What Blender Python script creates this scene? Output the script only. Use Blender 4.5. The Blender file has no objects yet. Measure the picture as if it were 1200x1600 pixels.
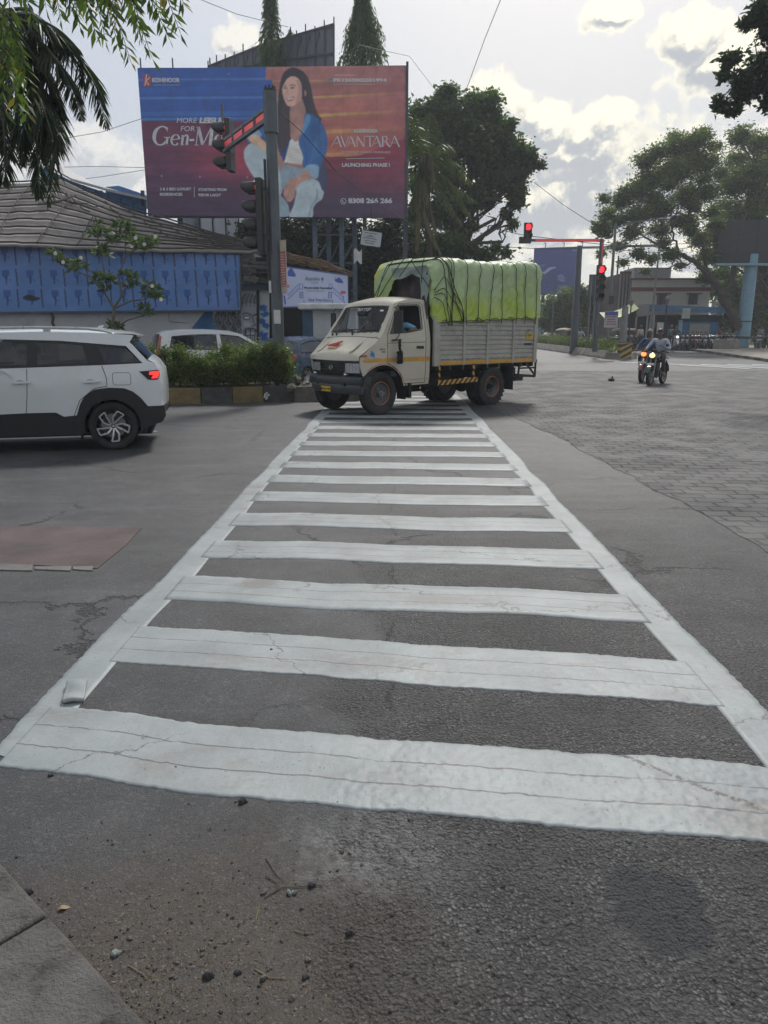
import bpy, math, random
import numpy as np
from mathutils import Vector, Matrix
R = math.radians
PI = math.pi
SC = bpy.context.scene
COL = SC.collection
random.seed(7)
RNG = np.random.default_rng(11)
# ------------------------------------------------------------------ camera, sky, sun, exposure
CAMH, FPX = 1.6, 1130.0
TH = math.atan(280 / FPX)
cam = bpy.data.cameras.new("camera")
cam.sensor_fit = 'HORIZONTAL'
cam.sensor_width = 36
cam.lens = 36 * FPX / 1200
cam.clip_start, cam.clip_end = 0.05, 5000
camo = bpy.data.objects.new("camera", cam)
COL.objects.link(camo)
camo.location = (0, 0, CAMH)
camo.rotation_euler = (PI / 2 - TH, 0, 0)
SC.camera = camo
SUN_AZ, SUN_EL = R(13), R(46)
SUN_DIR = Vector((math.sin(SUN_AZ) * math.cos(SUN_EL), math.cos(SUN_AZ) * math.cos(SUN_EL), math.sin(SUN_EL)))
sun = bpy.data.lights.new("sun", 'SUN')
sun.energy = 2.6
sun.angle = R(9)
sun.color = (1.0, 0.965, 0.91)
suno = bpy.data.objects.new("sun", sun)
COL.objects.link(suno)
suno.rotation_euler = SUN_DIR.to_track_quat('Z', 'Y').to_euler()
SC.view_settings.view_transform = 'Standard'
SC.view_settings.look = 'None'
SC.view_settings.gamma = 1
SC.view_settings.exposure = 0.12
SC.cycles.use_adaptive_sampling = True
SC.cycles.adaptive_threshold = 0.03
SC.cycles.use_denoising = True
SC.cycles.max_bounces = 8
SC.cycles.diffuse_bounces = 3
SC.cycles.glossy_bounces = 3
SC.cycles.transparent_max_bounces = 12
class NT:
 """small helper to wire shader nodes"""
 def __init__(s, tree):
  s.t = tree
  s.n = tree.nodes
  s.l = tree.links
 def put(s, sock, v):
  if v is None:
   return
  if isinstance(v, bpy.types.NodeSocket):
   s.l.new(v, sock)
  else:
   if hasattr(sock.default_value, '__len__') and not hasattr(v, '__len__'):
    v = [v] * len(sock.default_value)
   if hasattr(v, '__len__') and len(v) == 3 and len(sock.default_value) == 4:
    v = (*v, 1)
   sock.default_value = v
 def math(s, op, a, b=None, c=None, clamp=False):
  n = s.n.new('ShaderNodeMath')
  n.operation = op
  n.use_clamp = clamp
  s.put(n.inputs[0], a); s.put(n.inputs[1], b); s.put(n.inputs[2], c)
  return n.outputs[0]
 def vmath(s, op, a, b=None, scale=None):
  n = s.n.new('ShaderNodeVectorMath')
  n.operation = op
  s.put(n.inputs[0], a); s.put(n.inputs[1], b)
  if scale is not None:
   s.put(n.inputs['Scale'], scale)
  return n.outputs['Value'] if op in ('DOT_PRODUCT', 'LENGTH', 'DISTANCE') else n.outputs[0]
 def noise(s, vec, scale, detail=4, rough=.55, dist=0, col=False):
  n = s.n.new('ShaderNodeTexNoise')
  s.put(n.inputs['Vector'], vec)
  n.inputs['Scale'].default_value = scale
  n.inputs['Detail'].default_value = detail
  n.inputs['Roughness'].default_value = rough
  n.inputs['Distortion'].default_value = dist
  return n.outputs['Color' if col else 'Fac']
 def voro(s, vec, scale, feature='F1', out='Distance', rnd=1):
  n = s.n.new('ShaderNodeTexVoronoi')
  n.feature = feature
  s.put(n.inputs['Vector'], vec)
  n.inputs['Scale'].default_value = scale
  n.inputs['Randomness'].default_value = rnd
  return n.outputs[out]
 def mix(s, f, a, b, mode='MIX'):
  n = s.n.new('ShaderNodeMix')
  n.data_type = 'RGBA'
  n.blend_type = mode
  s.put(n.inputs[0], f); s.put(n.inputs[6], a); s.put(n.inputs[7], b)
  return n.outputs[2]
 def ramp(s, f, lo, hi, a=0.0, b=1.0, smooth=True):
  n = s.n.new('ShaderNodeMapRange')
  n.interpolation_type = 'SMOOTHSTEP' if smooth else 'LINEAR'
  s.put(n.inputs[0], f)
  n.inputs[1].default_value, n.inputs[2].default_value = lo, hi
  n.inputs[3].default_value, n.inputs[4].default_value = a, b
  return n.outputs[0]
 def sep(s, v):
  n = s.n.new('ShaderNodeSeparateXYZ')
  s.put(n.inputs[0], v)
  return n.outputs
 def comb(s, x, y, z):
  n = s.n.new('ShaderNodeCombineXYZ')
  s.put(n.inputs[0], x); s.put(n.inputs[1], y); s.put(n.inputs[2], z)
  return n.outputs[0]
def ray(x, y):
 """world direction behind a point of the photograph (1200 x 1600), used for surveying positions"""
 a, b = (x - 600) / FPX, (y - 800) / FPX
 c, s = math.cos(TH), math.sin(TH)
 return Vector((a, c - b * s, -s - b * c))
def P(x, y, Y):
 d = ray(x, y)
 return d * (Y / d.y) + Vector((0, 0, CAMH))
def gz(Y):
 return max(0.0, min(Y, 120) - 25) * 0.008
def G(x, y):
 """point of the ground seen at a place of the photograph"""
 d = ray(x, y)
 lo, hi = 0.5, 400.0
 for _ in range(50):
  m = (lo + hi) / 2
  if CAMH + d.z / d.y * m > gz(m): lo = m
  else: hi = m
 return Vector((d.x / d.y * lo, lo, gz(lo)))
W = bpy.data.worlds.new("World")
SC.world = W
W.use_nodes = True
W.cycles.sampling_method = 'MANUAL'
W.cycles.sample_map_resolution = 256
w = NT(W.node_tree)
w.n.clear()
sky = w.n.new('ShaderNodeTexSky')
sky.sky_type = 'NISHITA'
sky.sun_disc = False
sky.sun_elevation = SUN_EL
sky.sun_rotation = SUN_AZ
sky.air_density = 1.0
sky.dust_density = 3.0
tc = w.n.new('ShaderNodeTexCoord')
D = w.vmath('NORMALIZE', tc.outputs['Generated'])
def dirxz(x, y):
 d = ray(x, y).normalized()
 return d.x, d.z
CL = [  # cumulus heaps: picture place of the centre and half sizes
 (700, 345, 150, 80), (830, 320, 120, 70), (775, 190, 50, 60), (905, 235, 90, 40), (1000, 290, 170, 75),
 (845, 190, 40, 34), (925, 205, 50, 36), (1082, 72, 36, 40), (1150, 110, 90, 34), (960, 12, 44, 22),
 (150, 255, 70, 50), (30, 310, 170, 60), (370, 66, 36, 20), (1120, 390, 160, 40), (200, 300, 110, 35)]
wrp = w.noise(D, 12, 5, .6, 0, True)
wrp = w.vmath('SUBTRACT', wrp, (.5, .5, .5))
wsc = w.vmath('SCALE', wrp, scale=.075)
wx = w.sep(wrp)[0]
def density(Dv, det):
 Dw = w.vmath('ADD', Dv, wsc)
 x, y, z = w.sep(Dw)
 acc = None
 for (px, py, rx, ry) in CL:
  cx, cz = dirxz(px, py)
  r = w.vmath('LENGTH', w.vmath('MULTIPLY', w.vmath('SUBTRACT', Dw, (cx, 0, cz)), (FPX / rx, 0, FPX / ry)))
  acc = r if acc is None else w.math('MINIMUM', acc, r)
 acc = w.math('SUBTRACT', 1.0, acc)
 side = w.ramp(w.sep(Dv)[1], .6, .3, -1.5, .12)
 far = w.math('ADD', w.math('MULTIPLY', wx, 5.0), side)
 n2 = w.math('MULTIPLY', w.math('SUBTRACT', w.noise(Dv, 30, det, .62), .5), 1.1)
 return w.math('ADD', w.math('MAXIMUM', acc, far), n2)
den = density(D, 6)
den2 = density(w.vmath('ADD', D, (.004, 0, .016)), 4)
cov = w.ramp(den, -.08, .22)
lit = w.ramp(w.math('SUBTRACT', den, den2), .02, .42)
thick = w.ramp(den, .02, .42)
Dx, Dy, Dz = w.sep(D)
veil = w.ramp(Dz, -.02, .5, .93, .62)
glow = w.ramp(w.vmath('DISTANCE', D, tuple(Vector(ray(930, 60)).normalized())), .0, .62, 1, 0)
veilcol = w.mix(glow, (4.7, 5.05, 5.7, 1), (6.1, 6.0, 5.75, 1))
veilcol = w.mix(w.ramp(Dz, .16, .0), veilcol, w.mix(glow, (6.0, 6.3, 6.6, 1), (7.7, 7.5, 6.8, 1)))
base = w.mix(veil, sky.outputs[0], veilcol)
cedge = w.mix(glow, (7.4, 7.25, 7.0, 1), (10.6, 9.9, 7.8, 1))
cdark = w.mix(glow, (4.7, 4.95, 5.3, 1), (4.1, 4.3, 4.6, 1))
cbody = w.mix(thick, cedge, cdark)
ccol = w.mix(lit, cbody, cedge)
fin = w.mix(w.math('MULTIPLY', cov, .95), base, ccol)
fin = w.mix(w.ramp(Dz, -.03, -.2), fin, (1.2, 1.2, 1.2, 1))
bg = w.n.new('ShaderNodeBackground')
w.l.new(fin, bg.inputs[0])
bg.inputs[1].default_value = 0.112
wo = w.n.new('ShaderNodeOutputWorld')
w.l.new(bg.outputs[0], wo.inputs[0])
# ------------------------------------------------------------------ mesh helpers
class MB:
 """collects vertices and faces for one mesh object"""
 def __init__(s, M=None):
  s.v, s.f, s.mi = [], [], []
  s.M = M
  s.cuts = []
 def cut(s):
  """what follows is a separate piece: build() makes it an object of its own"""
  if s.f and (not s.cuts or s.cuts[-1] != (len(s.v), len(s.f))): s.cuts.append((len(s.v), len(s.f)))
  return s
 def add(s, vs, fs, mi=0):
  b = len(s.v)
  if s.M is not None:
   vs = [s.M @ Vector(p) for p in vs]
  s.v += [tuple(p) for p in vs]
  s.f += [tuple(i + b for i in f) for f in fs]
  s.mi += [mi] * len(fs)
  return s
 def box(s, c, d, rot=None, mi=0, tx=1.0, ty=1.0):
  """tx, ty: scale of the top face"""
  x, y, z = d[0] / 2, d[1] / 2, d[2] / 2
  vs = [Vector((-x, -y, -z)), Vector((x, -y, -z)), Vector((x, y, -z)), Vector((-x, y, -z)),
    Vector((-x * tx, -y * ty, z)), Vector((x * tx, -y * ty, z)), Vector((x * tx, y * ty, z)), Vector((-x * tx, y * ty, z))]
  if rot is not None:
   m = rot if isinstance(rot, Matrix) else Matrix.Rotation(rot, 3, 'Z')
   vs = [m @ v for v in vs]
  c = Vector(c)
  return s.add([v + c for v in vs], [(0, 3, 2, 1), (4, 5, 6, 7), (0, 1, 5, 4), (1, 2, 6, 5), (2, 3, 7, 6), (3, 0, 4, 7)], mi)
 def bar(s, a, b, wd, ht, mi=0, up=(0, 0, 1)):
  a, b = Vector(a), Vector(b)
  d = (b - a)
  L = d.length
  d = d / L
  up = Vector(up)
  if abs(d.dot(up)) > .98: up = Vector((1, 0, 0))
  sx = d.cross(up).normalized()
  u = sx.cross(d)
  m = Matrix((sx, d, u)).transposed()
  return s.box((a + b) / 2, (wd, L, ht), m, mi)
 def tube(s, pts, r, n=8, mi=0, cap=True, flat=1.0):
  pts = [Vector(p) for p in pts]
  if not hasattr(r, '__len__'): r = [r] * len(pts)
  vs, fs = [], []
  T0 = None
  for i, p in enumerate(pts):
   t = (pts[min(i + 1, len(pts) - 1)] - pts[max(i - 1, 0)])
   if t.length < 1e-9: t = Vector((0, 0, 1))
   t.normalize()
   if T0 is None:
    a = Vector((0, 0, 1)) if abs(t.z) < .9 else Vector((1, 0, 0))
    u = t.cross(a).normalized()
   else:
    u = (u - t * u.dot(t)).normalized()
   T0 = t
   vv = t.cross(u)
   for k in range(n):
    an = 2 * PI * k / n
    vs.append(p + u * math.cos(an) * r[i] + vv * math.sin(an) * r[i] * flat)
  for i in range(len(pts) - 1):
   for k in range(n):
    a, b = i * n + k, i * n + (k + 1) % n
    fs.append((a, b, b + n, a + n))
  if cap:
   fs.append(tuple(range(n))[::-1])
   fs.append(tuple(range((len(pts) - 1) * n, len(pts) * n)))
  return s.add(vs, fs, mi)
 def cyl(s, a, b, r, r2=None, n=16, mi=0):
  return s.tube([a, b], [r, r if r2 is None else r2], n, mi)
 def lathe(s, prof, c=(0, 0, 0), axis='Y', n=24, mi=0):
  """prof: (radius, height along axis) list, closed at both ends when radius 0"""
  vs, fs = [], []
  for (r, h) in prof:
   for k in range(n):
    a = 2 * PI * k / n
    p = (r * math.cos(a), r * math.sin(a), h)
    if axis == 'Y': p = (p[0], p[2], p[1])
    elif axis == 'X': p = (p[2], p[0], p[1])
    vs.append((p[0] + c[0], p[1] + c[1], p[2] + c[2]))
  for i in range(len(prof) - 1):
   for k in range(n):
    a, b = i * n + k, i * n + (k + 1) % n
    fs.append((a, a + n, b + n, b))
  return s.add(vs, fs, mi)
 def ell(s, c, r, nu=14, nv=9, mi=0, rot=None):
  vs, fs = [], []
  for j in range(nv + 1):
   t = PI * j / nv
   for i in range(nu):
    p = 2 * PI * i / nu
    v = Vector((r[0] * math.sin(t) * math.cos(p), r[1] * math.sin(t) * math.sin(p), r[2] * math.cos(t)))
    if rot is not None: v = rot @ v
    vs.append(v + Vector(c))
  for j in range(nv):
   for i in range(nu):
    a, b = j * nu + i, j * nu + (i + 1) % nu
    fs.append((a, a + nu, b + nu, b))
  return s.add(vs, fs, mi)
 def prism(s, pts, lo, hi, plane='xz', mi=0):
  """2D outline in a plane, extruded along the third axis from lo to hi"""
  def q(p, h):
   return {'xz': (p[0], h, p[1]), 'xy': (p[0], p[1], h), 'yz': (h, p[0], p[1])}[plane]
  n = len(pts)
  vs = [q(p, lo) for p in pts] + [q(p, hi) for p in pts]
  fs = [(i, (i + 1) % n, (i + 1) % n + n, i + n) for i in range(n)]
  fs += [tuple(range(n))[::-1], tuple(range(n, 2 * n))]
  return s.add(vs, fs, mi)
 def poly(s, pts, mi=0):
  return s.add(pts, [tuple(range(len(pts)))], mi)
 def grid(s, fn, nu, nv, mi=0, closeu=False):
  vs = [fn(i / (nu - (0 if closeu else 1)), j / (nv - 1)) for j in range(nv) for i in range(nu)]
  fs = []
  for j in range(nv - 1):
   for i in range(nu if closeu else nu - 1):
    a, b = j * nu + i, j * nu + (i + 1) % nu
    fs.append((a, b, b + nu, a + nu))
  return s.add(vs, fs, mi)
 def rings(s, rings, mi=0, cap=True):
  """loft closed rings with equal numbers of points"""
  n = len(rings[0])
  vs = [p for r in rings for p in r]
  fs = []
  for i in range(len(rings) - 1):
   for k in range(n):
    a, b = i * n + k, i * n + (k + 1) % n
    fs.append((a, b, b + n, a + n))
  if cap:
   fs += [tuple(range(n))[::-1], tuple(range((len(rings) - 1) * n, len(rings) * n))]
  return s.add(vs, fs, mi)
 def build(s, name, mats, parent=None, smooth=False, bevel=0, sub=0, seg=2):
  if s.cuts:
   e = s.cuts + [(len(s.v), len(s.f))]
   v0 = f0 = 0
   o = None
   for (v1, f1) in e:
    if f1 > f0:
     q = MB()
     q.v, q.f, q.mi = s.v[v0:v1], [tuple(i - v0 for i in f) for f in s.f[f0:f1]], s.mi[f0:f1]
     o = q.build(name, mats, parent, smooth, bevel, sub, seg)
    v0, f0 = v1, f1
   return o
  me = bpy.data.meshes.new(name)
  me.from_pydata(s.v, [], s.f)
  if not isinstance(mats, (list, tuple)): mats = [mats]
  for m in mats: me.materials.append(m)
  if len(mats) > 1: me.polygons.foreach_set('material_index', s.mi)
  import bmesh
  bm = bmesh.new()
  bm.from_mesh(me)
  bmesh.ops.recalc_face_normals(bm, faces=bm.faces)
  bm.to_mesh(me)
  bm.free()
  o = bpy.data.objects.new(name, me)
  COL.objects.link(o)
  if smooth:
   if smooth is True: smooth = 40
   me.polygons.foreach_set('use_smooth', [True] * len(me.polygons))
   try: me.set_sharp_from_angle(angle=R(smooth))
   except Exception: pass
  if bevel:
   b = o.modifiers.new('bevel', 'BEVEL')
   b.width = bevel; b.segments = seg; b.limit_method = 'ANGLE'; b.angle_limit = R(35)
  if sub:
   u = o.modifiers.new('sub', 'SUBSURF'); u.levels = sub; u.render_levels = sub
  if parent is not None: o.parent = parent
  return o
def tag(o, label=None, cat=None, group=None, kind=None):
 if label: o['label'] = label
 if cat: o['category'] = cat
 if group: o['group'] = group
 if kind: o['kind'] = kind
 return o
def thing(name, label, cat, loc=(0, 0, 0), rz=0, group=None):
 o = bpy.data.objects.new(name, None)
 COL.objects.link(o)
 o.location = loc
 o.rotation_euler = (0, 0, rz)
 return tag(o, label, cat, group)
def kids(o):
 return [c for c in bpy.data.objects if c.parent is o]
def copy_tree(o, parent=None):
 c = o.copy()
 COL.objects.link(c)
 c.parent = parent
 for k in KIDS(o):
  copy_tree(k, c)
 return c
def KIDS(o):
 return list(o.children)
# ------------------------------------------------------------------ materials
MATS = {}
def new_mat(name):
 m = bpy.data.materials.new(name)
 m.use_nodes = True
 t = NT(m.node_tree)
 b = t.n['Principled BSDF']
 return m, t, b
def M(name, col, rough=.6, metal=0, var=.18, scale=4, bump=0, bscale=60, dirt=None, dirts=2.0, spec=None, coat=0, grime=0.0, emit=None, es=1):
 """procedural paint: noise-varied colour, optional dirt patches, optional bump"""
 if name in MATS: return MATS[name]
 m, t, b = new_mat(name)
 tc = t.n.new('ShaderNodeTexCoord')
 ob = tc.outputs['Object']
 n1 = t.noise(ob, scale, 5, .6)
 k = t.ramp(n1, .3, .7, 1 - var, 1 + var, False)
 c = t.mix(1.0, (*col, 1), t.comb(k, k, k), 'MULTIPLY')
 if dirt is not None:
  n2 = t.ramp(t.noise(ob, dirts, 7, .68, .4), .5, .75)
  c = t.mix(t.math('MULTIPLY', n2, grime or .6), c, (*dirt, 1))
  rr = t.ramp(n2, 0, 1, rough, min(1, rough + .3))
  t.l.new(rr, b.inputs['Roughness'])
 else:
  rr = t.ramp(n1, .3, .7, max(.02, rough - .06), min(1, rough + .08), False)
  t.l.new(rr, b.inputs['Roughness'])
 t.l.new(c, b.inputs['Base Color'])
 b.inputs['Metallic'].default_value = metal
 if spec is not None: b.inputs['Specular IOR Level'].default_value = spec
 if coat:
  b.inputs['Coat Weight'].default_value = coat
  b.inputs['Coat Roughness'].default_value = .06
 if bump:
  bn = t.n.new('ShaderNodeBump')
  bn.inputs['Strength'].default_value = min(1, bump)
  bn.inputs['Distance'].default_value = .01 * max(1, bump)
  t.l.new(t.noise(ob, bscale, 4, .6), bn.inputs['Height'])
  t.l.new(bn.outputs[0], b.inputs['Normal'])
 if emit:
  b.inputs['Emission Color'].default_value = (*emit, 1)
  b.inputs['Emission Strength'].default_value = es
 MATS[name] = m
 return m
def glass(name='window_glass', tint=(.05, .06, .065), alpha=.35, rough=.03):
 if name in MATS: return MATS[name]
 m, t, b = new_mat(name)
 b.inputs['Base Color'].default_value = (*tint, 1)
 b.inputs['Roughness'].default_value = rough
 b.inputs['Specular IOR Level'].default_value = .6
 b.inputs['Coat Weight'].default_value = .5
 b.inputs['Coat Roughness'].default_value = .02
 tc = t.n.new('ShaderNodeTexCoord')
 k = t.ramp(t.noise(tc.outputs['Object'], 3, 4), .3, .7, alpha * .85, min(1, alpha * 1.15))
 t.l.new(k, b.inputs['Alpha'])
 MATS[name] = m
 return m
def vnoise(x, y, seed=0):
 xi, yi = np.floor(x).astype(np.int64), np.floor(y).astype(np.int64)
 fx, fy = x - xi, y - yi
 fx, fy = fx * fx * (3 - 2 * fx), fy * fy * (3 - 2 * fy)
 def h(a, b):
  n = (a * 374761393 + b * 668265263 + seed * 1274126177) & 0xffffffff
  n = ((n ^ (n >> 13)) * 1274126177) & 0xffffffff
  return ((n ^ (n >> 16)) & 0xffff) / 65535.0
 return (h(xi, yi) * (1 - fx) + h(xi + 1, yi) * fx) * (1 - fy) + (h(xi, yi + 1) * (1 - fx) + h(xi + 1, yi + 1) * fx) * fy
def fbm(x, y, oct=4, seed=0):
 r, a, tot = 0, 1, 0
 for i in range(oct):
  r = r + a * vnoise(x * 2 ** i, y * 2 ** i, seed + i)
  tot += a
  a *= .5
 return r / tot
def np_mesh(name, co, faces, mat, parent=None, attr=None, smooth=False):
 """co (n,3), faces (m,k) numpy; attr: dict name -> (n,4) point colours"""
 me = bpy.data.meshes.new(name)
 n, (mf, k) = len(co), faces.shape
 me.vertices.add(n)
 me.vertices.foreach_set('co', np.ascontiguousarray(co, dtype=np.float32).ravel())
 me.loops.add(mf * k)
 me.loops.foreach_set('vertex_index', faces.astype(np.int32).ravel())
 me.polygons.add(mf)
 me.polygons.foreach_set('loop_start', np.arange(0, mf * k, k, dtype=np.int32))
 me.update(calc_edges=True)
 me.validate()
 if smooth: me.polygons.foreach_set('use_smooth', np.ones(mf, dtype=bool))
 for a, c in (attr or {}).items():
  ca = me.color_attributes.new(a, 'FLOAT_COLOR', 'POINT')
  ca.data.foreach_set('color', np.ascontiguousarray(c, dtype=np.float32).ravel())
 for m in (mat if isinstance(mat, (list, tuple)) else [mat]): me.materials.append(m)
 o = bpy.data.objects.new(name, me)
 COL.objects.link(o)
 if parent is not None: o.parent = parent
 return o
def grid_faces(nx, ny):
 i = np.arange(nx - 1)[None, :] + np.arange(ny - 1)[:, None] * nx
 i = i.ravel()
 return np.stack([i, i + 1, i + 1 + nx, i + nx], 1)
# ------------------------------------------------------------------ ground, road surfaces, markings
TX, TY = .79, 1.74
def near_h(x, y):
 """relief of the road in metres"""
 lump = fbm(x * 3.1 + 5, y * 3.1, 3, 3) - .5
 mid = fbm(x * 14, y * 14, 3, 9) - .5
 fine = fbm(x * 42, y * 42, 3, 21) - .5
 edge = fbm(x * 2.2, y * 2.2 + 7, 3, 40) * .9
 rough = np.clip((x + .15 - y * .02 + edge - .45) * 3, 0, 1)       # rough old asphalt right of centre
 front = np.clip((2.75 - .15 * x - y) * 3, 0, 1)
 near = np.clip((4.2 - y) / 1.2, 0, 1)
 a = (.007 * lump + (.005 * mid + .008 * fine) * (.25 + .75 * rough * (.45 + .55 * front))) * near
 ex, ey = (x - TX) / .13, (y - TY) / .15
 hole = np.clip(1.15 - np.sqrt(ex * ex + ey * ey), 0, 1)
 a = a * (1 - np.clip(hole * 4, 0, 1) * .7) - .006 * np.clip(hole * 3, 0, 1)
 a = a - .012 * np.clip(1 - np.hypot((x + .12) / .13, (y - 1.98) / .06), 0, 1)
 return a
def ground_z(x, y):
 return near_h(x, y) + np.clip(np.clip(y, None, 120) - 25, 0, None) * .008
def road_material():
 m, t, b = new_mat('asphalt')
 geo = t.n.new('ShaderNodeNewGeometry')
 p = geo.outputs['Position']
 x, y, z = t.sep(p)
 sp1 = t.noise(p, 190, 3, .7)
 sp2 = t.noise(p, 60, 4, .6)
 big = t.noise(p, .9, 5, .6)
 med = t.noise(p, 6, 5, .6)
 edge = t.math('MULTIPLY', t.noise(p, 2.3, 4), 1.0)
 rough = t.ramp(t.math('ADD', t.math('ADD', x, edge), -.35), -.12, .16)
 closer = t.ramp(y, 9, 3)
 rmask = t.math('MULTIPLY', rough, closer)
 smooth_c = t.mix(t.ramp(sp1, .35, .65), (.025, .027, .030, 1), (.062, .064, .068, 1))
 rough_c = t.mix(t.ramp(sp2, .36, .66), (.018, .018, .019, 1), (.125, .12, .117, 1))
 vo = t.n.new('ShaderNodeTexVoronoi'); vo.inputs['Scale'].default_value = 85; t.l.new(t.vmath('ADD', p, t.vmath('SCALE', t.noise(p, 30, 2, .5, 0, True), scale=.02)), vo.inputs['Vector'])
 cell = t.sep(vo.outputs['Color'])[0]
 edge_ = t.ramp(vo.outputs['Distance'], .25, .65)
 agg = t.mix(t.ramp(cell, .35, 1.0), (.055, .054, .053, 1), (.235, .228, .218, 1))
 agg = t.mix(edge_, agg, (.022, .022, .022, 1))
 fillm = t.ramp(t.noise(p, 4.5, 5, .65), .42, .60)
 rough_c = t.mix(t.math('SUBTRACT', .72, t.math('MULTIPLY', fillm, .5)), rough_c, agg)
 rough_c = t.mix(t.math('MULTIPLY', fillm, .35), rough_c, (.062, .061, .060, 1))
 rough_c = t.mix(t.ramp(sp1, .60, .75), rough_c, (.20, .195, .19, 1))
 smooth_c = t.mix(t.math('MULTIPLY', t.ramp(cell, .8, .95), .45), smooth_c, (.11, .11, .11, 1))
 c = t.mix(t.math('MULTIPLY', rmask, .8), smooth_c, rough_c)
 k = t.ramp(big, .3, .7, .78, 1.25, False)
 c = t.mix(1, c, t.comb(k, k, k), 'MULTIPLY')
 k2 = t.ramp(med, .3, .7, .85, 1.15, False)
 c = t.mix(1, c, t.comb(k2, k2, k2), 'MULTIPLY')
 c = t.mix(t.ramp(y, 14, 40, 0, .75), c, t.mix(med, (.055, .055, .057, 1), (.085, .085, .085, 1)))
 st = t.noise(t.comb(t.math('MULTIPLY', x, .35), t.math('MULTIPLY', y, 2.2), 0), 1.4, 5, .65)
 c = t.mix(t.math('MULTIPLY', t.ramp(st, .5, .72), t.ramp(y, 2, 6, 0, .28)), c, (.15, .148, .145, 1))
 dx = t.math('MULTIPLY', t.math('ADD', x, .55), .85)
 dy = t.math('MULTIPLY', t.math('SUBTRACT', y, 1.45), 1.0)
 dd = t.math('SQRT', t.math('ADD', t.math('MULTIPLY', dx, dx), t.math('MULTIPLY', dy, dy)))
 soil = t.ramp(t.math('ADD', dd, t.math('MULTIPLY', t.noise(p, 3.2, 6, .65), .9)), 1.28, .74)
 sc = t.mix(t.noise(p, 24, 5, .7), (.024, .019, .015, 1), (.085, .066, .049, 1))
 sc = t.mix(t.ramp(t.noise(p, 95, 3), .56, .70), sc, (.14, .125, .11, 1))
 sc = t.mix(t.ramp(t.noise(p, 70, 3), .45, .32), sc, (.018, .018, .018, 1))
 c = t.mix(t.math('MULTIPLY', soil, t.ramp(t.noise(p, 11, 5, .7), .3, .55, .55, .9)), c, sc)
 pt = t.ramp(t.noise(p, 1.7, 6, .68), .32, .68, .68, 1.25, False)
 c = t.mix(1, c, t.comb(pt, pt, pt), 'MULTIPLY')
 jx = t.math('ABSOLUTE', t.math('ADD', t.math('SUBTRACT', x, t.math('MULTIPLY', y, .014)), t.math('MULTIPLY', t.math('SUBTRACT', t.noise(p, 2.6, 6, .72), .5), .34)))
 jm = t.math('MULTIPLY', t.ramp(jx, .016, .004), t.math('MULTIPLY', t.ramp(t.noise(p, 2.1, 4), .42, .5), t.ramp(y, 2.6, 3.0)))
 c = t.mix(t.math('MULTIPLY', jm, .85), c, (.010, .010, .010, 1))
 dx = t.math('ADD', x, .03); dy = t.math('SUBTRACT', y, 1.98)
 dd = t.math('SQRT', t.math('ADD', t.math('MULTIPLY', t.math('MULTIPLY', dx, dx), .5), t.math('MULTIPLY', dy, dy)))
 crust = t.ramp(t.math('ADD', dd, t.math('MULTIPLY', t.noise(p, 9, 6, .7), .45)), .5, .26)
 c = t.mix(t.math('MULTIPLY', t.math('MULTIPLY', crust, .6), t.ramp(t.noise(p, 26, 5, .7), .38, .6)), c, (.20, .20, .20, 1))
 dx = t.math('MULTIPLY', t.math('SUBTRACT', t.math('ADD', x, t.math('MULTIPLY', y, .0)), TX), 7.4); dy = t.math('MULTIPLY', t.math('SUBTRACT', y, TY), 6.2)
 dd = t.math('SQRT', t.math('ADD', t.math('MULTIPLY', dx, dx), t.math('MULTIPLY', dy, dy)))
 tar = t.ramp(t.math('ADD', dd, t.math('MULTIPLY', t.math('SUBTRACT', t.noise(p, 9, 5, .6), .5), 1.3)), 1.06, .94)
 tc_ = t.mix(t.ramp(sp1, .4, .7), (.014, .016, .019, 1), (.048, .051, .056, 1))
 c = t.mix(t.math('MULTIPLY', tar, .85), c, tc_)
 pw = t.vmath('ADD', p, t.vmath('SCALE', t.noise(p, 3.0, 5, .7, 0, True), scale=.5))
 cr = t.voro(pw, .55, 'DISTANCE_TO_EDGE')
 crm = t.math('MULTIPLY', t.ramp(cr, .012, .004), t.ramp(t.noise(p, .7, 2), .48, .56))
 c = t.mix(t.math('MULTIPLY', crm, .8), c, (.012, .012, .012, 1))
 t.l.new(c, b.inputs['Base Color'])
 r = t.ramp(sp1, .3, .7, .72, .5, False)
 r = t.math('SUBTRACT', r, t.math('MULTIPLY', tar, .12))
 t.l.new(r, b.inputs['Roughness'])
 b.inputs['Specular IOR Level'].default_value = .42
 h = t.math('ADD', t.math('MULTIPLY', sp1, .35), t.math('MULTIPLY', sp2, t.math('ADD', .35, t.math('MULTIPLY', rmask, 1.3))))
 h = t.math('SUBTRACT', h, t.math('MULTIPLY', vo.outputs['Distance'], t.math('ADD', .10, t.math('MULTIPLY', rmask, .9))))
 h = t.math('SUBTRACT', h, t.math('MULTIPLY', crm, 1.2))
 bn = t.n.new('ShaderNodeBump')
 bn.inputs['Distance'].default_value = .010
 t.l.new(t.ramp(y, 2, 16, 1, .35), bn.inputs['Strength'])
 t.l.new(h, bn.inputs['Height'])
 t.l.new(bn.outputs[0], b.inputs['Normal'])
 return m
ASPH = road_material()
xs = np.concatenate([[-900, -400, -200, -100, -60, -40, -25, -15, -10, -7, -5, -4, -3.2, -2.6], np.arange(-2.2, 2.6, .0095),
      [2.7, 2.9, 3.3, 4, 5, 7, 10, 15, 25, 40, 60, 100, 200, 400, 900]])
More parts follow.
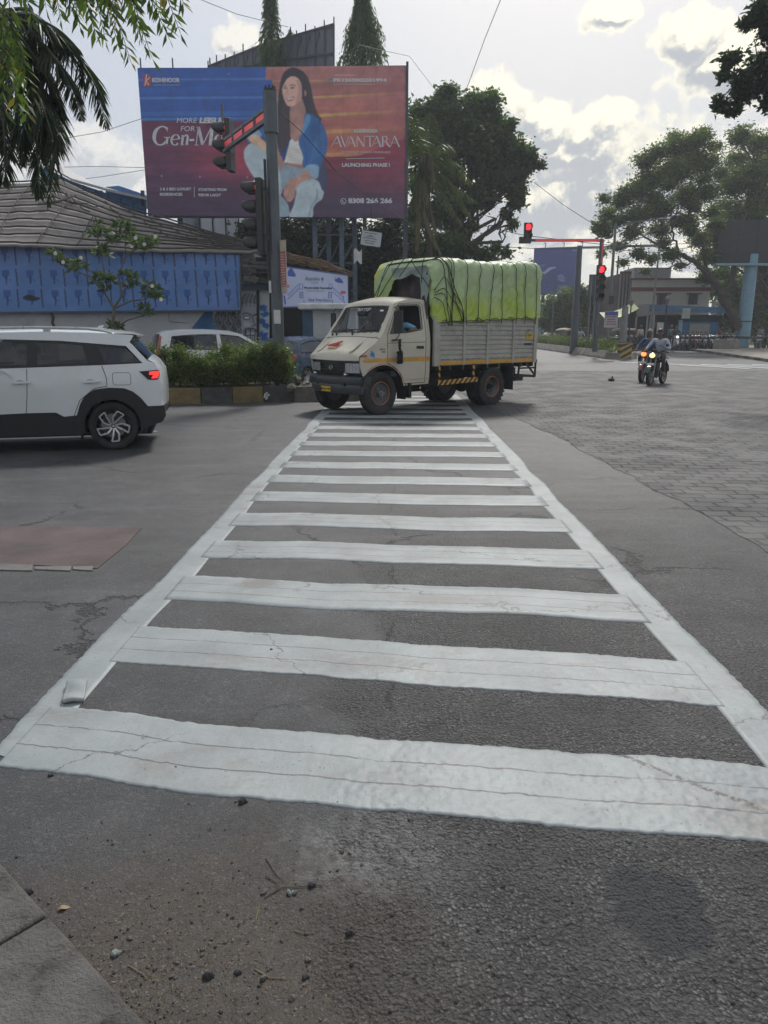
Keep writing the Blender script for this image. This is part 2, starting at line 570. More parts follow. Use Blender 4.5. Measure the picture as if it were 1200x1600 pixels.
ys = np.concatenate([[-200, -50, -10, -3, 0, .5, .8], np.arange(1.0, 3.1, .009), np.arange(3.1, 5.2, .02), [5.4, 5.8, 6.5, 8, 10, 13, 17, 21, 25, 30, 38, 48, 60, 80, 100, 120, 160, 300, 600, 1500]])
gx, gy = np.meshgrid(xs, ys)
co = np.stack([gx, gy, ground_z(gx, gy)], 2).reshape(-1, 3)
tag(np_mesh('ground', co, grid_faces(len(xs), len(ys)), ASPH, smooth=True), kind='structure')
def cw_paint_mat():
 m, t, b = new_mat('thermoplastic_paint')
 tcn = t.n.new('ShaderNodeTexCoord')
 p = tcn.outputs['Object']
 x, y, z = t.sep(p)
 n = t.noise(p, 2.4, 5, .6)
 c = t.mix(t.ramp(n, .3, .7), (.215, .243, .250, 1), (.29, .32, .325, 1))
 dl = t.noise(t.comb(t.math('MULTIPLY', x, 60), t.math('MULTIPLY', y, 5), 0), 1, 3)
 c = t.mix(t.ramp(dl, .5, .8, 0, .35), c, (.27, .285, .285, 1))
 sc = t.ramp(t.noise(t.vmath('MULTIPLY', p, (1.1, 2.5, 1)), 1.6, 7, .7, .5), .50, .74)
 c = t.mix(t.math('MULTIPLY', sc, .6), c, (.19, .165, .145, 1))
 st2 = t.ramp(t.noise(t.vmath('MULTIPLY', p, (2.2, .5, 1)), 2.1, 6, .7), .5, .68)
 c = t.mix(t.math('MULTIPLY', st2, .30), c, (.17, .17, .168, 1))
 sx_ = t.math('ADD', t.math('ADD', x, t.math('MULTIPLY', y, 1.15)), t.math('MULTIPLY', t.math('SUBTRACT', t.noise(p, 5, 5, .7), .5), .09))
 scr = t.math('MULTIPLY', t.ramp(t.math('ABSOLUTE', t.math('SUBTRACT', sx_, 3.80)), .028, .008), t.ramp(x, .72, .85))
 c = t.mix(t.math('MULTIPLY', scr, t.ramp(t.noise(p, 60, 4), .35, .6)), c, (.06, .05, .045, 1))
 pw = t.vmath('ADD', p, t.vmath('SCALE', t.noise(p, 3.0, 5, .7, 0, True), scale=.5))
 crk = t.math('MULTIPLY', t.ramp(t.voro(pw, .9, 'DISTANCE_TO_EDGE'), .010, .003), t.ramp(t.noise(p, 1.1, 2), .46, .54))
 c = t.mix(t.math('MULTIPLY', crk, .7), c, (.08, .075, .07, 1))
 for (sx0, sy0, rx_, ry_, am) in ((-.83, 4.5, .16, .13, .55), (.18, 5.7, .35, .2, .35), (.36, 4.2, .4, .12, .38), (-.03, 3.3, .3, .12, .35), (1.35, 2.1, .3, .16, .35)):
  q = t.vmath('MULTIPLY', t.vmath('SUBTRACT', p, (sx0, sy0, 0)), (1 / rx_, 1 / ry_, 0))
  sm = t.ramp(t.math('ADD', t.vmath('LENGTH', q), t.math('MULTIPLY', t.math('SUBTRACT', t.noise(p, 14, 6, .75), .5), 2.2)), 1.2, .3)
  c = t.mix(t.math('MULTIPLY', sm, am), c, (.13, .108, .09, 1))
 at = t.n.new('ShaderNodeAttribute'); at.attribute_name = 'lv'
 v_, isb, _ = t.sep(at.outputs['Color'])
 vw = t.math('ADD', v_, t.math('MULTIPLY', t.math('SUBTRACT', t.noise(p, 7, 4, .7), .5), .016))
 sd_ = t.math('MINIMUM', t.math('ABSOLUTE', t.math('SUBTRACT', vw, .335)), t.math('ABSOLUTE', t.math('SUBTRACT', vw, .66)))
 seam = t.math('MULTIPLY', t.math('MULTIPLY', t.ramp(sd_, .013, .004), isb), t.ramp(t.noise(p, 8, 4, .7), .34, .5, .25, 1))
 c = t.mix(t.math('MULTIPLY', seam, .75), c, (.075, .068, .062, 1))
 wr = t.math('MULTIPLY', t.ramp(t.noise(p, 38, 6, .75), .62, .70), t.ramp(t.noise(p, 1.9, 5, .65), .47, .66))
 c = t.mix(t.math('MULTIPLY', wr, .8), c, (.07, .07, .07, 1))
 ph = t.voro(p, 26)
 hole = t.math('MULTIPLY', t.ramp(ph, .13, .08), t.ramp(t.noise(p, 1.6, 3), .42, .58))
 hole = t.math('MULTIPLY', hole, t.ramp(y, 6, 3.5))
 c = t.mix(t.math('MULTIPLY', hole, .75), c, (.12, .12, .12, 1))
 fine = t.ramp(t.noise(p, 130, 4, .7), .3, .7, .9, 1.07, False)
 c = t.mix(1, c, t.comb(fine, fine, fine), 'MULTIPLY')
 t.l.new(c, b.inputs['Base Color'])
 b.inputs['Roughness'].default_value = .55
 bn = t.n.new('ShaderNodeBump')
 bn.inputs['Distance'].default_value = .004
 bn.inputs['Strength'].default_value = .25
 h = t.math('ADD', t.noise(p, 70, 4, .7), t.math('MULTIPLY', dl, .6))
 h = t.math('SUBTRACT', h, t.math('ADD', t.math('MULTIPLY', seam, 1.5), t.math('MULTIPLY', hole, 1.5)))
 t.l.new(h, bn.inputs['Height'])
 t.l.new(bn.outputs[0], b.inputs['Normal'])
 return m
def edge_l(y): return -1.59 + .0182 * y
def edge_r(y): return 1.60 + .0185 * y
CWP = cw_paint_mat()
cwc, cwf, cwa = [], [], []
def strip(fx, fy, nx, ny, lift, Lv, Lu, bar):
 """thin paint film (u across, v along) lying on the road; rim folded down"""
 lu, lv = np.linspace(0, 1, nx), np.linspace(0, 1, ny)
 lu[1] = min(lu[1], .002 / Lu); lu[-2] = 1 - lu[1]; lv[1] = min(lv[1], .002 / Lv); lv[-2] = 1 - lv[1]
 u, v = np.meshgrid(lu, lv)
 X, Y = fx(u, v), fy(u, v)
 Z = ground_z(X, Y) + lift
 rim = (u == 0) | (u == 1) | (v == 0) | (v == 1)
 Z = np.where(rim, Z - lift - .001, Z)
 b = sum(len(c) for c in cwc)
 cwc.append(np.stack([X, Y, Z], 2).reshape(-1, 3))
 cwf.append(grid_faces(nx, ny) + b)
 at = np.zeros((nx * ny, 4)); at[:, 0] = v.ravel(); at[:, 1] = bar
 cwa.append(at)
def seam_y(x, k):
 """front edge of bar k (0 = nearest) with its drift to the right and small wobbles"""
 sk = [-.152, -.135, -.115, -.10, -.09, -.08, -.07, -.06][k] if k < 8 else -.05
 base = 2.21 + .912 * k + (.0 if k else 0)
 wob = (vnoise(x * 1.6 + k * 7.3, x * 0 + k, 5) - .5) * .06 + (vnoise(x * 6 + k * 3, x * 0 + k, 8) - .5) * .012
 return base + sk * x + wob
for k in range(19):
 nx = int(430 if k < 2 else 200 if k < 5 else 60)
 ny = 52 if k < 2 else 14 if k < 6 else 8
 def fy(u, v, k=k):
  x = u * 3
  e0 = (vnoise(x * 40 + k * 9, v * 0 + 3, 31) - .5) * .008 + (vnoise(x * 9 + k * 9, v * 0 + 5, 35) - .5) * .010
  e1 = (vnoise(x * 40 + k * 5, v * 0 + 8, 33) - .5) * .009 + (vnoise(x * 8 + k * 5, v * 0 + 2, 36) - .5) * .012
  return seam_y(-1.4 + u * 3.0, k) + e0 * (1 - v) + (.455 + e1) * v
 def fx(u, v, k=k):
  w0 = .455 * v
  l = edge_l(seam_y(-1.4, k) + w0) + (.07 if k == 0 else .15)
  r = edge_r(seam_y(1.6, k) + w0) - .15
  return l + (r - l) * u
 strip(fx, fy, nx, ny, .0042, .45, 3.0, 1)
for side in (0, 1):
 f = edge_r if side else edge_l
 ya, yb = (1.93, 19.4) if side else (2.48, 19.4)
 def fy(u, v, s=side): return ya + (yb - ya) * v ** 1.7 + (-.10 * (u - .5)) * (1 - v) ** 30
 def fx(u, v, s=side, f=f):
  y = ya + (yb - ya) * v ** 1.7
  wob = (vnoise(y * 1.3, u * 0 + s * 9, 17) - .5) * .05
  e = (vnoise(y * 30, u * 0 + s * 5, 19) - .5) * .012
  o = f(y) + wob
  return (o - .203 * (1 - u) + e * u) if s else (o + .2025 * u + e * (1 - u))
 strip(fx, fy, 16, 900, .0030, 17, .2, 0)
cw = np_mesh('crosswalk_marking', np.concatenate(cwc), np.concatenate(cwf), CWP, attr={'lv': np.concatenate(cwa)})
tag(cw, kind='structure')
def paver_mat():
 m, t, b = new_mat('interlocking_pavers')
 geo = t.n.new('ShaderNodeNewGeometry')
 p = geo.outputs['Position']
 wv = t.vmath('SUBTRACT', t.noise(p, 2.2, 4, .6, 0, True), (.5, .5, .5))
 pw = t.vmath('ADD', p, t.vmath('SCALE', wv, scale=.16))
 wv2 = t.vmath('SUBTRACT', t.noise(p, 11, 2, .5, 0, True), (.5, .5, .5))
 pw = t.vmath('ADD', pw, t.vmath('SCALE', wv2, scale=.035))
 mp = t.n.new('ShaderNodeMapping')
 mp.inputs['Rotation'].default_value = (0, 0, R(4))
 t.l.new(pw, mp.inputs['Vector'])
 br = t.n.new('ShaderNodeTexBrick')
 t.l.new(mp.outputs[0], br.inputs['Vector'])
 br.inputs['Scale'].default_value = 1
 br.inputs['Mortar Size'].default_value = .016
 br.inputs['Mortar Smooth'].default_value = .25
 br.inputs['Brick Width'].default_value = .27
 br.inputs['Row Height'].default_value = .185
 br.inputs['Color1'].default_value = (.07, .07, .073, 1)
 br.inputs['Color2'].default_value = (.112, .11, .108, 1)
 br.inputs['Mortar'].default_value = (.034, .033, .033, 1)
 c = br.outputs['Color']
 x, y, z = t.sep(p)
 med = t.noise(p, 1.3, 6, .62)
 c = t.mix(t.ramp(med, .42, .7, 0, .75), c, (.095, .095, .095, 1))
 sp = t.noise(p, 150, 3, .7)
 k = t.ramp(sp, .3, .7, .82, 1.2, False)
 c = t.mix(1, c, t.comb(k, k, k), 'MULTIPLY')
 c = t.mix(t.ramp(y, 10, 30, 0, .55), c, (.115, .114, .112, 1))
 b.inputs['Specular IOR Level'].default_value = .3
 t.l.new(c, b.inputs['Base Color'])
 t.l.new(t.ramp(med, .3, .7, .85, .62), b.inputs['Roughness'])
 h = t.math('ADD', t.math('MULTIPLY', br.outputs['Fac'], -1.0), t.math('MULTIPLY', t.noise(p, 4.5, 4), .9))
 h = t.math('ADD', h, t.math('MULTIPLY', sp, .15))
 bn = t.n.new('ShaderNodeBump')
 bn.inputs['Distance'].default_value = .02
 bn.inputs['Strength'].default_value = .9
 t.l.new(h, bn.inputs['Height'])
 t.l.new(bn.outputs[0], b.inputs['Normal'])
 return m
PAV = paver_mat()
nx, ny = 60, 260
vv = np.linspace(0, 1, ny)
yy = 3.6 + (31 - 3.6) * vv ** 1.4
xl = np.interp(yy, [3.5, 5.2, 10.3, 13, 17.9, 31], [3.02, 2.9, 2.78, 2.62, 2.2, 1.2]) + (vnoise(yy * 2.2, yy * 0, 3) - .5) * .10 + (vnoise(yy * 11, yy * 0, 6) - .5) * .05
uu = np.linspace(0, 1, nx) ** 2.2
X = xl[:, None] + uu[None, :] * (30 - xl[:, None])
Y = np.repeat(yy[:, None], nx, 1)
Z = np.clip(Y - 25, 0, None) * .008 + .004 + (fbm(X * 1.2, Y * 1.2, 3, 2) - .5) * .02 * np.clip(uu * 12, 0, 1)[None, :] + .002
Z[:, 0] -= .006
tag(np_mesh('paver_road', np.stack([X, Y, np.maximum(Z, np.clip(Y - 25, 0, None) * .008 + .003)], 2).reshape(-1, 3), grid_faces(nx, ny), PAV, smooth=True), kind='structure')
RED = M('red_concrete_patch', (.088, .062, .062), .8, var=.35, scale=2.2, bump=.5, bscale=50, dirt=(.075, .07, .07), dirts=1.6, grime=.8)
pts = [G(-260, 830), G(60, 822), G(221, 826), G(196, 853), G(152, 889), G(60, 884), G(-100, 878), G(-300, 874)]
b = MB()
b.add([Vector((p.x, p.y, .005)) for p in pts] + [Vector((p.x, p.y, -.02)) for p in pts], [tuple(range(8))] + [(i, (i + 1) % 8, (i + 1) % 8 + 8, i + 8) for i in range(8)])
tag(b.build('red_road_patch', RED), kind='structure')
CON = M('pale_concrete', (.12, .118, .112), .8, var=.3, scale=3, bump=.5, bscale=45, dirt=(.07, .065, .06), dirts=2.5, grime=.7)
b = MB()
for (x0, x1) in ((-300, -40), (-38, 52), (55, 112), (114, 146)):
 pp = [G(x0, 881 - (x0 > 50) * -6), G(x1, 884 + (x1 > 100) * 2), G(x1 - 2, 893), G(x0, 891)]
 b.add([Vector((p.x, p.y, .009)) for p in pp] + [Vector((p.x, p.y, -.02)) for p in pp], [(0, 1, 2, 3)] + [(i, (i + 1) % 4, (i + 1) % 4 + 4, i + 4) for i in range(4)])
tag(b.build('concrete_channel', CON), kind='structure')
KERB = M('kerb_concrete', (.105, .10, .092), .78, var=.3, scale=7, bump=1.5, bscale=90, dirt=(.022, .021, .020), dirts=5.5, grime=1.0)
b = MB()
A, Bp = G(0, 1368), G(205, 1600)
d = (Bp - A).normalized()
nrm = Vector((d.y, -d.x, 0))
if nrm.x > 0: nrm = -nrm
hk = .06
for i in range(-2, 4):
 s0 = .62 * i - .29
 a, c = A + d * (s0 + .002), A + d * (s0 + .614)
 q = [a, c, c + nrm * .34, a + nrm * .34]
 b.add([Vector((v.x, v.y, -.05)) for v in q] + [Vector((v.x, v.y, hk)) for v in q], [(0, 1, 5, 4), (1, 2, 6, 5), (2, 3, 7, 6), (3, 0, 4, 7), (4, 5, 6, 7)])
tag(b.build('kerb', KERB, bevel=.012, seg=3), kind='structure')
b = MB()
a, c = A - d * 4 + nrm * .343, A + d * 3 + nrm * .343
q = [a, c, c + nrm * 6, a + nrm * 6]
b.add([Vector((v.x, v.y, hk - .006)) for v in q], [(0, 1, 2, 3)])
tag(b.build('pavement', KERB), kind='structure')
# ------------------------------------------------------------------ body-work tools
import bmesh
def panel(name, outer, W, mats, parent, side=1, off=0.0, thick=.02, holes=(), step=.12, smooth=60):
 """sheet-metal panel: outline in (x, z), bent over the side surface y = W(x, z), with thickness"""
 bm = bmesh.new()
 for loop in [outer] + list(holes):
  vs = [bm.verts.new((p[0], 0, p[1])) for p in loop]
  for i in range(len(vs)):
   bm.edges.new((vs[i], vs[(i + 1) % len(vs)]))
 bmesh.ops.triangle_fill(bm, edges=bm.edges[:], use_beauty=True, use_dissolve=False)
 xs_ = [v.co.x for v in bm.verts]; zs_ = [v.co.z for v in bm.verts]
 for ax, lo, hi in ((0, min(xs_), max(xs_)), (2, min(zs_), max(zs_))):
  k = math.floor(lo / step) + 1
  while k * step < hi:
   co = [0, 0, 0]; co[ax] = k * step
   no = [0, 0, 0]; no[ax] = 1
   bmesh.ops.bisect_plane(bm, geom=bm.verts[:] + bm.edges[:] + bm.faces[:], plane_co=co, plane_no=no, dist=1e-4)
   k += 1
 for v in bm.verts:
  v.co.y = side * (W(v.co.x, v.co.z) + off)
 bmesh.ops.recalc_face_normals(bm, faces=bm.faces)
 if bm.faces and sum(f.normal.y * f.calc_area() for f in bm.faces) * side < 0:
  bmesh.ops.reverse_faces(bm, faces=bm.faces)
 me = bpy.data.meshes.new(name)
 bm.to_mesh(me); bm.free()
 for m in (mats if isinstance(mats, (list, tuple)) else [mats]): me.materials.append(m)
 o = bpy.data.objects.new(name, me)
 COL.objects.link(o)
 me.polygons.foreach_set('use_smooth', [True] * len(me.polygons))
 if thick:
  s = o.modifiers.new('thick', 'SOLIDIFY'); s.thickness = thick; s.offset = -1
  e = o.modifiers.new('edge', 'EDGE_SPLIT'); e.split_angle = R(50)
 if parent is not None: o.parent = parent
 return o
def skin_strip(mb, prof, W, crown=0.0, c0=-1, c1=1, nu=15, mi=0, plan=0.0, drop=0.0):
 """sheet across the car along a profile of (x, z[, crown]) points; bulges outwards by crown"""
 n = len(prof)
 pr = [Vector((p[0], p[1])) for p in prof]
 cr = [p[2] if len(p) > 2 else crown for p in prof]
 rows = []
 for i in range(n):
  t = (pr[min(i + 1, n - 1)] - pr[max(i - 1, 0)]).normalized()
  nn = Vector((t.y, -t.x))
  if nn.dot(pr[i] - Vector((pr[0].x * .5 + pr[-1].x * .5, min(p.y for p in pr) - 1))) < 0: nn = -nn
  rows.append([])
  for k in range(nu):
   c = c0 + (c1 - c0) * k / (nu - 1)
   b = cr[i] * (1 - abs(c) ** 2.4) - drop * abs(c) ** 8
   q = pr[i] + nn * b
   rows[-1].append((q.x, c * W(pr[i].x, pr[i].y), q.y))
 mb.rings_open(rows, mi)
def rings_open(s, rows, mi=0):
 n = len(rows[0])
 vs = [p for r in rows for p in r]
 fs = []
 for i in range(len(rows) - 1):
  for k in range(n - 1):
   a = i * n + k
   fs.append((a, a + 1, a + n + 1, a + n))
 return s.add(vs, fs, mi)
MB.rings_open = rings_open
def arc(cx, cz, r, a0, a1, n):
 return [(cx + r * math.cos(R(a0 + (a1 - a0) * i / n)), cz + r * math.sin(R(a0 + (a1 - a0) * i / n))) for i in range(n + 1)]
def text_mesh(s, size, mat, parent, M4, name='lettering', align='CENTER', shear=0, bold=0.0, depth=.002, space=1.0, sx=1.0):
 cu = bpy.data.curves.new('t', 'FONT')
 cu.body = s
 cu.size = size
 cu.align_x = align
 cu.align_y = 'CENTER'
 cu.shear = shear
 cu.offset = bold
 cu.extrude = depth
 cu.space_character = space
 cu.resolution_u = 3
 o = bpy.data.objects.new('t', cu)
 COL.objects.link(o)
 bpy.context.view_layer.update()
 me = bpy.data.meshes.new_from_object(o)
 bpy.data.objects.remove(o)
 me.transform(M4 @ Matrix.Diagonal((sx, 1, 1, 1)))
 me.materials.clear()
 me.materials.append(mat)
 me.name = name
 r = bpy.data.objects.new(name, me)
 COL.objects.link(r)
 if parent is not None: r.parent = parent
 return r
def frame(o, x, z):
 """matrix that puts text (x right, y up) on a plane"""
 o, x, z = Vector(o), Vector(x).normalized(), Vector(z).normalized()
 y = z.cross(x)
 m = Matrix((x, y, z)).transposed().to_4x4()
 m.translation = o
 return m
# people ------------------------------------------------------------
def skin_mesh(name, chains, mat, parent, sub=1):
 """chains: list of lists of (point, radius); the first point of a chain that matches an earlier point is welded to it"""
 vs, es, rs = [], [], []
 def vid(p, r):
  for i, q in enumerate(vs):
   if (Vector(p) - q).length < 1e-4: return i
  vs.append(Vector(p)); rs.append(r)
  return len(vs) - 1
 for ch in chains:
  ids = [vid(p, r) for p, r in ch]
  es += [(a, b) for a, b in zip(ids, ids[1:]) if a != b]
 me = bpy.data.meshes.new(name)
 me.from_pydata([tuple(v) for v in vs], es, [])
 o = bpy.data.objects.new(name, me)
 COL.objects.link(o)
 sk = o.modifiers.new('skin', 'SKIN')
 sk.use_smooth_shade = True
 for i, r in enumerate(rs):
  rr = r if hasattr(r, '__len__') else (r, r)
  me.skin_vertices[0].data[i].radius = rr
 me.skin_vertices[0].data[0].use_root = True
 if sub:
  u = o.modifiers.new('sub', 'SUBSURF'); u.levels = sub; u.render_levels = sub
 me.materials.append(mat)
 if parent is not None: o.parent = parent
 return o
def lerp(a, b, t): return Vector(a) * (1 - t) + Vector(b) * t
def finger_chains(hand, wrist, side, curl=.6, down=None):
 """five fingers on a hand whose palm runs from wrist to hand"""
 d = (Vector(hand) - Vector(wrist)).normalized()
 up = Vector(down) if down is not None else Vector((0, 0, -1))
 lat = d.cross(up).normalized()
 dn = lat.cross(d).normalized()
 out = []
 for k, L in enumerate((.066, .078, .073, .058)):
  o = (k - 1.5) * .019
  a = Vector(hand) + lat * o
  b_ = a + d * L * .45 + dn * -.006
  c_ = b_ + (d * (1 - curl) + up * curl).normalized() * L * .4
  e_ = c_ + (d * (1 - curl) * .4 + up).normalized() * L * .3
  out.append([(hand, .022), (a, .011), (b_, .0095), (c_, .0085), (e_, .007)])
 p = lerp(wrist, hand, .3) + lat * side * .03
 q = p + (lat * side + d).normalized() * .03
 out.append([(lerp(wrist, hand, .5), .024), (p, .013), (q, .011), (q + (d + up * .5).normalized() * .03, .009)])
 return out
def person(label, J, loc, rz, skin, shirt, trousers, hair, shoes=None, group=None, sleeve=1.0, extra=None, parent_scale=1.0):
 """J: joints in metres in the local frame (x forward, y left): pelvis chest neck head, shoulder/elbow/hand/hip/knee/foot with 'l'/'r'"""
 t = thing('person', label, 'person', loc, rz, group)
 V = {k: Vector(v) for k, v in J.items()}
 fwd = V.get('face', Vector((1, 0, 0))).normalized()
 hd = V['head']
 up = Vector((0, 0, 1))
 ch = [[(V['pelvis'], (.12, .10)), (lerp(V['pelvis'], V['chest'], .5), (.115, .09)), (V['chest'], (.135, .10)), (V['neck'], .052), (hd - up * .045 + fwd * .01, .062), (hd + up * .02, .083), (hd + up * .085, .062)]]
 for s in 'lr':
  sd = 1 if s == 'l' else -1
  S, E, Hn = V['shoulder' + s], V['elbow' + s], V['hand' + s]
  wr = lerp(E, Hn, .78)
  ch.append([(V['chest'], .12), (S, .052), (lerp(S, E, .5), .044), (E, .036), (lerp(E, wr, .4), .035), (wr, .025), (Hn, .026)])
  ch += finger_chains(Hn, wr, -sd)
  ch.append([(V['pelvis'], .11), (V['hip' + s], .082), (lerp(V['hip' + s], V['knee' + s], .5), .072), (V['knee' + s], .054), (lerp(V['knee' + s], V['foot' + s], .35), .052), (V['foot' + s], .036), (V['foot' + s] + fwd * .14 - up * .035, .032)])
 body = skin_mesh('body', ch, skin, t)
 b = MB()
 lat = up.cross(fwd)
 b.ell(hd + fwd * .088 - up * .012, (.016, .013, .024), 8, 6)
 for s in (-1, 1): b.ell(hd + lat * .082 * s - up * .01, (.018, .009, .03), 8, 6)
 b.ell(hd + fwd * .078 - up * .052, (.012, .024, .007), 8, 5)
 b.build('facial_features', skin, t, True)
 b = MB()
 for s in (-1, 1): b.ell(hd + fwd * .079 + lat * .031 * s + up * .014, (.009, .014, .008), 8, 6)
 b.build('eyes', M('eye_dark', (.03, .022, .02), .3), t, True)
 c2 = [[(V['pelvis'] + up * .02, (.14, .115)), (lerp(V['pelvis'], V['chest'], .5), (.135, .11)), (V['chest'], (.152, .12)), (V['neck'] - up * .05, .075)]]
 for s in 'lr':
  S, E, Hn = V['shoulder' + s], V['elbow' + s], V['hand' + s]
  k = [(V['chest'], .13), (S, .068), (lerp(S, E, .5), .06)]
  if sleeve > .5: k.append((E, .05))
  if sleeve > .9: k.append((lerp(E, Hn, .65), .038))
  c2.append(k)
 skin_mesh('shirt', c2, shirt, t)
 c3 = [[(V['pelvis'] - up * .0, (.14, .118)), (lerp(V['pelvis'], V['chest'], .2), (.13, .11))]]
 for s in 'lr':
  H_, K_, F_ = V['hip' + s], V['knee' + s], V['foot' + s]
  c3.append([(V['pelvis'] - up * .0, .13), (H_, .096), (lerp(H_, K_, .5), .084), (K_, .068), (lerp(K_, F_, .5), .062), (lerp(K_, F_, .9), .056)])
 skin_mesh('trousers', c3, trousers, t)
 b = MB()
 for s in 'lr':
  F_ = V['foot' + s]
  b.ell(F_ + fwd * .06 - up * .045, (.135, .046, .048), 12, 8, rot=fwd.to_track_quat('X', 'Z').to_matrix())
 b.build('shoes', shoes or M('shoe_black', (.02, .02, .02), .5), t, True)
 if hair is not None:
  b = MB()
  def hf(u, v):
   th = v * PI * .53
   ph = u * 2 * PI
   q = Vector((math.sin(th) * math.cos(ph), math.sin(th) * math.sin(ph), math.cos(th)))
   rr = .104
   front = max(0, q.x)
   p = Vector((q.x * rr * 1.0, q.y * rr * .9, q.z * rr * 1.05 + .022 + front * .03 * (1 - q.z)))
   return hd + fwd * (p.x - .012) + lat * p.y + up * (p.z)
  b.grid(hf, 20, 9, closeu=True)
  b.build('hair', hair, t, True)
 return t
SKIN = M('brown_skin', (.19, .105, .07), .5, var=.08)
HAIR = M('black_hair', (.012, .011, .012), .45, var=.2, scale=60)
RUB = M('tyre_rubber', (.018, .018, .019), .8, var=.3, scale=9, dirt=(.09, .08, .07), dirts=5, grime=.5)
BLK = M('black_plastic', (.010, .011, .013), .5, var=.15, scale=20, dirt=(.05, .047, .045), dirts=3, grime=.25)
DARK = M('underbody_dark', (.012, .012, .012), .8, var=.4, scale=12)
CHR = M('chrome', (.55, .56, .58), .16, 1.0, var=.08)
STEEL = M('worn_steel', (.22, .22, .22), .45, .7, var=.25, scale=15)
LENS = M('lamp_lens', (.42, .44, .46), .08, .2, var=.25, scale=30, coat=1)
REDL = M('red_lens', (.35, .012, .015), .12, var=.1, coat=1)
GLS = glass('window_glass', (.015, .02, .024), .50)
GLSD = glass('tinted_glass', (.012, .015, .019), .86)
def tyre(mb, r, w, lug=0, wd=.62, n=48):
 """tyre around the Y axis centred on the origin; wd = rim radius share"""
 h = w / 2
 ri = r * wd
 mb.lathe([(ri, -h * .78), (ri * 1.06, -h * .92), (r * .82, -h), (r * .93, -h * .96), (r * .985, -h * .8), (r, -h * .55), (r, -h * .2), (r * .985, -h * .17), (r * .985, -h * .1), (r, -h * .07), (r, h * .07), (r * .985, h * .1), (r * .985, h * .17), (r, h * .2), (r, h * .55), (r * .985, h * .8), (r * .93, h * .96), (r * .82, h), (ri * 1.06, h * .92), (ri, h * .78)], n=n)
 for k in range(lug):
  a = 2 * PI * k / lug
  for s in (-1, 1):
   m = Matrix.Rotation(-(a + s * .05), 3, 'Y')
   c = m @ Vector((r * .995, s * h * .66, 0))
   mb.box(c, (.026, h * .62, r * .1), m)
# ------------------------------------------------------------------ cargo truck
TRK = thing('cargo_truck', 'cream cargo truck with a green rope-tied tarpaulin over its load, crossing the zebra stripes', 'truck', (.70, 16.30, 0), R(-139.9))
CREAM = M('cream_paint', (.50, .465, .37), .32, var=.06, scale=2, dirt=(.27, .24, .19), dirts=1.6, grime=.35, coat=.35)
CARGO = M('weathered_grey_steel', (.36, .35, .31), .5, .15, var=.14, scale=3, dirt=(.20, .175, .14), dirts=3.5, grime=.6)
YEL = M('orange_yellow_band', (.55, .29, .035), .5, var=.15, dirt=(.25, .18, .08), dirts=5, grime=.6)
REDP = M('red_sticker', (.45, .04, .04), .4)
DKG = M('dark_grey_bumper', (.045, .05, .058), .5, var=.2, dirt=(.10, .095, .09), dirts=3, grime=.4)
def Wt(x, z):
 y = .925
 if z > 1.5: y -= .135 * ((z - 1.5) / .7) ** 1.15
 if x > 1.62: y -= .10 * ((x - 1.62) / .58) ** 2
 if z < .75: y -= .02 * (.75 - z) / .2
 return y
arch = arc(1.70, .44, .545, 168, 38, 16)
side = [(.47, .57)] + [(1.16, .555)] + arch + [(2.16, .78), (2.215, .98), (2.215, 1.12), (2.17, 1.17), (1.98, 1.33), (1.80, 1.49), (1.72, 1.57), (1.60, 1.75), (1.44, 1.97), (1.33, 2.13), (1.27, 2.19), (1.0, 2.245), (.70, 2.262), (.52, 2.25), (.46, 2.15), (.445, 1.3)]
win = [(1.50, 1.60), (1.44, 1.72), (1.30, 2.02), (1.235, 2.105), (1.18, 2.12), (.70, 2.135), (.655, 2.10), (.665, 1.70), (.70, 1.675), (1.1, 1.62)]
for s in (1, -1):
 panel('cab_side', side, Wt, CREAM, TRK, s, 0, .025, holes=[win], step=.11)
SEAL = M('panel_gap_dark', (.02, .02, .02), .8)
def side_line(mb, pts, W, side=1, r=.005, off=.0015, mi=0):
 q = []
 for a, b_ in zip(pts, pts[1:]):
  for i in range(6):
   p = (a[0] + (b_[0] - a[0]) * i / 6, a[1] + (b_[1] - a[1]) * i / 6)
   q.append((p[0], side * (W(*p) + off), p[1]))
 p = pts[-1]
 q.append((p[0], side * (W(*p) + off), p[1]))
 mb.tube(q, r, 5, mi)
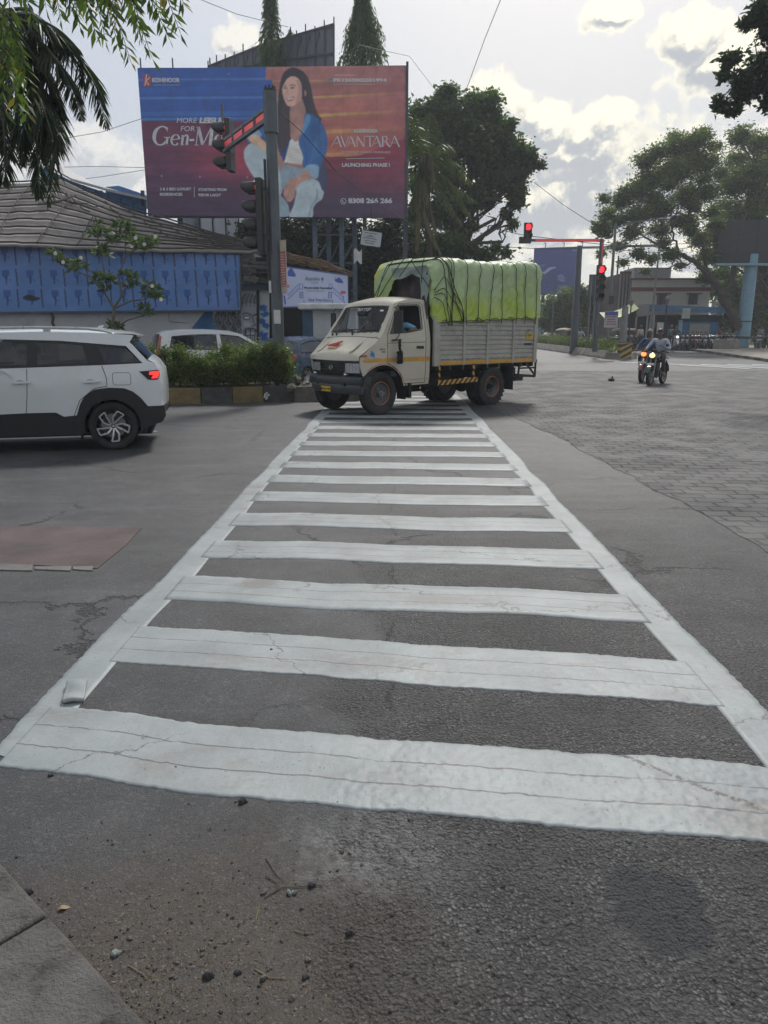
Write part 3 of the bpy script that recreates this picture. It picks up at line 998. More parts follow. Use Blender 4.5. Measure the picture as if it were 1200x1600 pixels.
for s in (1, -1):
 dr = thing('door', None, None); dr.parent = TRK
 b = MB()
 side_line(b, [(.585, .60), (.575, 1.0), (.565, 1.6), (.58, 2.15), (.65, 2.19), (1.2, 2.165), (1.30, 2.09), (1.60, 1.56), (1.60, 1.03), (1.50, .97), (1.30, .85), (1.22, .70), (1.20, .60), (.585, .60)], Wt, s, .006, -.001)
 side_line(b, [(.57, 1.42), (1.6, 1.40)], Wt, s, .004)
 b.build('door_seam', SEAL, dr)
 b = MB()
 side_line(b, [(1.52, 1.585), (1.46, 1.70), (1.32, 2.01), (1.25, 2.12), (1.19, 2.135), (.69, 2.15), (.64, 2.11), (.65, 1.69), (.69, 1.66), (1.1, 1.605), (1.52, 1.585)], Wt, s, .011, 0)
 side_line(b, [(1.235, 1.62), (1.205, 2.11)], Wt, s, .012, -.01)
 b.build('window_rubber', BLK, dr)
 panel('quarter_glass', [(1.25, 1.61), (1.50, 1.595), (1.42, 1.75), (1.29, 2.02), (1.22, 2.10)], Wt, GLS, dr, s, -.015, .004)
 b = MB()
 b.bar((.80, s * (Wt(.8, 1.31) + .02), 1.315), (.66, s * (Wt(.66, 1.31) + .02), 1.31), .03, .03)
 b.bar((.83, s * (Wt(.8, 1.31) + .005), 1.315), (.63, s * (Wt(.66, 1.31) + .005), 1.31), .012, .055)
 b.build('handle', BLK, dr, bevel=.005)
 panel('stripe', [(.46, 1.04), (2.12, 1.035), (2.17, 1.06), (2.13, 1.105), (.46, 1.115)], Wt, YEL, TRK, s, .003, 0, step=.11)
 b = MB()
 side_line(b, [(.46, 1.125), (2.12, 1.115)], Wt, s, .003, .002)
 side_line(b, [(.46, .685), (1.12, .67)], Wt, s, .003, .002)
 side_line(b, arc(1.70, .44, .57, 160, 50, 12), Wt, s, .006, .002)
 b.build('red_line', REDP, TRK)
 b = MB()
 ys = [.92, .55]
 rows = [[(p[0], s * yy_, p[1]) for yy_ in ys] for p in arc(1.70, .44, .54, 175, 15, 14)]
 b.rings_open(rows)
 b.box((1.70, s * .52, .75), (1.1, .02, .5))
 b.build('arch_liner', DARK, TRK)
b = MB()
skin_strip(b, [(1.365, 2.10, .055), (1.33, 2.145, .06), (1.27, 2.19, .07), (1.0, 2.245, .075), (.70, 2.262, .07), (.52, 2.25, .05), (.46, 2.15, .0)], Wt)
b.build('roof', CREAM, TRK, 50)
b = MB()
skin_strip(b, [(1.78, 1.50, .05), (1.73, 1.56, .05), (1.70, 1.60, .05)], Wt)
for (a, c) in ((-1, -.86), (.86, 1)):
 skin_strip(b, [(1.72, 1.57, .055), (1.60, 1.75, .055), (1.44, 1.97, .055), (1.36, 2.105, .058)], Wt, c0=a, c1=c, nu=4)
b.build('windscreen_frame', CREAM, TRK, 50)
b = MB()
skin_strip(b, [(1.715, 1.575, .045), (1.60, 1.75, .045), (1.44, 1.965, .045), (1.36, 2.10, .047)], Wt, c0=-.87, c1=.87, nu=13)
ws = b.build('windscreen', glass('windscreen_glass', (.012, .016, .02), .33), TRK, 50)
b = MB()
pp_ = [(1.705, 1.60, .052), (1.60, 1.75, .052), (1.46, 1.95, .052), (1.37, 2.09, .055)]
for c in (-.865, .865):
 skin_strip(b, pp_, Wt, c0=c - .015, c1=c + .015, nu=3)
skin_strip(b, [(1.375, 2.08, .056), (1.358, 2.112, .057)], Wt, c0=-.87, c1=.87, nu=9)
skin_strip(b, [(1.72, 1.57, .052), (1.70, 1.60, .052)], Wt, c0=-.87, c1=.87, nu=9)
b.build('rubber_seal', BLK, ws, 50)
def ws_pt(c, t, off=.006):
 x = 1.715 + (1.36 - 1.715) * t
 z = 1.575 + (2.10 - 1.575) * t
 bl = .045 * (1 - abs(c) ** 2.4) + off
 n = Vector((.455, .315)).normalized()
 return Vector((x + n.x * bl, c * Wt(x, z), z + n.y * bl))
WHT = M('white_paint', (.62, .63, .64), .45)
b = MB()
rngt = random.Random(4)
cx = -.22
for k in range(7):   # brush-like headline lettering
 wdt = .05 + rngt.random() * .03
 b.bar(ws_pt(cx, .905), ws_pt(cx + wdt, .905), .004, .014)
 b.bar(ws_pt(cx + wdt * .5, .82 + rngt.random() * .03), ws_pt(cx + wdt * .6, .905), .012, .004)
 if k % 2: b.tube([ws_pt(cx, .84), ws_pt(cx + wdt * .3, .80), ws_pt(cx + wdt * .9, .85)], .006, 5)
 cx += wdt + .006
b.build('sun_strip_lettering', WHT, ws)
b = MB()
b.add([ws_pt(.62, .80), ws_pt(.74, .80), ws_pt(.74, .86), ws_pt(.62, .86)], [(0, 1, 2, 3)])
b.build('sticker', WHT, ws)
b = MB()
for c0_, c1_ in ((-.55, -.1), (.05, .55), (-.72, -.55)):
 b.cut()
 b.tube([ws_pt(c0_, -.03, .03), ws_pt(c1_, .10, .02)], .008, 5)
 b.tube([ws_pt(c1_ - .28, .075, .012), ws_pt(c1_ + .2, .115, .012)], .008, 5)
 b.cyl(ws_pt(c0_, -.10, .0), ws_pt(c0_, -.03, .04), .022, .018, 8)
b.build('wiper', BLK, TRK)
b = MB()
bon = [(1.80, 1.485, .05), (1.92, 1.385, .06), (2.05, 1.285, .07), (2.15, 1.21, .085), (2.215, 1.165, .10), (2.235, 1.14, .11), (2.238, 1.08, .11), (2.23, 1.065, .11)]
skin_strip(b, bon, lambda x, z: Wt(min(x, 2.2), z), nu=21)
b.build('bonnet', CREAM, TRK, 45)
b = MB()
for s in (-1, 1):
 b.cut()
 rows = []
 for (x, z, c_) in bon[1:6]:
  rows.append([(x + .03, s * yy_, z + c_ * .85 + h_) for yy_, h_ in ((.50, .0), (.52, .014), (.56, .014), (.585, .0))])
 b.rings_open(rows)
b.build('bonnet_crease', CREAM, TRK, 50)
def nose_pt(c, z, off=0, x0=2.235):
 """point on the nose: plan curve of the front"""
 W_ = Wt(2.2, z)
 return Vector((x0 - .075 + .125 * (1 - abs(c) ** 2.6) + off - .02 * (z < .8), c * W_, z))
def nose_band(mb, z0, z1, c0=-1, c1=1, off=0, nu=17, depth=.05, mi=0, x0=2.235, nz=2):
 rows = []
 for j in range(nz):
  z = z0 + (z1 - z0) * j / (nz - 1)
  rows.append([nose_pt(c0 + (c1 - c0) * k / (nu - 1), z, off, x0) for k in range(nu)])
 back = [[Vector((p.x - depth, p.y, p.z)) for p in rows[0]], [Vector((p.x - depth, p.y, p.z)) for p in rows[-1]]]
 ring = [back[0]] + rows + [back[1]]
 mb.rings_open(ring, mi)
 for e in (0, -1):
  mb.add([r[e] for r in ring], [tuple(range(len(ring)))], mi)
b = MB()
nose_band(b, .76, 1.075, off=-.015, depth=.3)
nose_band(b, 1.0, 1.055, -.50, .50, off=.012)
for z in (.875, .93): nose_band(b, z, z + .018, -.50, .50, off=.004)
nose_band(b, .77, .83, -.99, .99, off=.01)
for c in (-1.0, -.52, .48, .955): nose_band(b, .80, 1.07, c, c + .04, off=.008, nu=3)
b.build('grille', BLK, TRK)
b = MB()
nose_band(b, 1.062, 1.082, -1, 1, off=.018)
b.tube([nose_pt(.0, .93, .03) + Vector((0, .055 * math.cos(a), .045 * math.sin(a))) for a in [i * PI / 8 for i in range(17)]], .008, 6)
for a in (PI / 2, PI / 2 + 2.2, PI / 2 - 2.2):
 b.bar(nose_pt(0, .93, .03), nose_pt(0, .93, .03) + Vector((0, .05 * math.cos(a), .04 * math.sin(a))), .01, .008)
nose_band(b, 1.09, 1.125, -.98, .98, off=.022)
b.build('grille_trim', CHR, TRK)
for s in (-1, 1):
 hl = MB()
 nose_band(hl, .845, 1.02, min(s * .52, s * .95), max(s * .52, s * .95), off=.012, nu=6)
 h = hl.build('headlight', LENS, TRK)
 b = MB()
 for k in range(5):
  c = s * (.56 + .095 * k)
  b.bar(nose_pt(c, .85, .016), nose_pt(c, 1.015, .016), .006, .006)
 nose_band(b, .835, .85, min(s * .5, s * .97), max(s * .5, s * .97), off=.02, nu=5)
 b.build('headlight_ribs', CHR, h)
 b = MB()
 b.box((2.13, s * (Wt(2.13, 1.15) + .008), 1.165), (.11, .02, .04), R(-s * 12))
 b.build('indicator', M('amber_lens', (.35, .10, .03), .3), TRK, bevel=.004)
b = MB()
rows = []
for z, o in ((.41, -.05), (.43, .02), (.50, .055), (.56, .06), (.60, .045), (.62, .06), (.70, .075), (.745, .06), (.765, .0), (.77, -.1)):
 rows.append([nose_pt(c * 1.04, z, o + .03) for c in [-1 + k / 10 for k in range(21)]])
b.rings_open(rows)
for s in (-1, 1):
 pts = [nose_pt(s * 1.04, z, o + .03) for z, o in ((.41, -.05), (.43, .02), (.50, .055), (.56, .06), (.70, .075), (.765, .0))]
 b.add(pts + [Vector((1.98 + (.0 if i else .05), p.y * 1.02, p.z)) for i, p in enumerate(pts)], [(i, i + 1, i + 7, i + 6) for i in range(5)])
bmp = b.build('bumper', DKG, TRK, 35)
b = MB()
nose_band(b, .452, .548, -.36, .04, off=.098, nu=5, depth=.012)
npl = b.build('number_plate', M('plate_yellow', (.60, .42, .02), .5, var=.1), TRK)
text_mesh('MH 12 FC 1071', .052, BLK, npl, frame(nose_pt(-.16, .50, .1025), (0, 1, 0), (1, 0, 0)), bold=.001, sx=.95)
b = MB()
for c in (-.62, .62):
 b.cut()
 b.tube([nose_pt(c, .80, -.02), nose_pt(c, .80, .10)], .012, 6)
 b.ell(nose_pt(c, .80, .10), (.02, .045, .03), 8, 6)
b.build('fog_lamp', CHR, TRK, True)
b = MB()
bb = lambda c, t: Vector((2.02 + (.17 * t), c * .86, 1.315 - .125 * t + .112))
b.tube([bb(-.40, .62), bb(.0, -.05), bb(-.02, .62), bb(-.40, .62)], .013, 5)
b.tube([bb(-.26, .46), bb(-.06, .46)], .022, 5)
b.tube([bb(-.14, .25), bb(-.06, .25)], .018, 5)
b.build('emblem', REDP, TRK)
b = MB()
for c in (-.42, ):
 b.add([bb(-.30, .80), bb(.02, .80), bb(.02, 1.05), bb(-.30, 1.05)], [(0, 1, 2, 3)])
st = b.build('bonnet_sticker', YEL, TRK)
for o_ in (st,): o_.location.z = .004
b = MB()
for k in range(6):
 b.bar(bb(-.28 + k * .05, .84) + Vector((0, 0, .006)), bb(-.25 + k * .05, 1.0) + Vector((0, 0, .006)), .014, .002)
b.build('sticker_lettering', BLK, TRK)
b = MB()
cb = (1.96, 1.19)
for k in range(7):
 a = 2 * PI * k / 7 + .4
 r_ = .05 + .03 * (k % 3 == 1)
 p0 = Vector((cb[0], Wt(*cb) + .004, cb[1]))
 q = (cb[0] + r_ * math.cos(a), cb[1] + r_ * math.sin(a))
 b.bar(p0, (q[0], Wt(*q) + .004, q[1]), .03, .002, up=(0, 1, 0))
b.build('blue_sticker', M('cyan_sticker', (.03, .22, .42), .4), TRK)
text_mesh('407 EX', .045, DKG, TRK, frame((1.73, Wt(1.73, 1.27) + .006, 1.285), (-1, 0.02, 0), (0, 1, 0)))
text_mesh('TURBO', .032, DKG, TRK, frame((1.71, Wt(1.71, 1.235) + .006, 1.235), (-1, 0.02, 0), (0, 1, 0)))
INT = M('cab_interior', (.05, .05, .055), .8)
b = MB()
b.box((.95, 0, .80), (1.0, 1.7, .1))
b.box((1.62, 0, 1.38), (.32, 1.62, .30))
b.box((.49, 0, 1.4), (.03, 1.72, 1.6))
b.box((.9, 0, 2.17), (.8, 1.4, .02))
b.build('interior_shell', INT, TRK)
b = MB()
for y in (-.5, .35):
 b.cut()
 b.box((.98, y, 1.12), (.46, .5 if y < 0 else .8, .14))
 b.box((.72, y, 1.42), (.12, .46 if y < 0 else .8, .58), Matrix.Rotation(R(-8), 3, 'Y'))
b.build('seat', M('seat_vinyl', (.10, .06, .05), .6), TRK, bevel=.03)
b = MB()
cst = Vector((1.40, -.45, 1.56))
mt = Matrix.Rotation(R(-38), 3, 'Y')
b.tube([cst + mt @ Vector((.19 * math.cos(a), .19 * math.sin(a), 0)) for a in [i * PI / 10 for i in range(21)]], .014, 6)
b.bar(cst + mt @ Vector((0, .18, 0)), cst + mt @ Vector((0, -.18, 0)), .02, .02)
b.tube([cst, cst + Vector((.15, 0, -.3))], .02, 6)
b.build('steering_wheel', BLK, TRK)
b = MB()
b.box((1.50, 0, 1.99), (.05, .26, .08))
b.tube([(1.50, 0, 1.99), (1.45, 0, 2.1)], .008, 5)
b.build('rear_view_mirror', BLK, TRK, bevel=.01)
for s in (1, -1):
 b = MB()
 y0 = Wt(1.42, 1.95)
 b.tube([(1.36, s * .84, 2.08), (1.42, s * 1.02, 2.10), (1.44, s * 1.08, 2.02), (1.44, s * 1.08, 1.55), (1.46, s * 1.0, 1.47), (1.50, s * .93, 1.46)], .011, 6)
 b.box((1.445, s * 1.07, 1.80), (.05, .19, .42), R(s * 14))
 b.build('mirror', BLK, TRK, bevel=.012)
b = MB()   # black tassel hanging from the mirror bracket
for k in range(26):
 z = 1.44 - k * .017
 rr = .02 + (.042 if k > 11 else .012 * (k % 5 == 0)) + .012 * rngt.random()
 b.ell((1.37 + .02 * rngt.random(), 1.035 + .01 * rngt.random(), z), (rr, rr, .017), 8, 5)
b.build('hanging_tassel', M('black_tassel', (.008, .008, .009), .9), TRK)
b = MB()
b.bar((1.50, .95, 1.455), (1.28, .96, 1.47), .03, .03)
b.build('mirror_bracket', M('brown_rust', (.09, .045, .035), .8), TRK)
def truck_wheel(x, y, z, r, w, front, lug):
 wt = thing('wheel', None, None); wt.parent = TRK; wt.location = (x, y, z)
 sg = 1 if y > 0 else -1
 b = MB(); tyre(b, r, w, lug, .56); b.build('tyre', RUB, wt, 40)
 b = MB()
 h = w / 2 * sg
 b.lathe([(r * .565, h * .80), (r * .56, h * .86), (r * .52, h * .84), (r * .50, h * .70), (r * .47, h * .55), (r * .36, h * .50 if front else -h * .1), (r * .20, h * .45 if front else -h * .15), (0.0, h * .45 if front else -h * .15)], n=32)
 b.lathe([(r * .565, -h * .7), (0, -h * .7)], n=24)
 b.build('rim', M('rim_grey', (.085, .087, .09), .5, .4, dirt=(.10, .07, .05), dirts=8, grime=.5), wt, 35)
 b = MB()
 pts = [(r * .535 * math.cos(a), h * .88, r * .535 * math.sin(a)) for a in [i * PI / 16 for i in range(33)]]
 b.tube(pts, .0075, 6)
 b.build('orange_ring', M('orange_rim_paint', (.42, .12, .04), .6, dirt=(.12, .07, .05), dirts=9, grime=.7), wt)
 b = MB()
 hh = h * .5 if front else -h * .1
 b.cyl((0, hh, 0), (0, hh + sg * .07, 0), r * .17, r * .14, 18)
 b.cyl((0, hh + sg * .07, 0), (0, hh + sg * .10, 0), r * .09, r * .06, 12)
 for k in range(6):
  a = k * PI / 3
  b.cyl((r * .28 * math.cos(a), hh - sg * .01, r * .28 * math.sin(a)), (r * .28 * math.cos(a), hh + sg * .025, r * .28 * math.sin(a)), .016, n=6)
 b.build('hub', STEEL if front else DARK, wt)
for s in (1, -1):
 truck_wheel(1.72, s * .76, .425, .425, .20, True, 0)
 truck_wheel(-1.47, s * .86, .425, .425, .21, False, 26)
 truck_wheel(-1.47, s * .62, .425, .425, .21, False, 0)
b = MB()
for s in (-1, 1):
 b.box((-.35, s * .38, .70), (5.1, .07, .17))
for x in (-2.7, -1.9, -1.1, -.3, .5, 1.3): b.box((x, 0, .70), (.07, .76, .12))
b.cyl((-1.47, -.78, .425), (-1.47, .78, .425), .06, n=10)
b.ell((-1.47, 0, .42), (.17, .2, .17))
b.cyl((1.72, -.7, .40), (1.72, .7, .40), .045, n=10)
for s in (-1, 1):
 for x in (-1.47, 1.72):
  b.tube([(x - .62, s * .45, .62), (x - .3, s * .45, .50), (x, s * .45, .47), (x + .3, s * .45, .50), (x + .62, s * .45, .62)], .035, 6)
b.cyl((.3, 0, .58), (-1.3, 0, .46), .04, n=8)
b.box((1.45, 0, .80), (1.0, .62, .5))
b.cyl((.15, .42, .60), (-.55, .42, .60), .15, n=14)
b.cyl((.4, -.1, .42), (.4, .8, .42), .03, n=8)
b.box((.36, .55, .62), (.30, .30, .26))
b.cyl((.9, .3, .42), (.2, .3, .42), .06, n=10)
b.box((1.02, .86, .46), (.06, .2, .30))
b.build('chassis', DARK, TRK, 40)
b = MB()
for s in (-1, 1):
 b.cut()
 b.box((1.11, s * .78, .47), (.02, .26, .38))
 b.cut()
 b.box((-2.08, s * .84, .62), (.02, .40, .58))
b.build('mudflap', M('rubber_flap', (.02, .021, .024), .7), TRK)
def stripes(name, a, c, ht, wd, m1, m2, parent, n, skew=.5):
 """bar from a to c painted with slanting bands"""
 a, c = Vector(a), Vector(c)
 d = (c - a).normalized()
 L = (c - a).length
 b = MB()
 up = Vector((0, 0, 1)) if abs(d.z) < .7 else Vector((1, 0, 0))
 st_ = L / n
 o_ = ht * skew
 side_ = d.cross(up).normalized() * wd / 2
 for k in range(-1, n + 1):
  mi = k % 2
  lo0, lo1 = k * st_, (k + 1) * st_
  pts = []
  for (t, h) in ((lo0, -1), (lo1, -1), (lo1 + o_, 1), (lo0 + o_, 1)):
   t = min(max(t, 0), L)
   pts.append(a + d * t + up * h * ht / 2)
  b.add([p + side_ for p in pts] + [p - side_ for p in pts], [(0, 1, 2, 3), (4, 5, 6, 7), (0, 1, 5, 4), (2, 3, 7, 6), (1, 2, 6, 5), (3, 0, 4, 7)], mi)
 return b.build(name, [m1, m2], parent)
for s in (1, -1):
 sgd = stripes('side_guard', (.27, s * .99, .575), (-.93, s * .99, .61), .10, .02, BLK, YEL, TRK, 16, 1.0)
 for x in (.22, -.82):
  stripes('guard_bracket', (x, s * .975, .62), (x, s * .975, .97), .045, .02, BLK, YEL, TRK, 5, .6)
b = MB()
for s in (1, -1):
 for p, q in (((-2.40, s * .95, .97), (-2.36, s * .95, .62)), ((-2.36, s * .95, .62), (-2.98, s * .95, .60)), ((-2.98, s * .95, .60), (-2.98, s * .95, .98)), ((-2.55, s * .95, .97), (-2.96, s * .95, .64)), ((-2.36, s * .95, .80), (-2.98, s * .95, .80))):
  b.bar(p, q, .035, .035)
b.bar((-2.98, -.95, .60), (-2.98, .95, .60), .05, .06)
b.box((-2.45, .75, .56), (.3, .3, .10))
b.build('rear_underrun_frame', M('rusty_frame', (.045, .035, .032), .8, var=.3), TRK)
xs_p = [(.405, .235), (-.455, -.515), (-1.195, -1.275), (-2.06, -2.12), (-2.82, -2.94)]
for s in (1, -1):
 b = MB()
 ribs = []
 z = 1.045
 while z < 1.80:
  ribs += [(z, 0), (z + .012, .018), (z + .062, .018), (z + .078, .0), (z + .098, -.004)]
  z += .1
 ribs = [(.93, 0.0)] + ribs + [(1.93, 0)]
 for i in range(4):
  x1, x0 = xs_p[i][1], xs_p[i + 1][0]
  rows = [[(x1, s * (.965 + o), z), (x0, s * (.965 + o), z)] for z, o in ribs]
  b.rings_open(rows)
 b.build('side_wall', CARGO, TRK)
 b = MB()
 for (x0, x1) in xs_p:
  b.cut()
  b.prism([(x1, s * .95), (x1, s * 1.0), (x1 + .012, s * 1.012), (x0 - .012, s * 1.012), (x0, s * 1.0), (x0, s * .95)], .925, 1.93, 'xy')
 b.build('post', CARGO, TRK)
 b = MB()
 for i in range(4):
  x1, x0 = xs_p[i][1], xs_p[i + 1][0]
  b.cut()
  b.box(((x0 + x1) / 2, s * .985, .985), (abs(x0 - x1) - .004, .02, .075))
 b.build('yellow_band', YEL, TRK)
 b = MB()
 for i in range(4):
  x1, x0 = xs_p[i][1], xs_p[i + 1][0]
  for k in range(3 if i else 4):
   x = x1 + (x0 - x1) * (k + .6) / 4
   b.cut()
   b.box((x, s * .992, 1.06), (.05, .012, .016), Matrix.Rotation(R(8), 3, 'Y'))
 b.build('latch', STEEL, TRK)
b = MB()
b.box((-1.34, 0, .955), (3.4, 1.90, .07))
for x in (.33, -2.90): b.box((x, 0, 1.43), (.05, 1.9, .98))
for k in range(9): b.box((.25 - k * .39, 0, .88), (.06, 1.88, .09))
b.build('load_floor', M('load_deck', (.05, .045, .04), .8), TRK)
b = MB()
b.box((-2.66, .990, 1.52), (.24, .012, .15))
stk = b.build('yellow_sticker', M('sticker_yellow', (.50, .34, .03), .5, var=.3), TRK)
text_mesh('STOP', .06, BLK, stk, frame((-2.66, .998, 1.54), (-1, 0, 0), (0, 1, 0)))
b = MB()
b.tube([(-2.52, 1.0, 1.60), (-2.58, 1.0, 1.62), (-2.62, 1.0, 1.68), (-2.7, 1.0, 1.66)], .006, 5)
b.box((-2.62, .99, 1.35), (.26, .01, .035))
b.build('hook_wire', DARK, TRK)
def tarp_mat():
 m, t, b_ = new_mat('green_tarpaulin')
 tcn = t.n.new('ShaderNodeTexCoord')
 p = tcn.outputs['Object']
 x, y, z = t.sep(p)
 n = t.noise(p, 1.7, 5, .6)
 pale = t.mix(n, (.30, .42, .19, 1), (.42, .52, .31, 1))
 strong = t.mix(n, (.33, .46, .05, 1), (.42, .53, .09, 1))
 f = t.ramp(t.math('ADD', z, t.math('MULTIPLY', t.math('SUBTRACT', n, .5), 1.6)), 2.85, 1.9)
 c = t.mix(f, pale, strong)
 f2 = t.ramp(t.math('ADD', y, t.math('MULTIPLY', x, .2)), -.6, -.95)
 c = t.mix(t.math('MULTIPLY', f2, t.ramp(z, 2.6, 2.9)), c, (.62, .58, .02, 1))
 wv = t.noise(p, 90, 2)
 k = t.ramp(wv, .3, .7, .92, 1.08, False)
 c = t.mix(1, c, t.comb(k, k, k), 'MULTIPLY')
 d = t.ramp(t.noise(p, 3.3, 6, .7), .6, .8, 0, .3)
 c = t.mix(d, c, (.16, .17, .10, 1))
 t.l.new(c, b_.inputs['Base Color'])
 b_.inputs['Roughness'].default_value = .45
 b_.inputs['Subsurface Weight'].default_value = 0
 bn = t.n.new('ShaderNodeBump')
 bn.inputs['Distance'].default_value = .02
 bn.inputs['Strength'].default_value = .7
 t.l.new(t.noise(t.vmath('MULTIPLY', p, (1, 1, 1.6)), 11, 6, .6, .8), bn.inputs['Height'])
 t.l.new(bn.outputs[0], b_.inputs['Normal'])
 return m
TARP = tarp_mat()
rope_x = [(.05, -.10), (-.075, -.08), (-.51, -.50), (-.93, -.82), (-1.34, -1.23), (-1.614, -1.627), (-2.02, -2.12), (-2.335, -2.42), (-2.71, -2.82)]
def tarp_pt(u, v):
 """u: 0 near skirt -> 1 far skirt over the top; v: 0 front -> 1 rear"""
 x = .36 - 3.38 * v
 zt = 3.03 + .16 * (1 - v) * 0 + .10 * v + .03 * math.sin(v * 9)
 zb = 1.80 + .13 * v + .015 * math.sin(v * 40)
 L1 = zt - zb
 s_ = u * (2 * L1 + 2.06)
 if s_ < L1: y, z = 1.03, zb + s_
 elif s_ < L1 + 2.06: y, z = 1.03 - (s_ - L1), zt
 else: y, z = -1.03, zt - (s_ - L1 - 2.06)
 cy = 1 - abs(y) / 1.03
 z = z + (.06 * (1 - (abs(y) / 1.03) ** 2)) * (z > zt - .01)
 k = .17
 dz, dy = zt - z, 1.03 - abs(y)
 if dz < k and dy < k:
  qz, qy = k - dz, k - dy
  rr = math.hypot(qz, qy)
  mx = max(qz, qy)
  f_ = mx / max(rr, 1e-6)
  z = zt - k + qz * f_
  y = math.copysign(1.03 - k + qy * f_, y)
 side_ = abs(y) > .8
 zz = (z - 1.8) / 1.2
 dist = min(abs(x - (a + (c_ - a) * (1 - zz))) for a, c_ in rope_x)
 bul = .030 * min(1, dist / .16) - .018
 w1 = (float(fbm(np.array(x * 5.0 + z * .7), np.array(z * 1.3 + (9 if y < 0 else 0)), 3, 4)) - .5) * .11
 w2 = (float(fbm(np.array(x * 16 + z * 6), np.array(z * 9 - x * 3), 3, 14)) - .5) * .05
 n_ = bul + w1 + w2
 if side_ or True:
  q = Vector((0, y / 1.03, max(0, (z - 2.2)) / .9))
  q = Vector((0, math.copysign(abs(q.y) ** 4, q.y), q.z ** 4))
  if q.length < .05: q = Vector((0, 0, 1))
  q.normalize()
  y += q.y * n_
  z += q.z * n_ * .7
 e = min(v, 1 - v)
 if e < .06:
  f_ = (1 - e / .06) ** 2
  z -= .10 * f_ * max(0, zz)
  y *= 1 - .05 * f_
 return Vector((x, y, z))
b = MB()
nu_, nv_ = 110, 130
b.grid(lambda u, v: tarp_pt(u, v), nu_, nv_)
ring_r = [tarp_pt(i / 109, 1) for i in range(110)]
cen = Vector((-3.0, 0, 2.4))
def rear_fn(u, v):
 p = ring_r[min(109, int(round(u * 109)))]
 q = lerp(p, Vector((-3.04, p.y * .1, lerp(p, cen, .9).z)), v)
 q.x = -3.02 - .07 * math.sin(min(1, v * 2.2) * PI / 2) + (float(fbm(np.array(q.y * 4), np.array(q.z * 3), 3, 6)) - .5) * .10 * min(1, v * 6)
 return q
b.grid(rear_fn, 110, 14)
tp = b.build('tarpaulin', TARP, TRK, 80)
opn = [(.86, 1.95), (.84, 2.30), (.80, 2.66), (.74, 2.84), (.50, 2.86), (.20, 2.84), (-.02, 2.80), (-.10, 2.72), (-.24, 2.70), (-.34, 2.60), (-.36, 2.52), (-.44, 2.44), (-.50, 2.30), (-.52, 1.95)]
ring_f = [tarp_pt(i / 109, 0) for i in range(110)]
def front_fn(u, v):
 p = ring_f[min(109, int(round(u * 109)))]
 t_ = u * (len(opn) - 1)
 i = min(len(opn) - 2, int(t_))
 f_ = t_ - i
 q = (opn[i][0] * (1 - f_) + opn[i + 1][0] * f_, opn[i][1] * (1 - f_) + opn[i + 1][1] * f_)
 r_ = lerp(p, Vector((.40, q[0], q[1])), v)
 r_.x = .36 + .05 * math.sin(min(1, v * 1.6) * PI / 2) + (float(fbm(np.array(r_.y * 5), np.array(r_.z * 5), 3, 66)) - .5) * .10 * min(1, v * 4)
 return r_
b = MB()
b.grid(front_fn, 110, 18)
b.build('tarpaulin_front', TARP, TRK, 80)
b = MB()   # brown load cloth inside the opening, with folds
def load_fn(u, v):
 y = -.62 + 1.55 * u
 z = 1.9 + 1.05 * v
 return Vector((.16 + .05 * math.sin(y * 14) * .6 + (float(fbm(np.array(y * 4), np.array(z * 4), 3, 77)) - .5) * .12, y, z))
b.grid(load_fn, 50, 30)
b.build('load_cloth', M('brown_cloth', (.085, .07, .075), .9, var=.3, scale=3), TRK, 80)
b = MB()   # grey plastic flaps at the opening
def flap(y0, y1, z0, z1, ph):
 def f(u, v):
  y = y0 + (y1 - y0) * u
  z = z1 + (z0 - z1) * v * (.6 + .4 * abs(math.sin(u * 5 + ph)))
  return Vector((.44 + .02 * math.sin(u * 9 + v * 5 + ph), y, z))
 return f
b.grid(flap(-.3, .78, 2.70, 2.93, .3), 24, 6)
b.cut()
b.grid(flap(.60, .86, 2.2, 2.75, 1.3), 8, 10)
b.build('grey_plastic_flap', M('grey_green_plastic', (.22, .28, .25), .4, var=.2), TRK, 80)
b = MB()
def on_tarp(x, u):
 v = (.36 - x) / 3.38
 return tarp_pt(u, min(max(v, 0.01), .99))
def rope(x_top, x_bot, r=.0075, far=True, u0=-.0):
 b.cut()
 pts = []
 for i in range(25):
  t_ = i / 24
  p = on_tarp(x_bot + (x_top - x_bot) * t_, .0 + .365 * t_)
  pts.append(p + Vector((0, .026 * (1 - t_ ** 4), .020 * t_)))
 for i in range(1, 8):
  p = on_tarp(x_top, .365 + (.635 - .365) * i / 7)
  pts.append(p + Vector((0, 0, .014)))
 b.tube(pts, r, 5)
 pb = pts[0]
 b.tube([pb, pb + Vector((0.01, .0, -.06)), (pb.x, 1.02, 1.79)], r, 5)
for (a, c_) in rope_x: rope(a, c_)
rope(.33, -.30); rope(.33, -.42, .009); rope(.30, .05, .009)
for (y0, y1, z1, z0) in ((-.25, -.9, 2.3, 3.10), (-.45, -.85, 2.15, 3.0), (.1, -.75, 2.3, 3.10), (.45, .0, 2.75, 3.12), (.3, .9, 2.5, 3.10), (.72, .68, 2.6, 3.08)):
 pts = [Vector((.49 - .04 * abs(2 * t_ - 1) ** 3 * (t_ > .8), y1 + (y0 - y1) * t_, z1 + (z0 - z1) * t_)) for t_ in [i / 8 for i in range(9)]]
 b.cut()
 b.tube(pts, .009, 5)
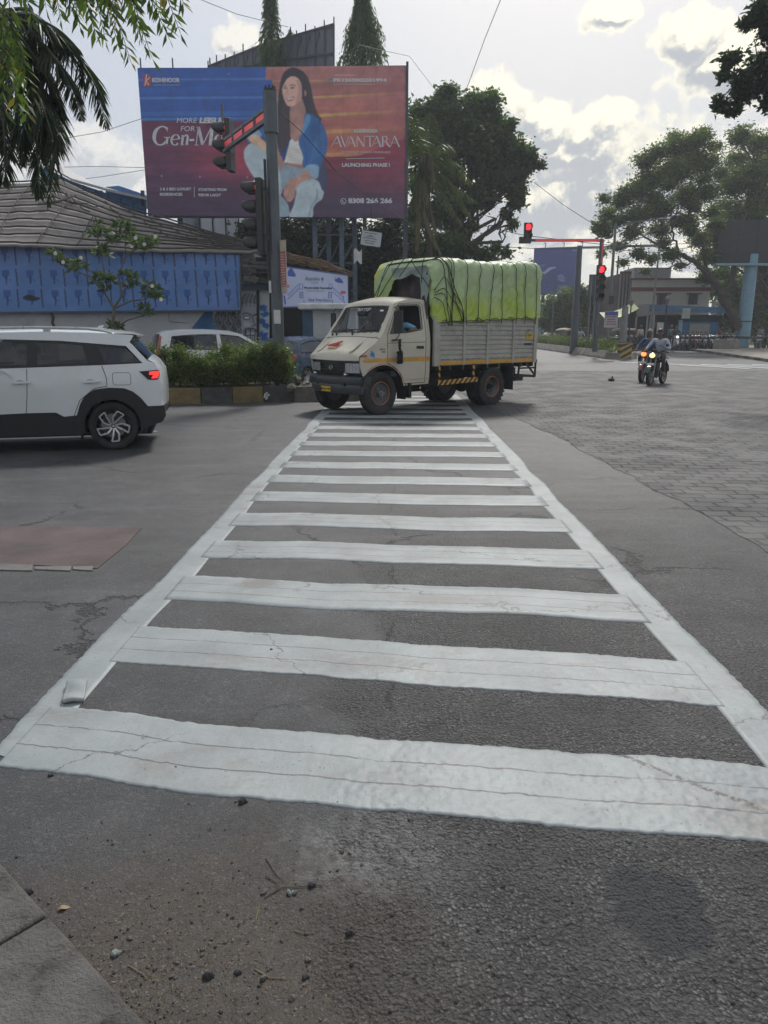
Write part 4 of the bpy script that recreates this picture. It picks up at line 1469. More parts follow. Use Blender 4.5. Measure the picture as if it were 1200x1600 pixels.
for k, (xe, u1) in enumerate(((-.44, .2), (-.40, .15), (-.08, .13), (.14, .10))):   # slack ropes gathering near the cab
 b.cut()
 pts = [Vector((.44, 1.0, 2.42 - .04 * k))]
 for i in range(1, 9):
  t_ = i / 8
  pts.append(on_tarp(.33 + (xe - .33) * t_, u1 * (1 - t_ ** 1.6) + .005) + Vector((0, .03, 0)))
 b.tube(pts, .008, 5)
b.cut()
pts = []
for i in range(40):
 x = .25 - i * 3.1 / 39
 pts.append(on_tarp(x, 0) + Vector((0, .012, .02 + .02 * math.sin(i * 1.9))))
b.tube(pts, .008, 5)
b.build('rope', M('dark_rope', (.022, .024, .022), .85), TRK)
J = dict(pelvis=(.90, .38, 1.28), chest=(.84, .40, 1.62), neck=(.86, .40, 1.84), head=(.90, .42, 1.98), shoulderl=(.84, .60, 1.76), shoulderr=(.84, .22, 1.76), elbowl=(.80, .86, 1.68), elbowr=(.95, .10, 1.50), handl=(.98, .93, 1.66), handr=(1.15, .15, 1.45),
   hipl=(.98, .50, 1.26), hipr=(.98, .28, 1.26), kneel=(1.30, .52, 1.22), kneer=(1.30, .28, 1.22), footl=(1.38, .52, .92), footr=(1.38, .28, .92), face=(.9, .2, 0))
MT = Matrix.Translation(TRK.location) @ Matrix.Rotation(R(-139.9), 4, 'Z')
LBLUE = M('light_blue_cloth', (.18, .42, .62), .8)
person('passenger in a light blue shirt with an arm on the truck window sill', J, TRK.location, R(-139.9), SKIN, LBLUE, M('dark_trousers', (.03, .03, .04), .8), HAIR, sleeve=.7)
J = dict(pelvis=(.92, -.48, 1.28), chest=(.86, -.48, 1.62), neck=(.88, -.48, 1.84), head=(.93, -.48, 1.98), shoulderl=(.86, -.29, 1.76), shoulderr=(.86, -.67, 1.76), elbowl=(1.05, -.25, 1.52), elbowr=(1.05, -.72, 1.52), handl=(1.32, -.32, 1.66), handr=(1.32, -.60, 1.66),
   hipl=(1.0, -.38, 1.26), hipr=(1.0, -.60, 1.26), kneel=(1.30, -.36, 1.25), kneer=(1.30, -.6, 1.25), footl=(1.42, -.36, .92), footr=(1.42, -.6, .92), face=(1, 0, 0))
person('truck driver in a dark shirt behind the steering wheel', J, TRK.location, R(-139.9), SKIN, M('dark_cloth', (.05, .05, .07), .8), M('dark_trousers', (.03, .03, .04), .8), HAIR)
# ------------------------------------------------------------------ cars
WPAINT = M('white_car_paint', (.62, .65, .66), .22, var=.03, scale=1.5, coat=.7, dirt=(.42, .43, .42), dirts=1.2, grime=.25)
BPAINT = M('blue_car_paint', (.022, .055, .115), .28, .1, var=.05, coat=.35)
ALLOY = M('alloy_silver', (.50, .51, .52), .25, .8, var=.06)
ALLOYD = M('alloy_dark', (.022, .023, .025), .3, .4, var=.1)
def car_wheel(par, x, y, r, w, style='alloy'):
 wt = thing('wheel', None, None); wt.parent = par; wt.location = (x, y, r)
 sg = 1 if y > 0 else -1
 h = w / 2 * sg
 b = MB(); tyre(b, r, w, 0, .69); b.build('tyre', RUB, wt, 40)
 b = MB()
 R_ = r * .69
 b.lathe([(R_, h * .78), (R_ * 1.01, h * .9), (R_ * .96, h * .9), (R_ * .93, h * .7), (R_ * .9, -h * .5), (0, -h * .5)], n=32)
 b.cyl((0, h * .3, 0), (0, h * .78, 0), R_ * .2, n=16)
 b.build('rim', ALLOYD, wt, 35)
 b = MB()
 c = MB()
 for k in range(5):
  a0 = 2 * PI * k / 5 + .3
  pt = lambda rr, aa, o=.80: Vector((R_ * rr * math.cos(a0 + aa), h * o, R_ * rr * math.sin(a0 + aa)))
  b.bar(pt(.14, 0, .72), pt(.55, .06, .82), .026, .05, up=(0, 1, 0))
  b.bar(pt(.55, .06, .82), pt(.94, .36, .86), .024, .05, up=(0, 1, 0))
  b.bar(pt(.94, .36, .86), pt(.94, .80, .86), .020, .045, up=(0, 1, 0))
  b.bar(pt(.94, .80, .86), pt(.60, .72, .82), .020, .045, up=(0, 1, 0))
  b.bar(pt(.60, .72, .82), pt(.14, .40, .72), .024, .045, up=(0, 1, 0))
  c.bar(pt(.16, .15, .70), pt(.55, .42, .78), .030, .03, up=(0, 1, 0))
  c.bar(pt(.55, .42, .78), pt(.93, .60, .80), .026, .03, up=(0, 1, 0))
 b.cyl((0, h * .7, 0), (0, h * .88, 0), R_ * .085, n=12)
 b.build('spokes', ALLOY, wt, bevel=.002)
 c.build('dark_spokes', ALLOYD, wt)
 b = MB()
 b.cyl((0, h * .2, 0), (0, h * .28, 0), R_ * .72, n=20)
 b.build('brake_disc', STEEL, wt)
 return wt
def car_shell(par, paint, W, roofp, bodyside, dlo, glass_panels, pillars, rear_glass, tail, wsx, wheels, r, clad=None, w=.20):
 for s in (1, -1):
  panel('side_panel', bodyside, W, paint, par, s, 0, .02, holes=[dlo], step=.13)
  for g, mt in glass_panels:
   panel('side_window', g, W, mt, par, s, -.012, .004, step=.15)
  for g in pillars:
   panel('window_pillar', g, W, BLK, par, s, -.004, .012, step=.15)
  if clad:
   for g in clad: panel('cladding', g, W, BLK, par, s, .012, .014, step=.13)
  b = MB()
  for (wx, cz, ra) in wheels:
   rows = [[(p[0], s * (W(p[0], .6) - .01), p[1]), (p[0], s * .48, p[1])] for p in arc(wx, cz, ra + .002, 190, -10, 14)]
   b.cut()
   b.rings_open(rows)
   b.box((wx, s * .47, .5), (ra * 2, .02, .55))
  b.build('arch_liner', DARK, par)
  for (wx, cz, ra) in wheels:
   car_wheel(par, wx, s * (W(wx, .5) - w / 2 - .02), r, w)
 b = MB(); skin_strip(b, roofp, W, nu=21); b.build('roof', paint, par, 55)
 b = MB(); skin_strip(b, rear_glass, W, nu=15); b.build('rear_window', GLSD, par, 50)
 b = MB(); skin_strip(b, tail, W, nu=21); b.build('tailgate', paint, par, 50)
SUV = thing('parked_car', 'white sport utility car with black cladding and a lit red tail lamp, nearest the viewer', 'car', (-3.986, 10.915, 0), R(194))
SUV.name = 'car'
def Ws(x, z):
 y = .885
 if z > 1.10: y -= .125 * ((z - 1.10) / .45) ** 1.1
 else: y -= .02 * abs(z - .85) / .5
 if x < -.25: y -= .11 * ((-.25 - x) / .45) ** 2
 if x > 2.7: y -= .22 * ((x - 2.7) / .75) ** 2
 return max(y, .3)
roofs = [(-.36, 1.565, .0), (-.30, 1.575, .02), (-.1, 1.585, .05), (.2, 1.60, .06), (.8, 1.615, .06), (1.4, 1.60, .06), (1.75, 1.56, .06)]
side = [(-.60, .34), (-.40, .34)] + arc(0, .335, .385, 200, -10, 18) + [(.42, .235), (2.08, .235)] + arc(2.5, .335, .385, 190, -10, 18) + [(2.95, .25), (3.33, .28), (3.42, .5), (3.40, .75), (3.30, .95), (2.75, 1.08), (2.45, 1.13), (1.95, 1.46), (1.75, 1.555), (1.4, 1.60), (.8, 1.615), (.2, 1.60), (-.1, 1.585), (-.30, 1.575), (-.36, 1.565), (-.30, 1.475), (-.33, 1.45), (-.52, 1.225), (-.60, 1.195), (-.655, 1.09), (-.67, .85), (-.66, .60), (-.69, .50)]
dlo = [(2.30, 1.12), (1.35, 1.138), (.07, 1.172), (-.455, 1.192), (-.25, 1.425), (.19, 1.462), (.6, 1.497), (1.3, 1.517), (1.70, 1.49), (1.93, 1.38)]
gp = [([(.912, 1.182), (.235, 1.203), (.225, 1.24), (.31, 1.445), (.885, 1.475)], GLS), ([(1.02, 1.17), (2.18, 1.15), (1.9, 1.35), (1.68, 1.46), (1.3, 1.495), (1.0, 1.485)], GLS), ([(.03, 1.197), (-.42, 1.208), (-.235, 1.41), (.135, 1.442)], GLSD)]
pl = [[(2.30, 1.12), (1.35, 1.138), (.07, 1.172), (-.455, 1.192), (-.445, 1.215), (.07, 1.205), (1.0, 1.183), (2.2, 1.16)],
  [(1.02, 1.16), (.90, 1.165), (.875, 1.50), (1.0, 1.51)], [(.245, 1.17), (.02, 1.175), (.13, 1.455), (.32, 1.47)],
  [(-.25, 1.425), (.19, 1.462), (.6, 1.497), (1.3, 1.517), (1.3, 1.487), (.6, 1.465), (.19, 1.432), (-.23, 1.395)]]
arch_o = [(-.485, .60), (-.40, .72), (-.30, .81), (-.19, .857), (.02, .868), (.20, .845), (.33, .76), (.40, .65), (.455, .50)]
cl1 = [(-.70, .60)] + arch_o + [(.62, .485), (.72, .545), (1.09, .545), (2.0, .52)] + [(2.05, .48), (2.1, .65), (2.25, .80), (2.5, .868), (2.75, .80), (2.93, .62), (3.40, .60), (3.43, .45), (3.33, .27), (2.93, .245)] + arc(2.5, .335, .372, -12, 192, 18) + [(2.08, .235), (.42, .235)] + arc(0, .335, .372, -12, 200, 18) + [(-.42, .30), (-.50, .325), (-.66, .37), (-.715, .46)]
car_shell(SUV, WPAINT, Ws, roofs, side, dlo, gp, pl,
   [(-.315, 1.50, .02), (-.42, 1.37, .03), (-.525, 1.235, .04)],
   [(-.525, 1.24, .05), (-.60, 1.20, .04), (-.655, 1.09, .07), (-.672, .85, .07), (-.66, .60, .07)], 0, [(0, .335, .375), (2.5, .335, .375)], .335, [cl1])
b = MB()
skin_strip(b, [(1.75, 1.56, .06), (1.95, 1.46, .06), (2.45, 1.13, .07)], Ws)
b.build('windscreen', GLSD, SUV, 50)
b = MB()
skin_strip(b, [(2.44, 1.13, .07), (2.75, 1.08, .07), (3.30, .95, .06), (3.40, .75, .06), (3.42, .5, .06), (3.33, .28, .05)], Ws)
b.build('bonnet', WPAINT, SUV, 50)
b = MB()
skin_strip(b, [(-.66, .605, .02), (-.69, .60, .03), (-.71, .50, .03), (-.67, .38, .03), (-.55, .32, .02)], Ws)
b.build('rear_bumper', BLK, SUV, 40)
b = MB()
skin_strip(b, [(-.10, 1.592, .05), (-.30, 1.588, .03), (-.40, 1.572, .0), (-.40, 1.55, .0), (-.30, 1.53, .0)], lambda x, z: Ws(x, 1.50) * .97)
b.build('spoiler', WPAINT, SUV, 40)
b = MB()
b.box((1.3, 0, .22), (3.6, 1.4, .05)); b.cyl((-.0, -.7, .33), (0, .7, .33), .04)
b.build('underbody', DARK, SUV)
b = MB()
for s in (1, -1):
 b.cut(); b.box((-.43, s * .74, .30), (.015, .2, .16)); b.cut(); b.box((.43, s * .76, .24), (.015, .14, .14))
b.build('mudflap', BLK, SUV)
for s in (1, -1):
 tlb = panel('tail_light', [(-.405, 1.082), (-.66, 1.098), (-.672, 1.03), (-.64, .965), (-.515, .965)], Ws, BLK, SUV, s, .010, .03, step=.05)
 panel('red_glow', [(-.535, 1.075), (-.66, 1.083), (-.664, 1.035), (-.635, .985), (-.555, .983), (-.585, 1.03), (-.53, 1.035)], Ws, M('tail_lamp_lit', (.6, .02, .02), .2, emit=(1, .035, .03), es=1.3), tlb, s, .0145, 0, step=.05)
 b = MB()
 b.tube([(1.75, s * .70, 1.60), (1.65, s * .70, 1.655), (.9, s * .705, 1.668), (.25, s * .71, 1.655), (.05, s * .715, 1.63), (-.08, s * .72, 1.595)], [.014, .018, .019, .020, .018, .01], 8)
 for x in (1.6, .75): b.box((x, s * .705, 1.625), (.09, .03, .06))
 b.build('roof_rail', M('silver_grey_rail', (.42, .44, .45), .3, .4), SUV, 50)
 for gap, hx in (([(1.09, .55), (1.05, .80), (1.02, 1.13)], 1.10), ([(.49, .50), (.40, .70), (.20, .86), (.03, .89), (.03, 1.0), (.075, 1.165)], .22)):
  dd = thing('door', None, None); dd.parent = SUV
  b = MB(); side_line(b, gap, Ws, s, .0045, -.001); b.build('door_gap', SEAL, dd)
  b = MB()
  b.ell((hx + .02, s * (Ws(hx, .95) + .001), .958), (.055, .010, .030), 14, 8)
  b.build('handle_recess', M('recess_grey', (.30, .32, .33), .4), dd, True)
  b = MB()
  b.bar((hx + .11, s * (Ws(hx, .95) + .030), .950), (hx - .11, s * (Ws(hx, .95) + .030), .958), .02, .032)
  for e in (-.09, .09): b.box((hx + e, s * (Ws(hx, .95) + .014), .954), (.03, .03, .024))
  b.build('handle', WPAINT, dd, bevel=.006)
 b = MB()
 cx_, cz_, ww, hh_, rr_ = -.168, .985, .118, .083, .035
 pts = []
 for (sx_, sz_, a0) in ((1, 1, 0), (-1, 1, 90), (-1, -1, 180), (1, -1, 270)):
  for k in range(5):
   a = R(a0 + k * 22.5)
   pts.append((cx_ + sx_ * (ww - rr_) + rr_ * math.cos(a), cz_ + sz_ * (hh_ - rr_) + rr_ * math.sin(a)))
 if s == 1:
  side_line(b, pts + [pts[0]], Ws, s, .003, 0)
  b.build('fuel_flap_gap', SEAL, SUV)
b = MB()
b.prism([(.14, 1.645), (.22, 1.645), (.17, 1.70), (.10, 1.71)], -.02, .02, 'xz')
b.build('shark_fin_antenna', WPAINT, SUV, bevel=.006)
b = MB()
for y in (-.38, .38):
 b.cut(); b.box((1.25, y, .62), (.5, .48, .16)); b.box((1.02, y, .98), (.13, .46, .62), Matrix.Rotation(R(-10), 3, 'Y')); b.box((.97, y, 1.37), (.09, .24, .16))
b.cut()
b.box((.40, 0, .62), (.5, 1.2, .16)); b.box((.16, 0, .95), (.13, 1.3, .56), Matrix.Rotation(R(-12), 3, 'Y'))
for y in (-.38, .38): b.box((.10, y, 1.28), (.09, .24, .14))
b.build('seat', M('dark_seat_cloth', (.045, .045, .05), .9), SUV, bevel=.04)
J = dict(pelvis=(1.22, .38, .78), chest=(1.14, .38, 1.12), neck=(1.14, .38, 1.27), head=(1.19, .38, 1.38), shoulderl=(1.14, .56, 1.22), shoulderr=(1.14, .20, 1.22), elbowl=(1.30, .62, 1.02), elbowr=(1.30, .16, 1.02), handl=(1.52, .48, 1.04), handr=(1.5, .28, 1.04),
   hipl=(1.3, .47, .76), hipr=(1.3, .29, .76), kneel=(1.66, .47, .80), kneer=(1.66, .29, .80), footl=(1.80, .47, .48), footr=(1.80, .29, .48), face=(1, 0, 0))
person('person in a pale shirt sitting in the front seat of the white car', J, SUV.location, R(194), SKIN, M('pale_shirt', (.40, .38, .34), .8), M('dark_trousers', (.03, .03, .04), .8), HAIR)
MPV = thing('car', 'white people carrier with tall red tail lamp behind the hedge', 'car', (0, 0, 0), 0)
def Wm(x, z):
 y = .86
 if z > 1.02: y -= .14 * ((z - 1.02) / .6) ** 1.1
 if x < -.4: y -= .12 * ((-.4 - x) / .5) ** 2
 if x > 2.9: y -= .25 * ((x - 2.9) / .7) ** 2
 return max(y, .3)
side = [(-.78, .34), (-.40, .30)] + arc(0, .32, .37, 195, -10, 14) + [(.42, .22), (2.3, .22)] + arc(2.72, .32, .37, 190, -10, 14) + [(3.15, .25), (3.5, .3), (3.56, .55), (3.45, .85), (2.95, 1.02), (2.7, 1.07), (1.85, 1.55), (1.5, 1.63), (.8, 1.67), (0, 1.665), (-.5, 1.63), (-.66, 1.56), (-.80, 1.1), (-.86, .9), (-.86, .5)]
dlo = [(2.5, 1.08), (1.2, 1.06), (-.30, 1.10), (-.42, 1.14), (-.32, 1.50), (.3, 1.555), (1.2, 1.56), (1.75, 1.50)]
gp = [([(2.36, 1.10), (1.20, 1.09), (1.16, 1.52), (1.72, 1.47)], GLSD), ([(1.08, 1.09), (-.38, 1.13), (-.30, 1.47), (.3, 1.52), (1.06, 1.53)], GLSD)]
plm = [[(1.21, 1.06), (1.07, 1.06), (1.05, 1.56), (1.16, 1.56)]]
roofm = [(-.66, 1.56, .0), (-.5, 1.63, .03), (0, 1.665, .05), (.8, 1.67, .05), (1.5, 1.63, .05), (1.85, 1.55, .05)]
car_shell(MPV, WPAINT, Wm, roofm, side, dlo, gp, [], [(-.66, 1.54, .03), (-.72, 1.3, .05), (-.80, 1.08, .05)], [(-.80, 1.09, .05), (-.86, .9, .05), (-.88, .5, .06), (-.80, .3, .05)], 0, [(0, .32, .36), (2.72, .32, .36)], .32, None)
for s in (1, -1):
 panel('window_pillar', plm[0], Wm, WPAINT, MPV, s, -.003, .012)
b = MB(); skin_strip(b, [(1.85, 1.55, .05), (2.7, 1.07, .06)], Wm); b.build('windscreen', GLSD, MPV)
b = MB(); skin_strip(b, [(2.7, 1.07, .06), (2.95, 1.02, .06), (3.45, .85, .06), (3.56, .55, .06), (3.5, .3, .05)], Wm); b.build('bonnet', WPAINT, MPV, 50)
b = MB()
b.box((1.3, 0, .25), (4.0, 1.4, .06))
b.build('underbody', DARK, MPV)
for s in (1, -1):
 panel('tail_light', [(-.62, 1.50), (-.69, 1.50), (-.80, 1.10), (-.86, .95), (-.86, .88), (-.66, .88), (-.70, 1.1)], Wm, REDL, MPV, s, .012, .02, step=.06)
MPV.rotation_euler.z = R(24)
_p = P(246, 560, 22.6)
MPV.location = (_p.x + .80 * math.cos(R(24)) - .86 * math.sin(R(24)), _p.y + .80 * math.sin(R(24)) + .86 * math.cos(R(24)), 0)
BC = thing('car', 'dark blue hatchback driving away between the hedge and the truck', 'car', (0, 0, 0), 0)
def Wb(x, z):
 y = .80
 if z > .95: y -= .14 * ((z - .95) / .5) ** 1.1
 if x < -.3: y -= .13 * ((-.3 - x) / .4) ** 2
 if x > 2.5: y -= .25 * ((x - 2.5) / .7) ** 2
 return max(y, .3)
side = [(-.62, .32), (-.38, .28)] + arc(0, .30, .345, 195, -10, 14) + [(.38, .2), (2.0, .2)] + arc(2.42, .30, .345, 190, -10, 14) + [(2.8, .22), (3.15, .3), (3.2, .5), (3.1, .8), (2.6, .93), (2.3, .98), (1.55, 1.38), (1.2, 1.44), (.6, 1.455), (0, 1.42), (-.35, 1.34), (-.62, 1.02), (-.70, .9), (-.70, .5)]
dlo = [(2.1, .98), (1.0, .98), (-.30, 1.02), (-.22, 1.27), (.2, 1.36), (.9, 1.385), (1.45, 1.34)]
gp = [([(2.0, 1.0), (.92, 1.0), (.90, 1.355), (1.43, 1.32)], GLSD), ([(.84, 1.0), (-.26, 1.04), (-.19, 1.25), (.2, 1.335), (.82, 1.355)], GLSD)]
car_shell(BC, BPAINT, Wb, [(-.35, 1.34, .03), (0, 1.42, .05), (.6, 1.455, .05), (1.2, 1.44, .05), (1.55, 1.38, .05)], side, dlo, gp, [[(.93, .98), (.83, .98), (.81, 1.385), (.91, 1.385)]],
   [(-.35, 1.335, .04), (-.60, 1.04, .06)], [(-.60, 1.045, .06), (-.70, .9, .07), (-.71, .5, .08), (-.62, .3, .06)], 0, [(0, .30, .34), (2.42, .30, .34)], .30, None, .18)
b = MB(); skin_strip(b, [(1.55, 1.38, .05), (2.3, .98, .06)], Wb); b.build('windscreen', GLSD, BC)
b = MB(); skin_strip(b, [(2.3, .98, .06), (2.6, .93, .06), (3.1, .8, .06), (3.2, .5, .06), (3.15, .3, .05)], Wb); b.build('bonnet', BPAINT, BC, 50)
b = MB(); b.box((1.2, 0, .24), (3.5, 1.3, .06)); b.build('underbody', DARK, BC)
for s in (1, -1):
 panel('tail_light', [(-.50, 1.0), (-.63, 1.0), (-.70, .9), (-.70, .76), (-.56, .78)], Wb, REDL, BC, s, .012, .02, step=.06)
 dd = thing('door', None, None); dd.parent = BC
 b = MB(); side_line(b, [(.40, .4), (.30, .60), (.1, .72), (-.02, .9), (-.05, 1.0)], Wb, s, .005, 0); side_line(b, [(.9, .25), (.88, .98)], Wb, s, .005, 0); b.build('door_gap', SEAL, dd)
 b = MB(); b.bar((.28, s * (Wb(.2, .85) + .02), .86), (.10, s * (Wb(.2, .85) + .02), .865), .02, .03); b.build('handle', BPAINT, dd)
b = MB(); b.tube([(-.71, -.4, 1.12), (-.62, .1, 1.22)], .01, 5); b.build('rear_wiper', BLK, BC)
BC.rotation_euler.z = R(60)
_p = P(456, 565, 21.5)
a_ = R(60)
BC.location = (_p.x + .68 * math.cos(a_) - .72 * math.sin(a_), _p.y + .68 * math.sin(a_) + .72 * math.cos(a_), 0)
# ------------------------------------------------------------------ motorcycles
def motorcycle(label, body, group=None, lamp=None, box=False, lean=0):
 t = thing('motorcycle', label, 'motorcycle', (0, 0, 0), 0, group)
 for x in (-.64, .64):
  wt = thing('wheel', None, None); wt.parent = t; wt.location = (x, 0, .30)
  b = MB(); tyre(b, .30, .10, 0, .78, 28); b.build('tyre', RUB, wt, 40)
  b = MB()
  b.lathe([(.235, -.03), (.245, -.035), (.245, .035), (.235, .03), (.225, 0), (.235, -.03)], n=28)
  for k in range(6):
   a = k * PI / 3
   b.bar((.03 * math.cos(a), 0, .03 * math.sin(a)), (.23 * math.cos(a + .15), 0, .23 * math.sin(a + .15)), .022, .02, up=(0, 1, 0))
  b.cyl((0, -.06, 0), (0, .06, 0), .05, n=12)
  b.build('rim', STEEL, wt, 40)
 fk = MB()
 for s in (-1, 1):
  fk.tube([(.64, s * .075, .30), (.50, s * .075, .66), (.42, s * .07, .90)], [.028, .024, .02], 8)
 fk.box((.44, 0, .86), (.06, .20, .04), Matrix.Rotation(R(-22), 3, 'Y'))
 fk.build('fork', STEEL, t, 40)
 b = MB()
 b.rings_open([[(.64 + .335 * math.cos(R(a)), y, .30 + .335 * math.sin(R(a))) for y in (-.065, -.035, .0, .035, .065)] for a in range(20, 151, 10)])
 b.build('front_mudguard', body, t, 60)
 b = MB()
 b.rings_open([[(-.64 + .36 * math.cos(R(a)), y, .32 + .36 * math.sin(R(a))) for y in (-.08, -.04, .0, .04, .08)] for a in range(60, 171, 10)])
 b.build('rear_mudguard', BLK, t, 60)
 b = MB()
 b.rings([[(x + .0, w_ * math.cos(a), z + h_ * math.sin(a)) for a in [k * PI / 6 for k in range(12)]] for x, w_, z, h_ in ((-.06, .08, .82, .06), (.02, .125, .84, .10), (.15, .15, .87, .12), (.28, .14, .88, .115), (.36, .09, .88, .07))])
 b.build('fuel_tank', body, t, 60)
 b = MB()
 b.rings([[(x, w_ * math.cos(a), z + h_ * math.sin(a)) for a in [k * PI / 5 for k in range(10)]] for x, w_, z, h_ in ((.0, .08, .80, .035), (-.2, .135, .80, .05), (-.45, .14, .83, .05), (-.72, .11, .86, .045), (-.78, .06, .86, .03))])
 b.build('seat', M('black_vinyl', (.018, .018, .018), .55), t, 60)
 b = MB()
 b.rings([[(x, w_ * math.cos(a), z + h_ * math.sin(a)) for a in [k * PI / 4 for k in range(8)]] for x, w_, z, h_ in ((-.05, .09, .72, .06), (-.4, .10, .74, .07), (-.75, .07, .80, .05), (-.85, .03, .83, .02))])
 b.build('side_cover', body, t, 60)
 b = MB()
 b.box((.10, 0, .36), (.36, .22, .22)); b.box((.18, 0, .56), (.16, .17, .24), Matrix.Rotation(R(15), 3, 'Y'))
 for k in range(5): b.box((.18 + k * .008, 0, .50 + k * .035), (.20, .21, .010), Matrix.Rotation(R(15), 3, 'Y'))
 b.cyl((.05, -.14, .36), (.05, .14, .36), .10, n=16)
 b.build('engine', M('engine_grey', (.10, .10, .105), .5, .5, var=.3), t, bevel=.008)
 b = MB()
 b.tube([(.40, 0, .84), (.35, 0, .60), (.30, 0, .28), (.0, 0, .22), (-.15, 0, .3), (-.2, 0, .68), (.35, 0, .80)], .022, 6)
 for s in (-1, 1):
  b.tube([(-.64, s * .09, .30), (-.1, s * .09, .34)], .02, 6)
  b.tube([(-.60, s * .12, .34), (-.44, s * .13, .74)], .028, 8)
 b.build('frame', BLK, t, 40)
 b = MB()
 b.tube([(.28, -.10, .52), (.33, -.13, .32), (.15, -.15, .22), (-.2, -.16, .24), (-.75, -.18, .34)], [.02, .02, .022, .04, .045], 10)
 b.build('exhaust', CHR, t, 40)
 b = MB()
 b.tube([(.28, -.36, 1.02), (.40, -.24, 1.05), (.44, 0, .97), (.40, .24, 1.05), (.28, .36, 1.02)], .013, 6)
 for s in (-1, 1): b.cyl((.33, s * .31, 1.035), (.26, s * .38, 1.015), .02, n=8)
 b.build('handlebar', BLK, t, 40)
 for s in (-1, 1):
  b = MB()
  b.tube([(.36, s * .28, 1.05), (.38, s * .34, 1.2)], .007, 5)
  b.ell((.38, s * .36, 1.23), (.018, .06, .038), 10, 6)
  b.build('mirror', BLK, t, 50)
 b = MB()
 b.ell((.55, 0, .92), (.10, .105, .09), 14, 8)
 b.box((.46, 0, 1.02), (.05, .18, .08))
 h = b.build('headlight', body, t, 50)
 b = MB()
 b.ell((.605, 0, .92), (.05, .088, .072), 14, 8)
 b.build('lamp_lens', lamp or LENS, h, True)
 b = MB()
 for s in (-1, 1):
  b.cut(); b.ell((.52, s * .17, .88), (.035, .03, .025), 8, 6)
 b.build('indicator', M('amber_lens', (.35, .10, .03), .3), t, True)
 b = MB()
 b.box((.70, 0, .66), (.01, .22, .07), Matrix.Rotation(R(-20), 3, 'Y'))
 b.build('number_plate', M('plate_white', (.5, .5, .48), .5), t)
 b = MB()
 b.box((-.90, 0, .80), (.06, .12, .06))
 b.build('tail_light', REDL, t, bevel=.01)
 b = MB()
 b.tube([(.0, .12, .26), (-.02, .22, .02)], .012, 6)
 b.build('side_stand', BLK, t)
 return t
def riding(lean=0.0, pillion=False, look=(1, 0, 0)):
 dx = -.42 if pillion else 0
 return dict(pelvis=(-.22 + dx, 0, .94), chest=(-.10 + dx, 0, 1.28), neck=(-.06 + dx, 0, 1.46), head=(-.0 + dx, 0, 1.60), shoulderl=(-.10 + dx, .19, 1.39), shoulderr=(-.10 + dx, -.19, 1.39),
    elbowl=(.06 + dx, .33, 1.17), elbowr=(.06 + dx, -.33, 1.17), handl=(.30 + dx * .3, .33, 1.05), handr=(.30 + dx * .3, -.33, 1.05), hipl=(-.18 + dx, .11, .92), hipr=(-.18 + dx, -.11, .92),
    kneel=(.22 + dx, .22, .84), kneer=(.22 + dx, -.22, .84), footl=(.02 + dx, .20, .38), footr=(.02 + dx, -.20, .38), face=look)
LIT = M('lit_headlamp', (.9, .6, .35), .3, emit=(1, .5, .2), es=2.2)
DBODY = M('dark_green_tank', (.02, .03, .028), .25, var=.1, coat=.6)
RBODY = M('maroon_tank', (.16, .02, .02), .25, var=.1, coat=.6)
ab, cb_ = G(1036, 599), G(1013, 603)
hd_ = math.atan2(cb_.y - ab.y, cb_.x - ab.x)
mid_ = (ab + cb_) / 2
mb1 = motorcycle('dark motorcycle with a lit headlamp, ridden towards the crossing', DBODY, lamp=LIT)
mb1.location = mid_; mb1.rotation_euler.z = hd_
person('man in a pale blue shirt riding the front motorcycle, one arm up to his chest', dict(riding(look=(1, .05, 0)), handl=(.16, .10, 1.22), elbowl=(.0, .34, 1.10)), mid_, hd_, SKIN, M('pale_blue_shirt', (.34, .38, .46), .8, var=.08), M('charcoal_trousers', (.035, .035, .042), .8), HAIR)
mb2 = motorcycle('maroon motorcycle with an orange lit headlamp, half hidden behind the front motorcycle', RBODY, lamp=M('lit_orange_lamp', (.9, .4, .15), .3, emit=(1, .28, .06), es=1.6))
p2_ = G(1017.5, 598)
mb2.location = p2_ + Vector((0, .5, 0)); mb2.rotation_euler.z = hd_ + .08
person('rider in a dark blue shirt and pale cap on the rear motorcycle', riding(), mb2.location, hd_ + .08, SKIN, M('navy_shirt', (.035, .07, .15), .8), M('dark_trousers', (.03, .03, .04), .8), M('pale_cap', (.25, .25, .24), .8))
# ------------------------------------------------------------------ foliage tools
def leaf_mat(name, c1, c2, c3=None, trans=.35, rough=.5):
 if name in MATS: return MATS[name]
 m, t, b = new_mat(name)
 at = t.n.new('ShaderNodeAttribute'); at.attribute_name = 'lv'
 r, g, bl = t.sep(at.outputs['Color'])
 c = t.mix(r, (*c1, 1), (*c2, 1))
 if c3: c = t.mix(t.math('GREATER_THAN', g, .93), c, (*c3, 1))
 t.l.new(c, b.inputs['Base Color'])
 b.inputs['Roughness'].default_value = rough
 b.inputs['Specular IOR Level'].default_value = .35
 tr = t.n.new('ShaderNodeBsdfTranslucent')
 t.l.new(t.mix(1, c, (1.5, 1.7, .6, 1), 'MULTIPLY'), tr.inputs[0])
 mx = t.n.new('ShaderNodeMixShader')
 mx.inputs[0].default_value = trans
 t.l.new(b.outputs[0], mx.inputs[1]); t.l.new(tr.outputs[0], mx.inputs[2])
 out = [n for n in t.n if n.type == 'OUTPUT_MATERIAL'][0]
 t.l.new(mx.outputs[0], out.inputs[0])
 MATS[name] = m
 return m
